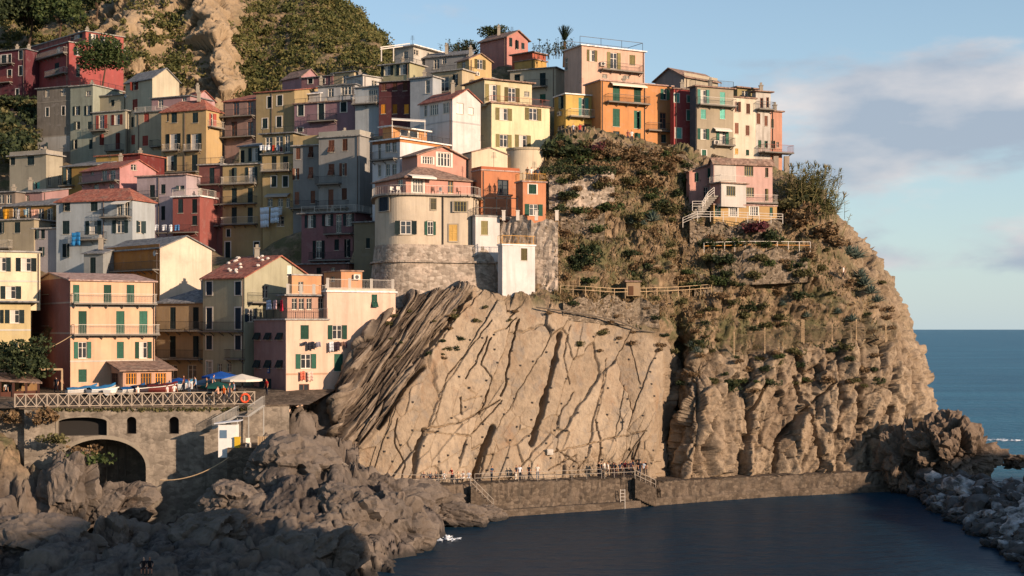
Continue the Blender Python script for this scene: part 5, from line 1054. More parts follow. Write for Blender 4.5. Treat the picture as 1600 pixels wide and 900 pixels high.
CPX = at(822, 250, 184); CR = 30/F*184
TP = [Vector((CPX.x+CR*math.cos(t), CPX.y+CR+CR*math.sin(t)*.9, 0)) for t in np.linspace(math.pi, 2*math.pi, 25)]
tr = curved_wall('round_turret', 'round cream turret left of the overgrown cliff top', TP, at(822, 300, 184).z-4, at(822, 231, 184).z, plaster('#ecd8b2'), 0, 'tower')
m = MB()
for i in range(24):
    a, b = TP[i], TP[i+1]; d = b-a; nn = Vector((d.y, -d.x, 0)).normalized(); zz = at(822, 231, 184).z; m.slab([a-nn*.3+Vector((0,0,zz+.15)), b-nn*.3+Vector((0,0,zz+.15)), b+nn*.12+Vector((0,0,zz+.15)), a+nn*.12+Vector((0,0,zz+.15))], .3)
m.build('rim', plaster('#d2bd95'), tr, WL[tr.name])

# ---- ground between the houses
def build_valley():
    xs = np.arange(-135, 60, 1.3); ys = np.arange(152, 300, 1.3); X, Y = np.meshgrid(xs, ys); x = X.ravel(); y = Y.ravel()
    pts = list(BASES)
    for a, b, D in [(-60,640,150),(40,625,152),(200,620,158),(330,612,160),(430,610,162),(520,590,166),(-60,260,262),(20,250,262),(110,240,272),(190,230,276),(260,225,280),(330,220,280),(400,215,276),(470,210,270),(545,205,268),(610,205,272),(700,180,250),(780,150,250),(850,150,250),(-80,420,200),(-80,330,220),(600,560,170),(700,480,174),(780,430,178),(830,330,184),(900,250,205),(1000,240,212)]:
        p = at(a, b, D); pts.append((p.x, p.y, p.z))
    num = np.zeros(len(x)); den = np.zeros(len(x))
    for a, b, c in pts: w = 1/(((x-a)**2+(y-b)**2)+2)**2.2; num += w*c; den += w
    P = np.c_[x, y, num/den]; z = num/den-1.0+.5*fbm(P*.3, 3, s=401); px = CX+x/y*F
    front = np.interp(px, [-200, 425, 430, 560, 600, 790, 850, 900, 1300], [153, 156, 160, 166, 178, 184, 192, 203, 205])
    fc = grid_faces(len(xs), len(ys)); keep = ((y > front) & (px < 1170))[fc].all(1); Z = np.zeros(len(x))
    np_mesh('village_ground', np.c_[x, y, z], fc[keep], M_HILL, 'structure', attrs={'slab': Z, 'strata': Z, 'soil': Z+1, 'crack': Z, 'tone': Z+.5})
build_valley()
# ================================================================ walls, fences and fittings on the headland
def slope_wall(label, pts, mat, th=.7, dy=-.4, cat='wall', name='terrace_wall'):
    """pts: (px, ytop, ybot); stands against the slope"""
    rows = []; base = [on_cliff(a, c) for a, b, c in pts]
    for (a, b, c), q in zip(pts, base):
        D = min(p.y for p in base if abs(CX+p.x/p.y*F-a) < 40)+dy; rows.append((at(a, b, D), at(a, c, D)))
    root = empty(name, rows[len(rows)//2][1], label, cat); mb = MB(); sub = []
    for (t0, b0), (t1, b1) in zip(rows[:-1], rows[1:]):
        n = max(2, int((t1-t0).length/.35))
        for k in range(n): f = k/n; sub.append((t0.lerp(t1, f), b0.lerp(b1, f)))
    sub.append(rows[-1]); bk = Vector((0, th+1.2, 0)); rr = random.Random(len(label))
    sub = [(t+Vector((0, 0, rr.uniform(-.16, .16)+.35*math.sin(t.x*1.7)+.25*math.sin(t.x*.6+1))), b-Vector((0, 0, 1.2))) for t, b in sub]
    n = len(sub); K = 14; V = np.array([[list(b.lerp(t, j/K)) for t, b in sub] for j in range(K+1)]).reshape(-1, 3)
    fh, fe = facets(V*[1.4, 1.4, 2.2], 7, .9); V[:,1] += -.16*fh-.25*fbm(V*.35, 3, s=3)+.14*np.exp(-(fe/.08)**2); V[:,2] += .05*fh
    G = V.reshape(K+1, n, 3)
    for j in range(K):
        for i in range(n-1): mb.poly([G[j][i], G[j][i+1], G[j+1][i+1], G[j+1][i]])
    for i in range(n-1): mb.poly([G[K][i], G[K][i+1], Vector(G[K][i+1])+bk, Vector(G[K][i])+bk])
    for i in (0, n-1): mb.poly([tuple(G[j][i]) for j in range(K+1)]+[tuple(Vector(G[K][i])+bk), tuple(Vector(G[0][i])+bk)])
    global CLIFF, CLPX, CLPY
    CLIFF = np.concatenate([CLIFF, V]); CLPX, CLPY = projpx(CLIFF)
    mb.build('stonework', mat, root, WL[root.name], fixn=False); return root
slope_wall('dry stone wall with pale patches below the dark hedge', [(858,276,312),(900,272,312),(960,274,315)], M_WALL)
slope_wall('brown rubble wall behind the white tower', [(782,344,440),(830,344,446),(872,346,440)], M_WALL, dy=-.3)
slope_wall('rubble terrace wall below the path railing', [(880,466,484),(940,468,490),(1000,468,494),(1030,470,498)], M_DRY)
slope_wall('dry stone terrace wall under the yellow-railed garden', [(1112,394,428),(1180,392,430),(1262,392,426)], M_DRY, dy=-.5)
slope_wall('low stone wall under the villa railing', [(1078,350,366),(1130,348,362),(1222,348,360)], M_DRY, dy=-1.2)
slope_wall('street parapet wall along the cliff top row', [(864,220,224),(940,220,226),(1000,229,235),(1050,241,247),(1095,254,260)], M_DRY, dy=-.3)
slope_wall('old terrace wall in the middle of the dry slope', [(876,330,352),(915,334,360),(945,340,362)], M_DRY)
slope_wall('short terrace wall beside the garden steps', [(1085,430,452),(1130,428,450)], M_DRY)
def fence(name, label, pts, h, mat, rails=(1, .55), post=1.8, matp=None, w=.06, cat='railing', railmats=None):
    root = empty(name, pts[0], label, cat); L = 0
    for k, f in enumerate(rails):
        mb = MB()
        for a, b in zip(pts[:-1], pts[1:]): mb.bar(a+Vector((0, 0, h*f)), b+Vector((0, 0, h*f)), w)
        mb.build('rail', (railmats or {}).get(k, mat), root, pts[0])
    for a, b in zip(pts[:-1], pts[1:]):
        n = max(1, round((b-a).length/post))
        for k in range(n+(1 if b is pts[-1] else 0)):
            p = a.lerp(b, k/n); mb = MB(); mb.bar(p-Vector((0, 0, .3)), p+Vector((0, 0, h)), w*1.2); mb.build('post', matp or mat, root, p)
    return root
def slope_pts(l, dy=-.5):
    o = []
    for a, b in l: p = on_cliff(a, b); o.append(at(a, b, p.y+dy))
    return o
M_WOOD = flat('#8a6f52', .85); M_WOODL = flat('#b39a78', .85)
fence('path_railing', 'weathered railing along the path across the dry slope', slope_pts([(876,458),(915,460),(960,463),(1010,462),(1060,460),(1112,456)]), .95, M_WOODL)
q = [at(1100, 391, 181.0), at(1180, 389, 182.6), at(1266, 390, 184.2)]
fence('garden_railing', 'white post railing with yellow rail above the terrace wall', q, 1.0, M_WHITE, (1, .55), 1.5, railmats={1: flat('#c98a3c')})
q = [at(1067, 352, 181.5), at(1090, 342, 181.4), at(1150, 343, 181.6), at(1223, 346, 182.0)]
fence('villa_railing', 'white three-bar railing in front of the pink villa', q, .95, M_WHITE, (1, .66, .33), 1.6)
q = [at(1082, 326, 182.2), at(1098, 326, 182.2), at(1106, 312, 182.6), at(1116, 304, 183)]
fence('stair_railing', 'white stepped railing beside the villa stairs', q, .95, M_WHITE, (1, .66, .33), .9)
m = MB(); root = empty('villa_stairs', at(1095, 336, 182.6), 'pale concrete stairs climbing to the pink villa', 'stairs')
for k in range(12):
    p = at(1084+k*2.6, 340-k*3.0, 182.7+.06*k); s = MB(); s.cbox(p, 1.5, .5, .2); s.build('step', plaster('#b6ab98'), root, p)
# rockfall net
M_NET = flat('#5f5441', .9)
def net(label, seg):
    root = empty('rockfall_net', seg[0][0], label, 'net')
    for t, b in seg: mb = MB(); mb.bar(b-Vector((0, 0, .4)), t+Vector((0, 0, .1)), .13); mb.build('post', M_WOODL, root, b)
    for (t0, b0), (t1, b1) in zip(seg[:-1], seg[1:]):
        mb = MB(); nu = max(3, int((t1-t0).length/.42)); nv = 9; sag = lambda u: -.5*4*u*(1-u)
        G = [[(b0.lerp(b1, i/nu)).lerp(t0.lerp(t1, i/nu)+Vector((0, 0, sag(i/nu))), j/nv)+Vector((0, -.25*math.sin(3.1*j/nv), 0)) for i in range(nu+1)] for j in range(nv+1)]
        for j in range(nv):
            for i in range(nu): mb.bar(G[j][i], G[j+1][i+1], .018); mb.bar(G[j+1][i], G[j][i+1], .018)
        for i in range(nu): mb.bar(G[0][i], G[0][i+1], .05); mb.bar(G[nv][i], G[nv][i+1], .06)
        o = mb.build('mesh', M_NET, root, b0, fixn=False); o['kind'] = 'stuff'
def nseg(l): 
    o = []
    for (a, b, c) in l: D = min(on_cliff(a, b).y, on_cliff(a, c).y, on_cliff(a, (b+c)/2).y)-.7; o.append((at(a, b, D), at(a, c, D)))
    return o
net('drooping rockfall net strung across the brow of the cliff', nseg([(1147,520,551),(1195,513,548),(1253,500,530)]))
net('end panels of the rockfall net beside the open sea', nseg([(1256,501,532),(1300,508,530),(1338,500,526),(1384,506,530)]))
# cable along the top of the slab
mb = MB(); cp = slope_pts([(838,480),(880,486),(930,494),(970,503),(1000,516),(1045,523)], -.6)
mb.tube(cp, [.09]*len(cp), 6); tag(mb.build('cable_pipe', flat('#5f564a'), None, cp[0]), 'dark pipe running along the lip of the smooth slab', 'pipe')
# small hut
p = at(989, 462, on_cliff(989, 460).y-.7); root = empty('stone_hut', p, 'tiny tan hut with flat roof on the slope path', 'hut')
m = MB(); m.cbox(p+Vector((0, 0, .8)), 1.7, 1.4, 1.7); m.build('wall', plaster('#b99a70'), root, p); m = MB(); m.cbox(p+Vector((0, 0, 1.74)), 2.1, 1.8, .16); m.build('roof', roofm('brown'), root, p); m = MB(); m.cbox(p+Vector((-.3, -.72, .6)), .6, .06, 1.1); m.build('door', flat('#5b3d26'), root, p)
# pillars under the end house
for lab, x in (('square pillar under the end house, nearer the houses', 1212), ('square pillar under the end house, nearer the sea', 1229)):
    p = at(x, 242, 202.2); m = MB(); m.box(p+Vector((-.35, -.35, -4.5)), (.7, 0, 0), (0, .7, 0), (0, 0, 4.3)); m.box(p+Vector((-.5, -.5, -4.7)), (1, 0, 0), (0, 1, 0), (0, 0, .5)); tag(m.build('pillar', plaster('#b9a58c'), None, p), lab, 'pillar')
# rock anchors on the slab
me = (lambda mb: (mb.cbox((0, 0, 0), .21, .10, .21), mb.cbox((0, -.09, 0), .09, .14, .09), mb.mesh('rock_anchor'))[2])(MB()); M_ANCH = flat('#3a332c', .6)
anch = random.Random(5); cnt = 0; got = []
for k in range(900):
    x = anch.uniform(600, 1030); y = anch.uniform(485, 735)
    if x < np.interp(y, [455, 530, 580, 655, 700, 760], [745, 700, 672, 622, 590, 570]) or y < np.interp(x, [700, 800, 900, 1040], [475, 490, 505, 560]): continue
    if any(math.hypot(x-a, y-b) < 17 for a, b in got): continue
    got.append((x, y)); p = on_cliff(x, y); o = inst('rock_anchor', me, M_ANCH, None, p+Vector((.03, -.05, 0)), math.radians(20), (1, 1, 1)); tag(o, 'dark rock anchor %s the slab, %s of the deep crack' % ('high on' if y < 570 else 'low on' if y > 660 else 'halfway up', 'left' if x < 840 else 'right'), 'anchor', 'rock anchors on the slab')
    if len(got) >= 80: break

# ================================================================ quay railing, steps, ladder
M_QRAIL = flat('#8d8478', .6)
wk = [atz(a, c+.02, b+.35) for a, b, c in [(560,148.1,4.75),(600,148.6,4.3),(660,150.2,3.95),(735,153.8,3.72)]]
fence('quay_railing', 'thin pale railing at the left end of the quay walk', wk, 1.05, M_QRAIL, (1, .55), 2.2, w=.05)
wk = [atz(a, c+.02, b+.35) for a, b, c in [(742,154.1,3.7),(780,156,3.65),(870,159.3,3.5),(940,162.1,3.42)]]
fence('quay_railing', 'thin pale railing along the middle of the quay walk', wk, 1.05, M_QRAIL, (1, .55), 2.2, w=.05)
wk = [atz(a, c+.02, b+.35) for a, b, c in [(945,162.3,3.42),(975,163.7,3.38),(992,164.4,3.36)]]
fence('quay_railing', 'thin pale railing where the crowd stands on the quay', wk, 1.05, M_QRAIL, (1, .55), 1.6, w=.05)
wk = [atz(a, c, b) for a, b, c in [(490,141,7.8),(520,143.5,6.6),(555,146.5,5.0)]]
fence('quay_railing', 'sloping pale handrail climbing the rocks left of the quay', wk, 1.0, M_QRAIL, (1,), 2.2, w=.05)
def quay_steps(label, x0, z0, x1, z1, D0, D1):
    a = atz(x0, z0, D0-.75); b = atz(x1, z1, D1-.75); root = empty('quay_steps', a, label, 'stairs'); n = 9; d = b-a
    for k in range(n):
        p = a+d*(k/n); m = MB(); m.box(p+Vector((0, -.55, -2.2)), (abs(d.x)/n+.02, 0, 0), (0, 1.1, 0), (0, 0, 2.2)); m.build('step', M_QUAY, root, p)
    m = MB(); u = Vector((0, -.5, 1.0)); u2 = Vector((0, -.5, .5)); m.bar(a+u, b+u, .06); m.bar(a+u2, b+u2, .05)
    for k in range(5): p = a+d*(k/4); m.bar(p+Vector((0, -.5, 0)), p+u, .06)
    m.build('handrail', M_QRAIL, root, a)
quay_steps('stone steps with rail going down from the left of the quay', 736, 3.6, 771, 1.0, 153.8, 155.4)
quay_steps('stone steps with rail by the crowd at the quay bend', 992, 3.3, 1024, 2.0, 164.4, 165.9)
m = MB(); p = atz(973, 2.2, 162.4)
for s in (-.25, .25): m.bar(p+Vector((s, 0, 0)), p+Vector((s, -.15, -2.3)), .06)
for k in range(6): m.bar(p+Vector((-.25, -.02*k, -.1-.38*k)), p+Vector((.25, -.02*k, -.1-.38*k)), .05)
tag(m.build('swim_ladder', M_WHITE, None, p), 'small white swim ladder hung on the quay wall', 'ladder')
# white box on the slab, boat cover left
p = on_cliff(861, 704); m = MB(); m.cbox(p+Vector((0, -.3, 0)), .7, .5, .6); m.cbox(p+Vector((0, -.57, .05)), .5, .05, .4); tag(m.build('meter_box', M_WHITE, None, p), 'white metal box fixed low on the cliff slab', 'box')
# foam
M_FOAM = flat('#e4ebec', .9)
def foam(label, px, py, L, Wd, seed):
    D = CAMH*F/(py-HY); c = at(px, py, D); rr = random.Random(seed); root = None; xs = np.linspace(-1.2, 1.2, 90); ys = np.linspace(-1.2, 1.2, 60); X, Y = np.meshgrid(xs, ys); P = np.c_[X.ravel()*3, Y.ravel()*2, np.full(X.size, seed*1.0)]
    n = fbm(P*1.5, 5, .7, seed); r = np.hypot(X.ravel(), Y.ravel()); hgt = np.clip(.9-r+.5*n, 0, 1)*np.clip(n+.12, 0, 1)*1.6; V = np.c_[c.x+X.ravel()*L/2, c.y+Y.ravel()*Wd/2, np.where(hgt > .05, .02+hgt*.35, -.1)]
    fc = grid_faces(90, 60); fc = fc[(V[fc,2] > 0).all(1)]; o = np_mesh('wave_foam', V, fc, M_FOAM, 'stuff', smooth=True); o['label'] = label; o['category'] = 'foam'
foam('white wave breaking beside the rounded boulder', 694, 842, 4.6, 5, 3); foam('small splash against the quay wall', 1105, 781, 5, 1.5, 5); foam('surf on the seaward side of the crag', 1568, 688, 9, 9, 7); foam('surf around the small rock in the sea', 1596, 728, 10, 9, 9); foam('thin surf at the breakwater end', 1585, 715, 6, 3, 11)

# ================================================================ the square: railing, boats, parasols, café
def br(px, py, o=0): u, z = on_bridge(px, py); return bw(u, z, o)
M_SQR = flat('#a89a88', .6)
root = empty('square_railing', bw(4, BTOP+.16), 'white cross-braced railing along the edge of the square', 'railing'); zb = BTOP+.17; RH = 1.32
us = np.linspace(-.9, on_bridge(398, 630)[0], 24)
for k, u in enumerate(us):
    m = MB(); m.bar(bw(u, zb, -.1), bw(u, zb+RH+.06, -.1), .10); m.build('post', M_SQR, root, bw(u, zb))
    if k < len(us)-1:
        a, b = u+.05, us[k+1]-.05; m = MB(); m.bar(bw(a, zb+RH, -.1), bw(b, zb+RH, -.1), .09, .08); m.bar(bw(a, zb+.1, -.1), bw(b, zb+.1, -.1), .07); m.bar(bw(a, zb+.12, -.1), bw(b, zb+RH-.02, -.1), .06); m.bar(bw(b, zb+.12, -.1), bw(a, zb+RH-.02, -.1), .06); m.build('cross_panel', M_SQR, root, bw(a, zb))
# life ring
c = br(383, 622, .06); m = MB(); pts = [c+bd*(.42*math.cos(t))+Vector((0, 0, .42*math.sin(t))) for t in np.linspace(0, 2*math.pi, 19)]; m.tube(pts, [.11]*19, 8, False); tag(m.build('life_ring', flat('#d8502a', .6), None, c, True), 'orange life ring hung on the railing by the stairs', 'life ring')
# metal staircase
root = empty('metal_staircase', br(400, 640, .8), 'grey metal staircase going down from the square to the kiosk', 'staircase')
def flight(a, b, n, wdt):
    d = b-a; side = Vector((0, wdt, 0))
    for k in range(n): p = a+d*((k+.5)/n); m = MB(); m.cbox(p+side/2, abs(d.x)/n+.1, wdt, .05); m.build('tread', flat('#8f8f8c', .5), root, p)
    for s in (Vector((0, 0, 0)), side):
        m = MB(); m.bar(a+s, b+s, .06, .2); m.bar(a+s+Vector((0, 0, 1)), b+s+Vector((0, 0, 1)), .05)
        for k in range(n*2+1): p = a+s+d*(k/(n*2)); m.bar(p, p+Vector((0, 0, 1)), .025)
        m.build('stair_railing', flat('#a5a29a', .5), root, a+s)
a = br(418, 632, .4); b = br(394, 648, .4); c2 = br(376, 648, .4); d_ = br(337, 668, .4); a.y = b.y = c2.y = d_.y = 143.2
flight(b, a, 7, 1.1); flight(d_, c2, 9, 1.1)
m = MB(); m.box(c2+Vector((0, -.02, -.05)), (b.x-c2.x, 0, 0), (0, 1.15, 0), (0, 0, .06)); m.build('landing', flat('#8f8f8c', .5), root, c2)
for p in (b, c2, a): m = MB(); m.bar(p+Vector((0, .5, 0)), p+Vector((0, .5, -3.2)), .10); m.build('support', flat('#a5a29a', .5), root, p)
# stone platform with kiosk
pf = at(355, 700, 139.5); pf2 = at(432, 698, 139.5); m = MB(); m.box((pf.x, pf.y, pf.z-6), (pf2.x-pf.x, 0, 0), (0, 7, 0), (0, 0, 6)); o = m.build('stone_platform', M_QUAY, None, pf); o['kind'] = 'structure'
k0 = at(341, 699, 140); root = empty('kiosk', k0+Vector((1, .8, 0)), 'small white ticket kiosk with sloping roof on the platform', 'kiosk'); m = MB(); m.box(k0+Vector((0, 0, -1)), (1.75, 0, 0), (0, 1.5, 0), (0, 0, 3.2)); m.build('wall', flat('#dcdad4', .6), root, k0); m = MB(); m.slab([k0+Vector((-.35, -.3, 2.4)), k0+Vector((2.1, -.3, 2.65)), k0+Vector((2.1, 1.8, 2.65)), k0+Vector((-.35, 1.8, 2.4))], .1); m.build('roof', flat('#c8ccd0', .6), root, k0); m = MB(); m.box(k0+Vector((-.04, .25, 1.0)), (.05, 0, 0), (0, .9, 0), (0, 0, .8)); m.build('window', glass(), root, k0); m = MB(); m.box(k0+Vector((.15, -.03, .9)), (.7, 0, 0), (0, .05, 0), (0, 0, .8)); m.build('hatch', flat('#5c7488'), root, k0)
p = at(371, 700, 140); m = MB(); m.cbox(p+Vector((0, 0, .5)), .5, .5, 1.0); m.cbox(p+Vector((0, 0, 1.05)), .56, .56, .1); tag(m.build('yellow_bin', flat('#c8a428'), None, p), 'yellow litter bin beside the kiosk', 'bin')
p = at(414, 699, 140); root = empty('slat_crate', p, 'wooden slatted crate at the right end of the platform', 'crate')
for k in range(8): m = MB(); m.cbox(p+Vector((-.6+k*.17, -.3, .55)), .11, .04, 1.1); m.build('slat', M_WOODL, root, p)
for z in (.25, .9): m = MB(); m.cbox(p+Vector((0, -.26, z)), 1.35, .04, .1); m.build('batten', M_WOOD, root, p)
m = MB(); m.cbox(p+Vector((0, .1, .5)), 1.25, .6, 1.0); m.build('box', M_WOOD, root, p)
def chair(p, label, mat, rz=0, s=1, group=None):
    root = empty('chair', p, label, 'chair', group); c, n = math.cos(rz), math.sin(rz)
    def B(name, x, y, z, sx, sy, sz): m = MB(); m.box(p+Vector((c*x-n*y, n*x+c*y, z))*s, Vector((c, n, 0))*sx*s, Vector((-n, c, 0))*sy*s, Vector((0, 0, sz*s))); m.build(name, mat, root, p)
    B('seat', -.22, -.22, .42, .44, .44, .05); B('backrest', -.22, .18, .47, .44, .05, .45)
    for x in (-.22, .17):
        for y in (-.22, .17): B('leg', x, y, 0, .05, .05, .42)
chair(at(388, 699, 140), 'white chair on the platform between bin and crate', M_WHITE, .4)
# boats
def boat(p, rz, L, hull, cover, label, tilt=0):
    root = empty('rowing_boat', p, label, 'boat'); R = Matrix.Rotation(rz, 3, 'Z') @ Matrix.Rotation(tilt, 3, 'X'); st = []
    for k in range(11):
        t = k/10; w = .75*math.sin(math.pi*min(1, .18+t*.86))**.7*(1 if t < .95 else .35); zk = .05+.35*max(0, t-.7)**1.3*2; zg = .62+.35*t*t; x = (t-.5)*L
        st.append([(x, s*w*f, zk+(zg-zk)*h) for s, f, h in ((-1, 1, 1), (-1, .88, .5), (-1, .5, .1), (1, 0, 0), (1, .5, .1), (1, .88, .5), (1, 1, 1))])
    T = lambda q: p+R @ Vector(q)
    m = MB()
    for a, b in zip(st[:-1], st[1:]):
        for j in range(6): m.poly([T(a[j]), T(b[j]), T(b[j+1]), T(a[j+1])])
    m.poly([T(q) for q in st[0]]); m.poly([T(q) for q in st[-1]]); m.build('hull', flat(hull, .5), root, p, fixn=False)
    m = MB()
    for a, b in zip(st[:-1], st[1:]):
        m.bar(T(a[0]), T(b[0]), .07); m.bar(T(a[6]), T(b[6]), .07)
    m.build('gunwale', flat('#d8d2c6', .6), root, p, fixn=False)
    if cover:
        m = MB(); N = 6
        for a, b in zip(st[:-1], st[1:]):
            for j in range(N):
                def C(q, j): y = q[0][1]+(q[6][1]-q[0][1])*j/N; return T((q[0][0], y*1.04, q[0][2]+.05+.22*math.sin(math.pi*j/N)+.05*math.sin(q[0][0]*5)))
                m.poly([C(a, j), C(b, j), C(b, j+1), C(a, j+1)])
        m.build('cover', cloth(cover), root, p, fixn=False)
    else:
        for t in (3, 5, 7): m = MB(); a = st[t]; m.bar(T((a[0][0], a[0][1], .45)), T((a[6][0], a[6][1], .45)), .25, .04); m.build('thwart', M_WOODL, root, p)
sq = lambda px, D: atz(px, BTOP+.12+min(1.3, max(0, (D-142.6))*.21), D)
BO = [(128, 147.0, .6, 3.2, '#b8b6b0', '#3a6f96', 'white boat with pale blue cover at the left of the row'), (160, 147.3, .95, 3.4, '#a9acac', '#2f6c98', 'boat under a bright blue cover, second in the row'), (183, 147.2, 1.25, 3.6, '#e0ddd4', None, 'open white boat pointing at the railing'), (207, 147.2, 1.0, 3.5, '#a5a39c', '#1f4f7e', 'boat under a deep blue cover before the veranda'), (229, 147.8, .9, 3.5, '#3b3338', '#26262c', 'boat under a black cover before the veranda'), (250, 148, .2, 3.6, '#6a2f2c', '#5b2426', 'boat under a dark red cover'), (278, 149.5, .5, 3.2, '#a9b0b2', '#3f6f8a', 'pale boat at the back right of the row'), (262, 151, .4, 3.6, '#b98f62', None, 'brown wooden boat behind the covered boats')]
for px, D, rz, L, hc, cc, lab in BO: boat(sq(px, D), rz, L, hc, cc, lab)
def parasol(px, ytop, D, wpx, colr, label, zg=None):
    r = wpx/2/F*D; top = at(px, ytop, D); g = zg if zg is not None else sq(px, D).z; root = empty('parasol', Vector((top.x, top.y, g)), label, 'parasol')
    m = MB(); m.tube([Vector((top.x, top.y, g)), top], [.05, .05], 6); m.build('pole', M_IRON, root, WL[root.name]); m = MB(); m.cbox((top.x, top.y, g+.06), .7, .7, .12); m.build('base', flat('#55504a'), root, WL[root.name])
    m = MB(); n = 8; e = [top+Vector((r*1.35*math.cos(math.pi*(2*k+1)/n)*(1 if True else 0), r*1.35*math.sin(math.pi*(2*k+1)/n), -.35*r)) for k in range(n)]
    for k in range(n): a, b = e[k], e[(k+1) % n]; m.poly([top, a, b]); m.poly([a, a-Vector((0, 0, .22)), b-Vector((0, 0, .22)), b])
    m.build('canopy', cloth(colr), root, WL[root.name], fixn=False)
parasol(378, 584, 151, 48, '#d5cdbd', 'big cream parasol at the right of the square'); parasol(345, 580, 154, 44, '#1f4f9a', 'blue parasol behind the cream one'); parasol(279, 590, 153, 30, '#1d4a92', 'blue parasol beside the veranda'); parasol(340, 596, 149, 40, '#1f4a44', 'low dark green parasol in front of the blue one'); parasol(320, 592, 156, 34, '#7f95a2', 'grey-blue parasol at the back of the square')
# veranda
H('veranda', 'wood-windowed veranda built against the salmon house', ('tall salmon house with white balconies beside the bridge square', -4.2), 57, 160, 192, 268, 579, 612, '#d9a583', 'shA', 1.3, 'brown', 'q L 166,179 583 601 11 b;q R 205 583 601 17 y;q R 228 583 601 17 y;q R 251 583 601 17 y', ov=.5, ext=1, base=False)
# café shelter at the left
root = empty('cafe_shelter', sq(20, 146), 'brown-roofed open café shelter at the left edge', 'shelter'); g = sq(20, 146); m = MB(); zr = at(20, 590, 145).z
m.slab([at(-60, 590, 145), at(66, 597, 145), at(50, 584, 150), at(-60, 576, 150)], .18); m.build('roof', roofm('brown'), root, g)
for x in (-30, 0, 21, 41, 60): m = MB(); t = at(x, 594+x*.05, 145.2); m.bar(Vector((t.x, t.y, BTOP)), t, .2); m.build('post', flat('#4a2f26'), root, t)
m = MB(); a_ = at(-60, 622, 145.3); b_ = at(60, 616, 145.3); m.bar(a_, b_, .12, .8); m.build('counter', flat('#5e3a2c'), root, a_)
m = MB(); m.box(at(-60, 632, 149.5), (at(60, 632, 149.5)-at(-60, 632, 149.5)), (0, .2, 0), (0, 0, 2.6)); m.build('back_wall', plaster('#b98a4c'), root, g)
m = MB(); a_ = at(-40, 578, 147); b_ = at(97, 577, 147); m.bar(a_, b_, .3, .2); m.bar(b_, Vector((b_.x, b_.y, BTOP)), .14); tag(m.build('pergola_beam', M_WOODL, None, b_), 'pale timber beam over the café entrance', 'beam')
# blue sign
h = HOUSES['peach house with washing lines beside the cliff']; u, z = h.fp('L', 419, 583); p = h.P('L', u, z, .08); m = MB(); m.box(p, -h.dL*.75, h.nL*.05, (0, 0, .75)); root = m.build('wall_sign', flat('#1f4f8c', .5), None, p); tag(root, 'small blue square sign on the shaded peach wall', 'sign')
m = MB(); 
for k, (x0, x1, zz) in enumerate(((.12, .34, .45), (.42, .63, .45), (.2, .56, .18))): m.box(p-h.dL*x0+h.nL*.055+Vector((0, 0, zz)), -h.dL*(x1-x0), h.nL*.01, (0, 0, .14))
m.build('lettering', M_WHITE, root, p)
# white stones on the red roof
h = HOUSES['pale green house with red roof weighted by white stones']; zt_, zp_ = h.zt, at(448, 400, h.D+5).z; st_me = rock_mesh('roof_stone', 91, 2, .3); sr = random.Random(2); zpk = h.fp('R', 436, 400)[1]
for k in range(16):
    fa, fb = sr.uniform(.05, .95), sr.uniform(.05, .95); z = h.zt+(zpk-h.zt)*fb+.2; inst('roof_stone', st_me, flat('#c9c3b8'), h.roof, h.AB(h.wl*fa, h.wr/2*fb, z), sr.uniform(0, 6), (.22, .22, .16))
# balustrades on the peach roofs
def posts_rail(label, pts, h, n):
    root = empty('balustrade', pts[0], label, 'balustrade'); m = MB()
    rail_mesh(m, pts, h, .16); m.build('railing', M_LIGHTRAIL, root, pts[0])
    for a, b in zip(pts[:-1], pts[1:]):
        for k in range(n+1): p = a.lerp(b, k/n); m = MB(); m.cbox(p+Vector((0, 0, h*.55)), .3, .3, h*1.15); m.build('pier', plaster('#ddd2c0'), root, p)
hb = HOUSES['taller plain peach house running into the cliff']; posts_rail('white-piered balustrade on the roof of the plain peach house', [hb.AB(.3, .2, hb.zt+.4), hb.AB(.3, hb.wr-.2, hb.zt+.4)], 1.0, 3)
hp_ = HOUSES['shaded loggia pavilion on top of the peach house']; posts_rail('white-piered balustrade on the loggia roof', [hp_.AB(.1, .1, hp_.zt+.17), hp_.AB(.1, hp_.wr, hp_.zt+.17)], 1.0, 3)
# pergola terrace of the deep orange house
ot = HOUSES['deep orange house behind the pergola terrace']; root = empty('pergola', at(775, 338, 172.5), 'black iron pergola with railing below the deep orange house', 'pergola')
m = MB(); m.slab([at(742, 337, 171.2), at(812, 340, 172.6), at(812, 338, 177), at(742, 335, 177)], .3); m.build('terrace_slab', plaster('#b9a58c'), root, WL[root.name])
for x in (744, 757, 776, 792, 808): m = MB(); t = at(x, 309, 171.5); m.bar(at(x, 337, 171.5), t, .1); m.bar(t, at(x, 306, 175.8), .09); m.build('frame_bar', M_IRON, root, t)
m = MB(); m.bar(at(744, 309, 171.5), at(810, 310, 172), .1); m.build('frame_bar', M_IRON, root, WL[root.name]); m = MB(); rail_mesh(m, [at(744, 337, 171.4), at(810, 339, 172.4)], 1.05, .2); m.build('railing', M_IRON, root, WL[root.name])
for i, x in enumerate((787, 809, 838, 870)):
    p = at(x, 343, 171.0 if x < 850 else 172.5); m = MB(); m.cbox(p+Vector((0, 0, .45)), .4, .4, 1.15); m.cbox(p+Vector((0, 0, 1.06)), .5, .5, .1); tag(m.build('bollard', M_WHITE, None, p), 'squat white post on the terrace edge, %s from the left' % ('first', 'second', 'third', 'fourth')[i], 'post')
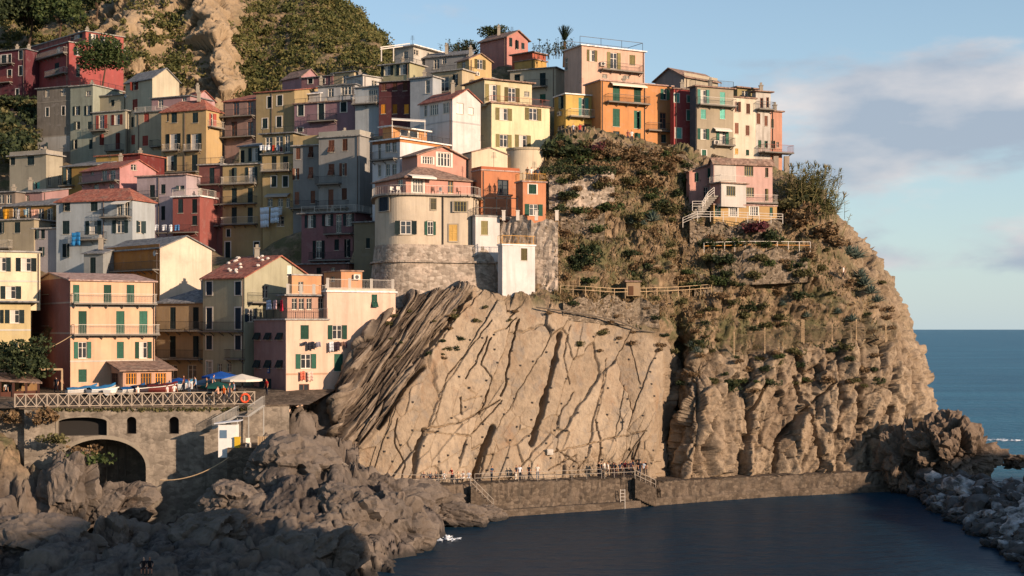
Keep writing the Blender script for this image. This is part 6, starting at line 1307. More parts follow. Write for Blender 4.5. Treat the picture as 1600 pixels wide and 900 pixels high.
# roof frame of the peach skyline house
h = HOUSES['peach house with roof frame and balcony on the skyline']; root = empty('roof_frame', h.AB(0, 0, h.zt+.2), 'thin steel drying frame on the peach skyline roof', 'frame'); H_ = 1.3
for b0 in (0, .33, .66, 1):
    for a0 in (.1, .9): p = h.AB(h.wl*a0, h.wr*b0, h.zt+.16); m = MB(); m.bar(p, p+Vector((0, 0, H_)), .06); m.build('post', M_IRON, root, p)
for a0 in (.1, .9): m = MB(); m.bar(h.AB(h.wl*a0, 0, h.zt+.16+H_), h.AB(h.wl*a0, h.wr, h.zt+.16+H_), .06); m.build('rail', M_IRON, root, WL[root.name])
m = MB(); m.bar(h.AB(h.wl*.1, h.wr, h.zt+.16+H_), h.AB(h.wl*.9, h.wr, h.zt+.16+H_), .06); m.build('rail', M_IRON, root, WL[root.name])
# roof pergolas (white)
h = HOUSES['white pergola-topped house on the skyline']; root = empty('white_pergola', h.AB(h.wl, 0, h.zb), 'white timber pergola frame left of the skyline house', 'pergola')
for x in (596, 615): m = MB(); p = at(x, 96, 229); m.bar(p, at(x, 74, 229), .16); m.build('post', M_WHITE, root, p)
for y in (74, 77): m = MB(); m.bar(at(594, y, 229+(y-74)), at(640, y-6, 232+(y-74)), .14); m.build('beam', M_WHITE, root, WL[root.name])
# white awning frame on the white-and-orange house
root = empty('roof_awning', at(640, 198, 186.5), 'white shade roof over the orange terrace room', 'awning'); m = MB(); m.slab([at(612, 186, 185), at(665, 189, 186), at(665, 187, 190), at(612, 184, 189)], .15); m.build('canopy', M_WHITE, root, WL[root.name])
for x in (613, 664): m = MB(); m.bar(at(x, 188, 185.3), at(x, 214, 185.3), .09); m.build('post', M_WHITE, root, WL[root.name])
# air conditioners, satellite dishes
def aircon(hl, face, px, py):
    h = HOUSES[hl]; u, z = h.fp(face, px, py); n = h.nL if face == 'L' else h.nR; r = -h.dL if face == 'L' else h.dR; p = h.P(face, u, z, .05); m = MB(); m.box(p, r*.8, n*.32, (0, 0, .6)); o = m.build('air_conditioner', M_WHITE, h.root, p); m = MB(); c = p+r*.38+n*.33+Vector((0, 0, .3)); m.tube([c, c+n*.02], [.23, .23], 12); m.build('fan', flat('#4a4a4a'), o, p)
for a in (('orange rooftop block with air conditioner above the peach house', 'R', 551, 437), ('cream house with dark garage-like opening and broad terrace', 'R', 742, 118), ('peach house with roof frame and balcony on the skyline', 'R', 937, 103), ('grey-beige house with turquoise shutters and blue-grey side', 'R', 1114, 226), ('bright lemon yellow house with teal balcony door', 'L', 874, 182)): aircon(*a)
def dish(hl, face, px, py):
    h = HOUSES[hl]; u, z = h.fp(face, px, py); n = h.nL if face == 'L' else h.nR; p = h.P(face, u, z, 0); m = MB(); m.bar(p, p+n*.35, .04); m.tube([p+n*.35, p+n*.42, p+n*.5], [.06, .25, .36], 12, False); m.build('satellite_dish', flat('#a8a8a4'), h.root, p, fixn=False)
for a in (('ochre house with grey slate roof and blank cream gable', 'L', 247, 396), ('mauve house with full-width balconies and open shutters', 'R', 575, 336), ('tall cream house with sunlit gable below the rocky hill', 'L', 200, 150)): dish(*a)
# washing
def washing(hl, face, y, items, out=1.05, group='washing hung out on the houses'):
    h = HOUSES[hl]; n = h.nL if face == 'L' else h.nR; r = -h.dL if face == 'L' else h.dR
    for x, w, hp, colr, lab in items:
        u, z = h.fp(face, x, y); p = h.P(face, u, z, out); pm = F/p.y; wm = w/pm/max(.4, abs(r.x)); hm = hp/pm; m = MB(); K = 6
        for k in range(K):
            for j in range(3):
                def C(k, j): t = k/K; return p+r*(wm*(t-.5))+n*(.05*math.sin(t*9+x)*(.4+j))+Vector((0, 0, -hm*j/3-.04*math.sin(t*7)))
                m.poly([C(k, j), C(k+1, j), C(k+1, j+1), C(k, j+1)])
        o = m.build('laundry', cloth(colr), None, p, True, fixn=False); tag(o, lab, 'laundry', group)
        md = o.modifiers.new('thickness', 'SOLIDIFY'); md.thickness = .02
washing('slim yellow house with big white sheets hung out', 'L', 325, [(419, 15, 31, '#c9d3dc', 'long white sheet hanging left on the slim yellow house'), (435, 13, 24, '#c4d0da', 'round-hemmed white sheet hanging right on the slim yellow house'), (444, 6, 12, '#b5b9ba', 'small pale towel below the white sheets')])
washing('awning-covered loggia on the roof of the sheet-hung house', 'L', 228, [(414, 8, 8, '#d5dadd', 'white cloth at the left of the loggia line'), (423, 8, 8, '#d9dcde', 'white cloth in the middle of the loggia line'), (432, 5, 9, '#b5402c', 'red cloth on the loggia line'), (439, 6, 8, '#8d9aa8', 'grey-blue cloth on the loggia line')], .9)
washing('pale blue house with red hip roof and blue towel', 'L', 364, [(126, 15, 20, '#2f74a8', 'big blue towel over the balcony of the pale blue house')], 1.0)
washing('terracotta house with railed white-floored terrace', 'L', 352, [(250, 10, 9, '#c9ccd0', 'white shirt on the line left of the terracotta house'), (263, 9, 9, '#d2d5d8', 'white towel on the line left of the terracotta house'), (273, 5, 11, '#e0e0e0', 'narrow white cloth on the terracotta house line'), (283, 8, 9, '#4f7fae', 'blue cloth at the right end of the terracotta line')])
washing('ochre loggia house hung with washing at far left', 'L', 328, [(62, 15, 16, '#c99a84', 'salmon towel hanging at the far left loggia'), (37, 5, 16, '#b9b6b2', 'white cloth hanging in the ochre loggia'), (17, 12, 16, '#c98f2c', 'mustard cloth hanging at the left frame edge'), (48, 9, 9, '#8fa6ac', 'pale blue cloth in the ochre loggia')])
washing('peach house with washing lines beside the cliff', 'L', 469, [(424, 10, 15, '#a9b7cc', 'pale blue shirt on the peach house terrace line'), (434, 7, 14, '#c0a0a0', 'pale pink cloth on the peach house terrace line'), (444, 6, 17, '#b02c40', 'crimson cloth on the peach house terrace line')], .3)
pw = 'peach house with washing lines beside the cliff'
washing(pw, 'R', 534, [(474, 7, 5, '#3a3a44', 'dark sock-like cloth at the left of the long washing line'), (484, 9, 12, '#2f3038', 'dark trousers on the long washing line'), (495, 6, 8, '#8f8a94', 'grey shirt on the long washing line')], .45)
washing('taller plain peach house running into the cliff', 'R', 534, [(515, 6, 15, '#c9ccd0', 'striped towel on the long washing line'), (524, 9, 14, '#3a3038', 'purple-black shirt on the long washing line'), (533, 6, 6, '#7a5f54', 'brown cloth on the long washing line'), (538, 3, 9, '#5b4a52', 'dark strip of cloth at the right of the long line')], .45)
washing(pw, 'R', 580, [(471, 7, 14, '#c9705a', 'rust cloth below the lower window of the peach house'), (483, 8, 15, '#d8b8a8', 'pale pink cloth below the lower window of the peach house')], .3)
# rope over the gully
rp = [at(250, 750, 139).lerp(at(357, 715, 139.2), t)-Vector((0, 0, 1.3*4*t*(1-t)*.5)) for t in np.linspace(0, 1, 12)]
m = MB(); m.tube(rp, [.045]*12, 5); tag(m.build('mooring_rope', M_WOODL, None, rp[0]), 'slack rope slung across the dark gully', 'rope')
# bunting cable over the square
rp = [at(-10, 560, 146).lerp(at(112, 524, 148.5), t)-Vector((0, 0, 1.5*4*t*(1-t)*.5)) for t in np.linspace(0, 1, 14)]
m = MB(); m.tube(rp, [.035]*14, 5); tag(m.build('overhead_cable', M_WOODL, None, rp[0]), 'pale cable sagging from the salmon house to the left edge', 'cable')

# ================================================================ people
def body_mesh(name, J, E, R):
    me = bpy.data.meshes.new(name); me.from_pydata(J, E, []); o = bpy.data.objects.new(name, me); COL.objects.link(o)
    sk = o.modifiers.new('s', 'SKIN'); sk.use_smooth_shade = True; sk.branch_smoothing = .3
    for v, r in zip(me.skin_vertices[0].data, R): v.radius = r if isinstance(r, tuple) else (r, r)
    me.skin_vertices[0].data[0].use_root = True
    ss = o.modifiers.new('u', 'SUBSURF'); ss.levels = 1; ss.render_levels = 1
    dg = bpy.context.evaluated_depsgraph_get(); ev = o.evaluated_get(dg); m2 = bpy.data.meshes.new_from_object(ev); m2.name = name; bpy.data.objects.remove(o)
    return m2
def person_mesh(name, pose):
    hz = .93; J = []; E = []; R = []
    def add(p, r, par=None): J.append(p); R.append(r); i = len(J)-1; (E.append((par, i)) if par is not None else None); return i
    sit = pose == 'sit'; hz = .45 if sit else .93; lean = -.05
    pel = add((0, 0, hz), (.15, .11)); wa = add((0, lean*.3, hz+.2), (.13, .10), pel); ch = add((0, lean, hz+.40), (.165, .11), wa); nk = add((0, lean, hz+.58), .055, ch); hd = add((0, lean-.02, hz+.66), (.075, .085), nk); tp = add((0, lean-.02, hz+.76), (.085, .10), hd); add((0, lean-.01, hz+.83), (.05, .06), tp); add((0, lean-.115, hz+.71), .016, tp)
    for s in (-1, 1):
        hp = add((s*.09, 0, hz-.05), .085, pel)
        if sit: kn = add((s*.12, -.42, hz+.03), .06, hp); an = add((s*.12, -.46, .09), .042, kn)
        else:
            st = {'stand': 0, 'walk': s*.22, 'lean': s*.06}[pose]; kn = add((s*.10, -.03+st*.5, .49), .06, hp); an = add((s*.11, st+.02, .08), .042, kn)
        add((s*.12, an and J[an][1]-.15, .035), .035, an)
        sh = add((s*.19, lean, hz+.49), .06, ch)
        if pose == 'lean' or sit: el_ = add((s*.24, lean-.12, hz+.22), .042, sh); wr_ = add((s*.17, lean-.34, hz+.18), .032, el_)
        else: a = -.12*s if pose == 'walk' else .03; el_ = add((s*.25, lean+a*.4, hz+.20), .042, sh); wr_ = add((s*.26, lean+a-.06, hz-.04), .032, el_)
        hn = add((J[wr_][0], J[wr_][1]-.04, J[wr_][2]-(.0 if pose == 'lean' or sit else .07)), (.035, .022), wr_)
        for f in range(4): add((J[hn][0]+(f-1.5)*.018, J[hn][1]-.05-.01*(f in (1, 2)), J[hn][2]-.05), .009, hn)
        add((J[hn][0]-s*.04, J[hn][1]-.03, J[hn][2]-.01), .010, hn)
    me = body_mesh(name, J, E, R)
    idx = []
    for p in me.polygons:
        c = p.center; z = c.z-hz
        if z > .70 and (c.y > lean-.06 or z > .80): m = 3                      # hair
        elif z > .545: m = 0
        elif abs(c.x) > .205 and z < .30: m = 0                                # forearms
        elif (pose == 'lean' or sit) and c.y < lean-.16 and z > .08: m = 0
        elif z > .0: m = 1
        elif c.z < .10 and not sit: m = 4
        elif sit and c.z < .10: m = 4
        else: m = 2
        idx.append(m)
    while len(me.materials) < 5: me.materials.append(None)
    me.polygons.foreach_set('material_index', idx); me.polygons.foreach_set('use_smooth', [True]*len(idx)); return me
PM = {k: person_mesh('person_'+k, k) for k in ('stand', 'walk', 'lean', 'sit')}
SKIN = [flat('#c08a6a', .6), flat('#a8714f', .6), flat('#d0a080', .6)]; HAIR = [flat('#2a1d15'), flat('#4a3424'), flat('#8a6a40'), flat('#1a1614')]
pr = random.Random(21); DARK = ['#22252e', '#2d2a30', '#1d2026', '#3a3038', '#343a48']; LIGHT = ['#d8d4cc', '#c0c8d0', '#b8503a', '#3f6a9a', '#c8b090', '#7a2f34', '#d6d2c8']
def person(p, pose, rz, shirt, pants, label, group=None, s=1.0):
    o = inst('person', PM[pose], [pr.choice(SKIN), cloth(shirt), cloth(pants), pr.choice(HAIR), flat('#2a2420')], None, p, rz, (s, s, s)); tag(o, label, 'person', group); return o
def qz(px): 
    a = np.interp(px, [w[0] for w in WALK], [w[1] for w in WALK]); z = np.interp(px, [w[0] for w in WALK], [w[2] for w in WALK]); return a, z+.03
for k in range(17):
    px = 936+k*4.6+pr.uniform(-1.5, 1.5); D, z = qz(min(px, 1008)); sh = pr.choice(DARK) if pr.random() < .7 else pr.choice(LIGHT)
    person(atz(px, z, D+.9+pr.uniform(0, 1.6)), pr.choice(['stand', 'stand', 'walk', 'lean']), pr.uniform(-2, 2), sh, pr.choice(DARK), 'person standing in the crowd on the quay by the steps', 'crowd on the quay', pr.uniform(.94, 1.06))
for px, pose, sh, pa, lab in ((806, 'stand', '#2a2d36', '#d0c8ba', 'person in dark top and pale trousers on the quay'), (812, 'walk', '#c6ccd2', '#2d3038', 'person in white top walking beside a dark-topped one'), (826, 'stand', '#22242a', '#22242a', 'person all in black standing on the quay'), (840, 'walk', '#d8d2c6', '#6a7480', 'person in cream top walking alone on the quay'), (768, 'lean', '#1f3a52', '#20242c', 'person in navy leaning at the quay rail'), (706, 'lean', '#9a3a34', '#2a2c34', 'person in red at the left of the quay walk')):
    D, z = qz(px); person(atz(px, z, D+1.3), pose, pr.uniform(-1.5, 1.5), sh, pa, lab)
for k, px in enumerate((662, 672, 681, 694, 716, 724, 733)):
    D, z = qz(px); person(atz(px, z, D+2.2), 'sit', pr.uniform(-.6, .6), pr.choice(DARK+LIGHT), pr.choice(DARK), 'person sitting against the cliff on the left part of the quay', 'sitters on the quay')
SQ = [(10, 145.9, 'stand', '#d0ccc4', '#2a2a30', 'person in white at the café counter'), (16, 145.8, 'stand', '#23242a', '#23242a', 'person in black at the café counter'), (88, 148, 'walk', '#2a2c34', '#22242a', 'person in dark clothes under the pergola beam'), (96, 149, 'stand', '#4a2c2c', '#22242a', 'person in brown by the salmon house corner'), (216, 144.6, 'stand', '#cfcac0', '#3a3c44', 'person in white behind the railing near the black cover'), (262, 144.8, 'stand', '#c8b0a8', '#39434f', 'person in pale pink behind the railing'), (272, 145.2, 'walk', '#d8c8c0', '#2c3038', 'person in cream top behind the railing'), (296, 147, 'stand', '#b8bcc0', '#3c4654', 'person in grey shirt in the middle of the square'), (306, 148, 'walk', '#7ba0c0', '#2b2f38', 'person in light blue in the middle of the square'), (341, 144.3, 'lean', '#c09078', '#4a4038', 'person in tan leaning on the railing'), (350, 144.5, 'stand', '#c8622c', '#2f3440', 'person in orange top by the railing'), (358, 145.4, 'stand', '#3a3f4a', '#2f3440', 'person in charcoal under the cream parasol'), (366, 146, 'walk', '#8a94a0', '#2f3440', 'person in grey-blue under the cream parasol'), (417, 147.2, 'stand', '#a82a2c', '#2a2c34', 'person in red at the head of the metal stairs'), (324, 147.5, 'stand', '#2c3a36', '#22252c', 'person in dark green in the crowd on the square'), (333, 149, 'walk', '#4c5866', '#22252c', 'person in slate blue in the crowd on the square'), (288, 149, 'stand', '#5a3a3a', '#22252c', 'person in maroon in the crowd on the square')]
for px, D, pose, sh, pa, lab in SQ: person(sq(px, D), pose, pr.uniform(-2, 2), sh, pa, lab)
for px, py, pose, sh, lab in ((224, 893, 'sit', '#2a2224', 'dark-clothed person sitting on the foreground rocks, left of two'), (236, 892, 'sit', '#1f1d20', 'dark-clothed person sitting on the foreground rocks, right of two')):
    p = on_shore(px, py); person(p-Vector((0, 0, .25)), 'sit', pr.uniform(-.3, .5), sh, '#b07a60', lab)
ob = HOUSES['narrow orange house with people on its roof terrace']
for a, b, sh, lab in ((.3, .45, '#d5d0cc', 'person in white on the orange roof terrace'), (.2, .25, '#4a4038', 'person in brown on the orange roof terrace'), (.35, .75, '#38404c', 'person in dark top on the orange roof terrace')): person(ob.AB(ob.wl*a, ob.wr*b, ob.zt+.17), 'stand', .3, sh, '#6a5a4c', lab)
oh = HOUSES['bright lemon yellow house with teal balcony door']
for px, sh, lab in ((896, '#d0ccc8', 'person in white in front of the lemon yellow house'), (906, '#b03a34', 'person in red in front of the lemon yellow house'), (912, '#2c2c34', 'person in black in front of the lemon yellow house'), (981, '#7a4a44', 'person in brown below the orange house'), (987, '#d8d4ce', 'person in white below the orange house')):
    p = at(px, 213 if px < 950 else 223, 190.3 if px < 950 else 192.3); person(p, 'stand', pr.uniform(-1, 1), sh, '#3a3c44', lab)
p = on_cliff(1318, 432); person(p+Vector((0, -.3, -.2)), 'walk', 1.2, '#dcd8d2', '#2a2c34', 'person in white climbing the path near the cliff edge')
h = HOUSES['pink house with grey-tiled hip roof and long railed terrace']
tz = zt_ if False else at(640, 304, 169).z+.13
for px, lab in ((612, 'white chair at the left of the pink house terrace'), (622, 'white chair second on the pink house terrace'), (676, 'brown chair in the middle of the pink house terrace'), (686, 'white chair in the middle of the pink house terrace'), (716, 'brown chair at the right of the pink house terrace')):
    a = on_pts(GP, px, 303); chair(Vector((a[0].x, a[0].y+.6, tz)), lab, M_WHITE if 'white' in lab else flat('#6a4638'), pr.uniform(-1, 1))
# ================================================================ plants
def leaf_mat(name, cols):
    t = NT(name); a = t.attr('tint'); c = t.ramp(a.outputs['Fac'], [(i/(len(cols)-1), q) for i, q in enumerate(cols)])
    t.base(c, .75, .25)
    tr = t.new('ShaderNodeBsdfTranslucent'); t.l.new(c, tr.inputs[0]); mx_ = t.new('ShaderNodeMixShader'); mx_.inputs[0].default_value = .22
    t.l.new(t.b.outputs[0], mx_.inputs[1]); t.l.new(tr.outputs[0], mx_.inputs[2]); t.l.new(mx_.outputs[0], t.out.inputs[0]); return t.m
LM = {'green': leaf_mat('leaf_green', [(.018, .032, .010), (.045, .07, .02), (.09, .11, .035)]), 'dark': leaf_mat('leaf_dark', [(.014, .024, .011), (.034, .05, .02), (.07, .085, .032)]), 'olive': leaf_mat('leaf_olive', [(.05, .05, .018), (.10, .095, .035), (.16, .14, .06)]), 'dry': leaf_mat('leaf_dry', [(.09, .055, .028), (.19, .12, .06), (.30, .21, .11)]), 'purple': leaf_mat('leaf_purple', [(.05, .015, .02), (.13, .03, .045), (.16, .07, .05)]), 'blue': leaf_mat('leaf_agave', [(.05, .075, .06), (.10, .14, .115), (.18, .22, .17)]), 'reed': leaf_mat('leaf_reed', [(.06, .065, .02), (.13, .13, .045), (.25, .20, .09)])}
def leaves(C, size, rs, elong=1.6):
    """leaf quads at centres C -> verts, faces, tint"""
    n = len(C); d = rs.normal(size=(n, 3)); d /= np.linalg.norm(d, axis=1, keepdims=True); e = np.cross(d, rs.normal(size=(n, 3))); e /= np.linalg.norm(e, axis=1, keepdims=True)
    s = (np.asarray(size)*rs.uniform(.6, 1.4, n))[:,None]; a = d*s*elong*.5; b = e*s*.5
    V = np.stack([C-a, C+b*.9-a*.1, C+a, C-b*.9-a*.1], 1).reshape(-1, 3); Fc = np.arange(n*4).reshape(n, 4); return V, Fc, np.repeat(rs.uniform(0, 1, n), 4)
def blob_pts(n, rs, lobes=7, flat_=.75):
    cs = rs.normal(size=(lobes, 3))*[.45, .45, .28]; cs[:,2] = np.abs(cs[:,2])+.25; rr = rs.uniform(.35, .6, lobes); k = rs.randint(0, lobes, n); d = rs.normal(size=(n, 3)); d /= np.linalg.norm(d, axis=1, keepdims=True)
    P = cs[k]+d*(rr[k]*rs.uniform(.55, 1.05, n)**.5)[:,None]; P[:,2] *= flat_; P[:,2] = np.abs(P[:,2]); return P
def mesh_from(name, V, Fc, tint):
    me = bpy.data.meshes.new(name); me.from_pydata(V.tolist(), [], Fc.tolist()); a = me.attributes.new('tint', 'FLOAT', 'POINT'); a.data.foreach_set('value', np.asarray(tint, np.float32)); return me
rs = np.random.RandomState(5)
BUSH = [mesh_from('shrub', *leaves(blob_pts(420, rs, rs.randint(5, 10)), .17, rs)) for _ in range(6)]
def tuft():
    V = []; Fc = []; T = []
    for k in range(90):
        a = rs.uniform(0, 6.28); r = rs.uniform(0, .35); l = rs.uniform(.5, 1.1); lean = rs.uniform(.1, .75); b = np.array([r*math.cos(a), r*math.sin(a), 0]); d = np.array([math.cos(a)*lean, math.sin(a)*lean, 1]); d = d/np.linalg.norm(d)*l; s = np.array([-math.sin(a), math.cos(a), 0])*.035
        i = len(V); V += [b-s, b+s, b+d*.6+s*.7+np.array([0, 0, .0]), b+d+np.array([math.cos(a), math.sin(a), -.6])*.15*l, b+d*.6-s*.7]; Fc.append((i, i+1, i+2, i+3, i+4)); T += [rs.uniform(0, 1)]*5
    me = bpy.data.meshes.new('dry_tuft'); me.from_pydata([tuple(v) for v in V], [], Fc); a = me.attributes.new('tint', 'FLOAT', 'POINT'); a.data.foreach_set('value', np.array(T, np.float32)); return me
TUFT = [tuft() for _ in range(3)]
def agave_mesh(n=34):
    V = []; Fc = []; T = []
    for k in range(n):
        a = k*2.4; el_ = .15+1.25*(k/n); l = rs.uniform(.8, 1.1); d = np.array([math.cos(a)*math.cos(el_), math.sin(a)*math.cos(el_), math.sin(el_)]); s = np.array([-math.sin(a), math.cos(a), 0])*.075; up = np.array([0, 0, .05]); i = len(V)
        V += [d*.06-s*.6, d*.06+s*.6, d*l*.5+s+up, d*l-np.array([0, 0, .06]), d*l*.5-s+up, d*l*.5-up*.4]; Fc += [(i, i+1, i+2, i+5), (i, i+5, i+4), (i+5, i+2, i+3), (i+5, i+3, i+4)]; T += [rs.uniform(.1, .9)]*6
    me = bpy.data.meshes.new('agave'); me.from_pydata([tuple(v) for v in V], [], Fc); a = me.attributes.new('tint', 'FLOAT', 'POINT'); a.data.foreach_set('value', np.array(T, np.float32)); return me
AGAVE = [agave_mesh() for _ in range(2)]
vr = random.Random(9)
def plant(name, me, mat, p, s, label, cat, group=None, sz=None):
    o = inst(name, me, LM[mat], None, p, vr.uniform(0, 6.28), (s, s, sz or s*vr.uniform(.75, 1.05)), vr.uniform(-.1, .1), vr.uniform(-.1, .1)); return tag(o, label, cat, group)
# shrubs of the slope, by zone: (polygon box, count, size, materials, label)
ZONES = [((866,222,960,262), 22, (.6, 1.3), ['dark', 'olive', 'dry'], 'shrub spilling over the wall under the lemon and orange houses'), ((1000,238,1100,275), 18, (.5, 1.2), ['dry', 'dark', 'olive'], 'shrub spilling over the wall under the red house'), ((865,235,1075,330), 44, (.7, 1.7), ['dry', 'dry', 'olive', 'green', 'dark'], 'shrub on the steep bank below the orange and red houses'),
 ((870,330,1085,450), 40, (.5, 1.5), ['dry', 'green', 'olive', 'olive', 'dark', 'dry'], 'shrub on the dry slope above the path railing'),
 ((880,462,1130,560), 34, (.4, 1.0), ['dry', 'olive', 'dark', 'dry'], 'low shrub below the path railing'),
 ((1075,400,1260,520), 40, (.5, 1.5), ['green', 'dark', 'olive', 'olive', 'dry', 'dry'], 'bushy shrub on the slope below the yellow-railed garden'),
 ((1250,380,1410,520), 30, (.4, 1.2), ['olive', 'dry', 'dry', 'dark'], 'shrub near the sea edge of the headland'),
 ((1060,540,1380,610), 46, (.4, 1.2), ['olive', 'green', 'dark', 'dry', 'dry'], 'shrub clinging to the brow below the net'),
 ((700,478,860,500), 10, (.3, .6), ['dry', 'olive'], 'dry tuft at the lip of the slab under the tower'),
 ((560,475,720,560), 20, (.3, .7), ['olive', 'dry', 'dark'], 'small plant in the striped strata below the bastion')]
for (x0, y0, x1, y1), n, (s0, s1), ms, lab in ZONES:
    k = 0
    while k < n:
        x = vr.uniform(x0, x1); y = vr.uniform(y0, y1)
        if x > np.interp(y, [280, 340, 395, 450, 540, 640], [1235, 1295, 1340, 1385, 1418, 1448]): n -= 1; continue
        if 1074 < x < 1216 and y < 345: n -= 1; continue
        p = on_cliff(x, y); s = vr.uniform(s0, s1)*.9; k += 1; m_ = vr.choice(ms)
        plant('shrub', BUSH[vr.randrange(6)], m_, p-Vector((0, .1, .25*s)), s, {'dry': 'dry brown ', 'dark': 'dark green ', 'olive': 'olive green ', 'green': 'fresh green '}[m_]+('small ' if s < .75 else 'large ' if s > 1.15 else '')+lab.replace('low shrub', 'shrub').replace('bushy ', '').replace('dry tuft', 'tuft').replace('small plant', 'plant'), 'shrub', 'shrubs of the headland')
BIG = [(890, 232, 2.9, 'dark', 'big dark bush below the lemon yellow house'), (912, 240, 1.9, 'dark', 'dark bush right of the big one under the lemon house'), (926, 232, 1.4, 'purple', 'purple bougainvillea beside the dark bushes'), (902, 250, 1.5, 'green', 'fresh green bush in front of the dark bushes'), (908, 405, 2.0, 'dark', 'tall dark green bush left on the dry slope'), (915, 388, 1.7, 'dark', 'dark green bush top above the tall one'), (985, 250, 2.3, 'dry', 'rusty brown bush on the bank below the orange house'), (1040, 265, 2.4, 'dry', 'rusty brown bush on the bank below the red house'), (1010, 285, 2.2, 'dry', 'trailing brown bush in the middle of the bank'), (960, 265, 2.0, 'dry', 'trailing brown bush left on the bank'), (1168, 357, 1.9, 'purple', 'dark red creeper before the villa railing'), (1182, 352, 1.6, 'purple', 'dark red creeper right part before the villa'), (1145, 378, 1.7, 'green', 'round green bush in the villa garden'), (1215, 372, 1.7, 'dark', 'dark green bush at the right of the villa garden'), (1188, 380, 1.2, 'green', 'small bright bush in the villa garden'), (1100, 378, 1.5, 'dark', 'dark bush at the left of the villa garden'), (1120, 372, 1.3, 'dry', 'dry bush in the villa garden'), (1176, 480, 1.5, 'dark', 'round blue-green bush on the lower slope'), (1128, 405, 1.6, 'dark', 'dark bush beside the terrace wall'), (1245, 345, 2.8, 'dry', 'large dry bush behind the villa'), (1275, 365, 2.8, 'dry', 'large dry bush on the shoulder of the headland'), (1230, 318, 2.3, 'olive', 'olive bush right of the villa'), (1255, 315, 2.2, 'dark', 'dark bush under the giant reeds'), (1300, 375, 1.9, 'dry', 'dry bush on the outer shoulder'), (935, 262, 1.6, 'dry', 'dry bush over the dry stone wall'), (1090, 268, 1.5, 'dark', 'dark ivy bush left of the villa roof')]
for x, y, s, m_, lab in BIG: plant('bush', BUSH[vr.randrange(6)], m_, on_cliff(x, y)-Vector((0, .4, .3*s)), s, lab, 'bush')
# hedge canopy over the wall
p = at(905, 272, on_cliff(905, 275).y-1.0); me = mesh_from('hedge', *leaves(np.c_[rs.uniform(-5, 4.6, 1300), rs.uniform(-1, 1, 1300), rs.uniform(0, 1.0, 1300)], .2, rs)); tag(inst('hedge', me, LM['dark'], None, p), 'long dark hedge above the dry stone wall', 'hedge')
for i, (x, y, s) in enumerate([(988,348,1.4),(1022,345,1.7),(1003,352,1.0),(1352,445,1.9),(1362,458,1.6),(1338,405,2.1),(1328,398,1.7),(1372,470,1.4),(1310,490,1.2),(1330,500,1.3),(1222,478,.9),(1078,540,1.1),(1090,548,1.0),(1260,497,1.1),(1345,430,1.5)]):
    plant('agave', AGAVE[i % 2], 'blue', on_cliff(x, y)-Vector((0, .2, .05)), s, 'blue-green agave rosette on the headland slope', 'agave', 'agaves of the headland', s)
# agave flower stalks at the edge
for x, y, hh, lab in ((1318, 370, 4.2, 'tall leaning agave stalk against the sky'), (1308, 352, 2.2, 'shorter agave stalk against the sky')):
    p = on_cliff(x-8, y+12); m = MB(); q = p+Vector((hh*.42, 0, hh)); m.tube([p, p.lerp(q, .5)+Vector((.1, 0, .1)), q], [.07, .05, .03], 6)
    for k in range(8): a = p.lerp(q, .5+k*.06); m.bar(a, a+Vector((.35*(1 if k % 2 else -.8), 0, .15)), .05)
    tag(m.build('agave_stalk', flat('#6f6a45'), None, p), lab, 'stalk')
# giant reeds
def reeds(p, n, hmin, hmax, spread, lab):
    V = []; Fc = []; T = []
    for k in range(n):
        b = np.array([rs.normal()*spread, rs.normal()*spread*.6, -.3]); h_ = rs.uniform(hmin, hmax); ln = np.array([rs.normal()*.22+.12, rs.normal()*.15, 1]); ln = ln/np.linalg.norm(ln)*h_; tt = rs.uniform(0, 1)
        def quad(a, c, w):
            d = c-a; s_ = np.cross(d, rs.normal(size=3)); s_ = s_/np.linalg.norm(s_)*w; i = len(V); V.extend([a-s_, a+s_, c+s_*.3, c-s_*.3]); Fc.append((i, i+1, i+2, i+3)); T.extend([tt]*4)
        quad(b, b+ln, .035)
        for j in range(11):
            t = .3+.065*j; a = b+ln*t; d = np.array([rs.normal()+.35, rs.normal()*.6, rs.uniform(.0, 1.0)]); d = d/np.linalg.norm(d)*rs.uniform(.5, .95); quad(a, a+d, .045)
        if k % 3 == 0:
            for j in range(6): a = b+ln; d = np.array([rs.normal()*.4+.2, rs.normal()*.2, 1]); quad(a, a+d/np.linalg.norm(d)*.6, .07)
    me = mesh_from('reed_clump', np.array(V), np.array(Fc), T); tag(inst('reed_clump', me, LM['reed'], None, p), lab, 'reeds')
reeds(on_cliff(1262, 322)+Vector((0, -1.5, .5)), 150, 3.0, 5.6, 1.7, 'clump of giant reeds against the sky right of the villa'); reeds(on_cliff(1243, 315), 50, 2.0, 3.6, .9, 'smaller reed clump close to the end pillars'); reeds(on_cliff(1285, 342)+Vector((0, -1, .3)), 60, 2.0, 3.8, 1.0, 'reeds leaning out over the headland edge')
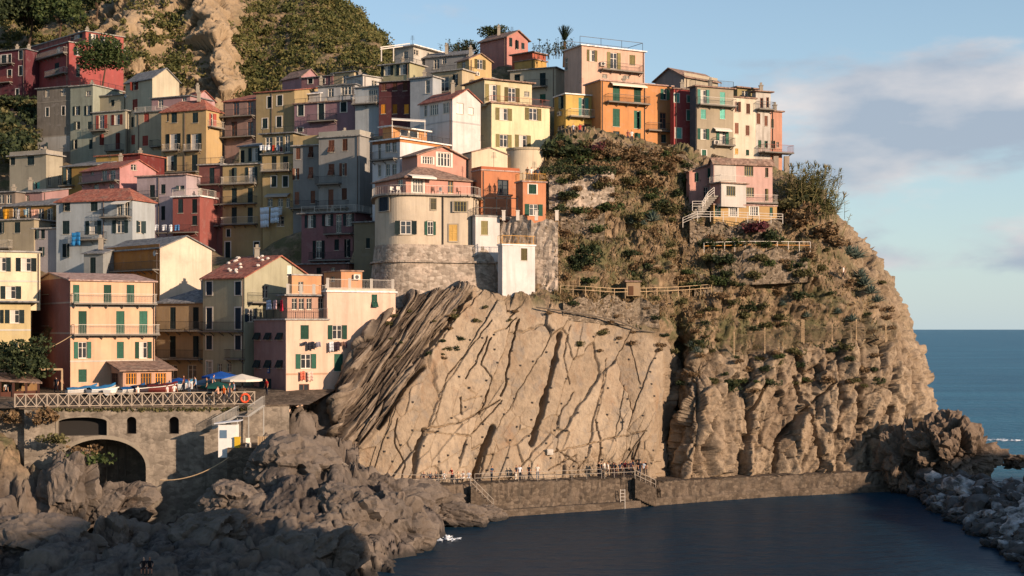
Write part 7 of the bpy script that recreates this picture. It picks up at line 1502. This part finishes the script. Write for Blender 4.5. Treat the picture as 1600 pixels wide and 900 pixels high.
# dry grass over the slope: nobody could count it
LM['mixed'] = leaf_mat('leaf_mixed', [(.05, .06, .022), (.12, .105, .045), (.21, .145, .075), (.30, .21, .11)])
def dry_grass():
    V = []; px, py = CLPX, CLPY; m = (px > 850) & (py < 560) & (py > np.interp(px, [850, 1000, 1060, 1240, 1420], [225, 232, 245, 300, 560])) & (py < np.interp(px, [850, 870, 960, 1037, 1085, 1150, 1420], [474, 479, 498, 536, 552, 556, 530])); idx = np.where(m)[0]; idx = rs.choice(idx, 17000); P = CLIFF[idx]; n = len(P)
    keep = fbm(P*.22, 3, s=501) > -.18; P = P[keep]; n = len(P)
    d = np.c_[rs.normal(size=n)*.35, rs.normal(size=n)*.25-.35, rs.uniform(.5, 1, n)]; d /= np.linalg.norm(d, axis=1, keepdims=True); l = rs.uniform(.18, .6, n)[:,None]; s_ = np.cross(d, rs.normal(size=(n, 3))); s_ = s_/np.linalg.norm(s_, axis=1, keepdims=True)*rs.uniform(.04, .11, n)[:,None]
    V = np.stack([P-s_, P+s_, P+d*l+s_*.3, P+d*l-s_*.3], 1).reshape(-1, 3); t = np.repeat(np.clip(.5+fbm(P*.3, 2, s=7)+rs.uniform(-.3, .3, n), 0, 1), 4)
    o = np_mesh('dry_grass', V, np.arange(n*4).reshape(n, 4), LM['mixed'], 'stuff', attrs={'tint': t}); o['label'] = 'brown dry grass covering the headland slope'; o['category'] = 'grass'
dry_grass()
# scrub on the hill
def scrub():
    px, py = projpx(HILLV); ok = np.where((HILLVEG > .42) & (px > -40) & (px < 640) & (py > -40) & (py < 230))[0]; idx = rs.choice(ok, 2300); P = HILLV[idx]; VV = []; TT = []; cc = []
    for p in P:
        s = rs.uniform(.7, 2.1); c = blob_pts(60, rs, 4)*s*1.25+p-np.array([0, 0, .3*s]); cc.append(c); TT.append(np.full(60, rs.uniform(0, 1)))
    C = np.concatenate(cc); V, Fc, t = leaves(C, .42, rs); tt = np.repeat(np.concatenate(TT), 4)*.6+t*.4
    o = np_mesh('hill_scrub', V, Fc, LM['hill'], 'stuff', attrs={'tint': tt}); o['label'] = 'dense green and ochre scrub covering the hill'; o['category'] = 'scrub'
LM['hill'] = leaf_mat('leaf_hill', [(.035, .045, .014), (.075, .085, .026), (.135, .125, .04), (.20, .16, .06)])
scrub()
# trees
def tree(name, label, p, hgt, rad, mat, n=2600, leaf=.22, lobes=11, trunk=.18):
    root = empty(name, p, label, 'tree'); m = MB(); top = p+Vector((0, 0, hgt*.62)); m.tube([p-Vector((0, 0, .4)), p.lerp(top, .5)+Vector((.1*rad, 0, 0)), top], [trunk, trunk*.75, trunk*.4], 8)
    C = []
    for k in range(lobes):
        a = vr.uniform(0, 6.28); r = rad*vr.uniform(.2, .72); q = p+Vector((math.cos(a)*r, math.sin(a)*r, hgt*vr.uniform(.45, .85))); m.tube([p.lerp(top, vr.uniform(.45, 1)), q], [trunk*.4, trunk*.15], 5)
        nn = n//lobes; d = rs.normal(size=(nn, 3)); d /= np.linalg.norm(d, axis=1, keepdims=True); C.append(np.array(q)+d*(rad*vr.uniform(.3, .5)*rs.uniform(.3, 1.05, nn)**.45)[:,None]*[1, 1, .8])
    m.build('trunk', flat('#4a3a2c', .9), root, p)
    V, Fc, t = leaves(np.concatenate(C)-np.array(p), leaf, rs); me = mesh_from('crown', V, Fc, t); inst('crown', me, LM[mat], root, p)
tree('leafy_tree', 'dense dark tree at the left of the square', at(28, 625, 146.6), 6.8, 3.4, 'dark', 3400, .24, 16)
tree('courtyard_tree', 'round tree standing before the crimson house', at(160, 132, 257), 8.6, 5.0, 'green', 4600, .32, 20)
tree('garden_tree', 'bushy tree on the skyline behind the pink skyline house', at(772, 66, 246), 2.6, 2.8, 'dark', 1500, .22, 12, .1)
tree('garden_tree', 'low tree on the skyline right of the pergola house', at(725, 93, 246), 2.6, 3.2, 'dark', 1500, .22, 12, .1)
tree('hill_tree', 'tall dark evergreen crown in the top left corner', at(45, 70, 300), 13, 7.5, 'dark', 4200, .5, 18, .3)
tree('hill_tree', 'sunlit evergreen above the crimson roof', at(92, 62, 296), 11, 5.0, 'green', 3200, .45, 14, .3)
tree('hill_tree', 'dark evergreen at the far left edge of the hill', at(-8, 72, 296), 12, 6.5, 'dark', 3600, .5, 16, .3)
tree('hill_tree', 'dark evergreen on the rocky part of the hill', at(150, 30, 312), 8, 4.5, 'dark', 2400, .45, 12, .25)
# palm
p = at(882, 105, 224); root = empty('palm_tree', p, 'palm with upswept fronds on the skyline', 'palm'); m = MB(); tp = at(882, 64, 224); m.tube([p, p.lerp(tp, .5), tp], [.3, .24, .22], 8); m.build('trunk', flat('#5a4632', .9), root, p)
for k in range(30):
    a = k*2.4; up = .85+.6*((k*7) % 10)/10; L = 2.7; m = MB(); pts = []
    for j in range(7): t = j/6; pts.append(tp+Vector((math.cos(a)*L*t*math.cos(up)*.8, math.sin(a)*L*t*math.cos(up)*.8, L*t*math.sin(up)*1.0-.3*t*t*L*.35)))
    for j in range(6):
        m.bar(pts[j], pts[j+1], .05)
        for s in (-1, 1):
            d = (pts[j+1]-pts[j]).normalized(); sd = d.cross(Vector((0, 0, 1))).normalized()*s
            for q in (0, .5): b = pts[j].lerp(pts[j+1], q); e = b+sd*.45*(1-j/8)+d*.45; m.poly([b, b+d*.12, e])
    o = m.build('frond', LM['dark'], root, tp, fixn=False)
# bare skyline garden plants (dark stems)
def stems(label, px0, px1, y, D, n, h0, h1):
    p = at((px0+px1)/2, y, D); root = empty('garden_plants', p, label, 'plants'); m = MB(); C = []
    for k in range(n):
        b = at(vr.uniform(px0, px1), y, D+vr.uniform(-1.5, 1.5)); t = b+Vector((vr.uniform(-.3, .3), 0, vr.uniform(h0, h1))); m.bar(b, t, .06)
        for j in range(14): C.append(tuple(b.lerp(t, vr.uniform(.35, 1.05))+Vector((vr.uniform(-.35, .35), vr.uniform(-.3, .3), vr.uniform(-.1, .2)))-p))
    m.build('stem', flat('#3c3328', .9), root, p); V, Fc, t_ = leaves(np.array(C), .22, rs); inst('foliage', mesh_from('foliage', V, Fc, t_), LM['dark'], root, p)
stems('row of tall garden plants left of the palm', 832, 876, 92, 226, 16, 1.4, 3.2); stems('garden plants between the palm and the peach house', 866, 900, 88, 221, 14, 1.2, 2.8); stems('spiky plants on the skyline terrace', 688, 748, 84, 242, 18, .6, 2.4)
for k in range(26):
    x = vr.uniform(-15, 60); y = vr.uniform(160, 245); p = at(x, y, 262-(y-160)*.3); plant('bush', BUSH[vr.randrange(6)], vr.choice(['dark', 'dark', 'olive']), p-Vector((0, 0, 1)), vr.uniform(2, 3.4), 'dark bush on the shaded bank below the wine red house', 'bush', 'bushes of the shaded bank')
# plants by the bridge
plant('bush', BUSH[1], 'green', at(140, 725, 139.3), 1.7, 'bright green bush hanging beside the big arch', 'bush'); plant('bush', BUSH[3], 'dry', at(122, 712, 139.6), 1.4, 'dry brown bush at the left foot of the arch', 'bush'); plant('bush', BUSH[2], 'olive', at(78, 692, 139.5), 1.3, 'olive bush on the bank left of the bridge', 'bush'); plant('bush', BUSH[4], 'dry', at(60, 662, 139.8), 1.6, 'dry bush under the left end of the railing', 'bush'); plant('bush', BUSH[0], 'dry', at(22, 660, 141), 1.5, 'dry bush on the bank at the left edge', 'bush')
me = mesh_from('wall_weeds', *leaves(np.array([list(br(x, 638+rs.uniform(-1, 4), .12)) for x in np.r_[rs.uniform(60, 395, 500)]]), .22, rs)); o = inst('wall_weeds', me, LM['olive']); o['kind'] = 'stuff'; o['label'] = 'green weeds growing along the top of the bridge wall'; o['category'] = 'weeds'
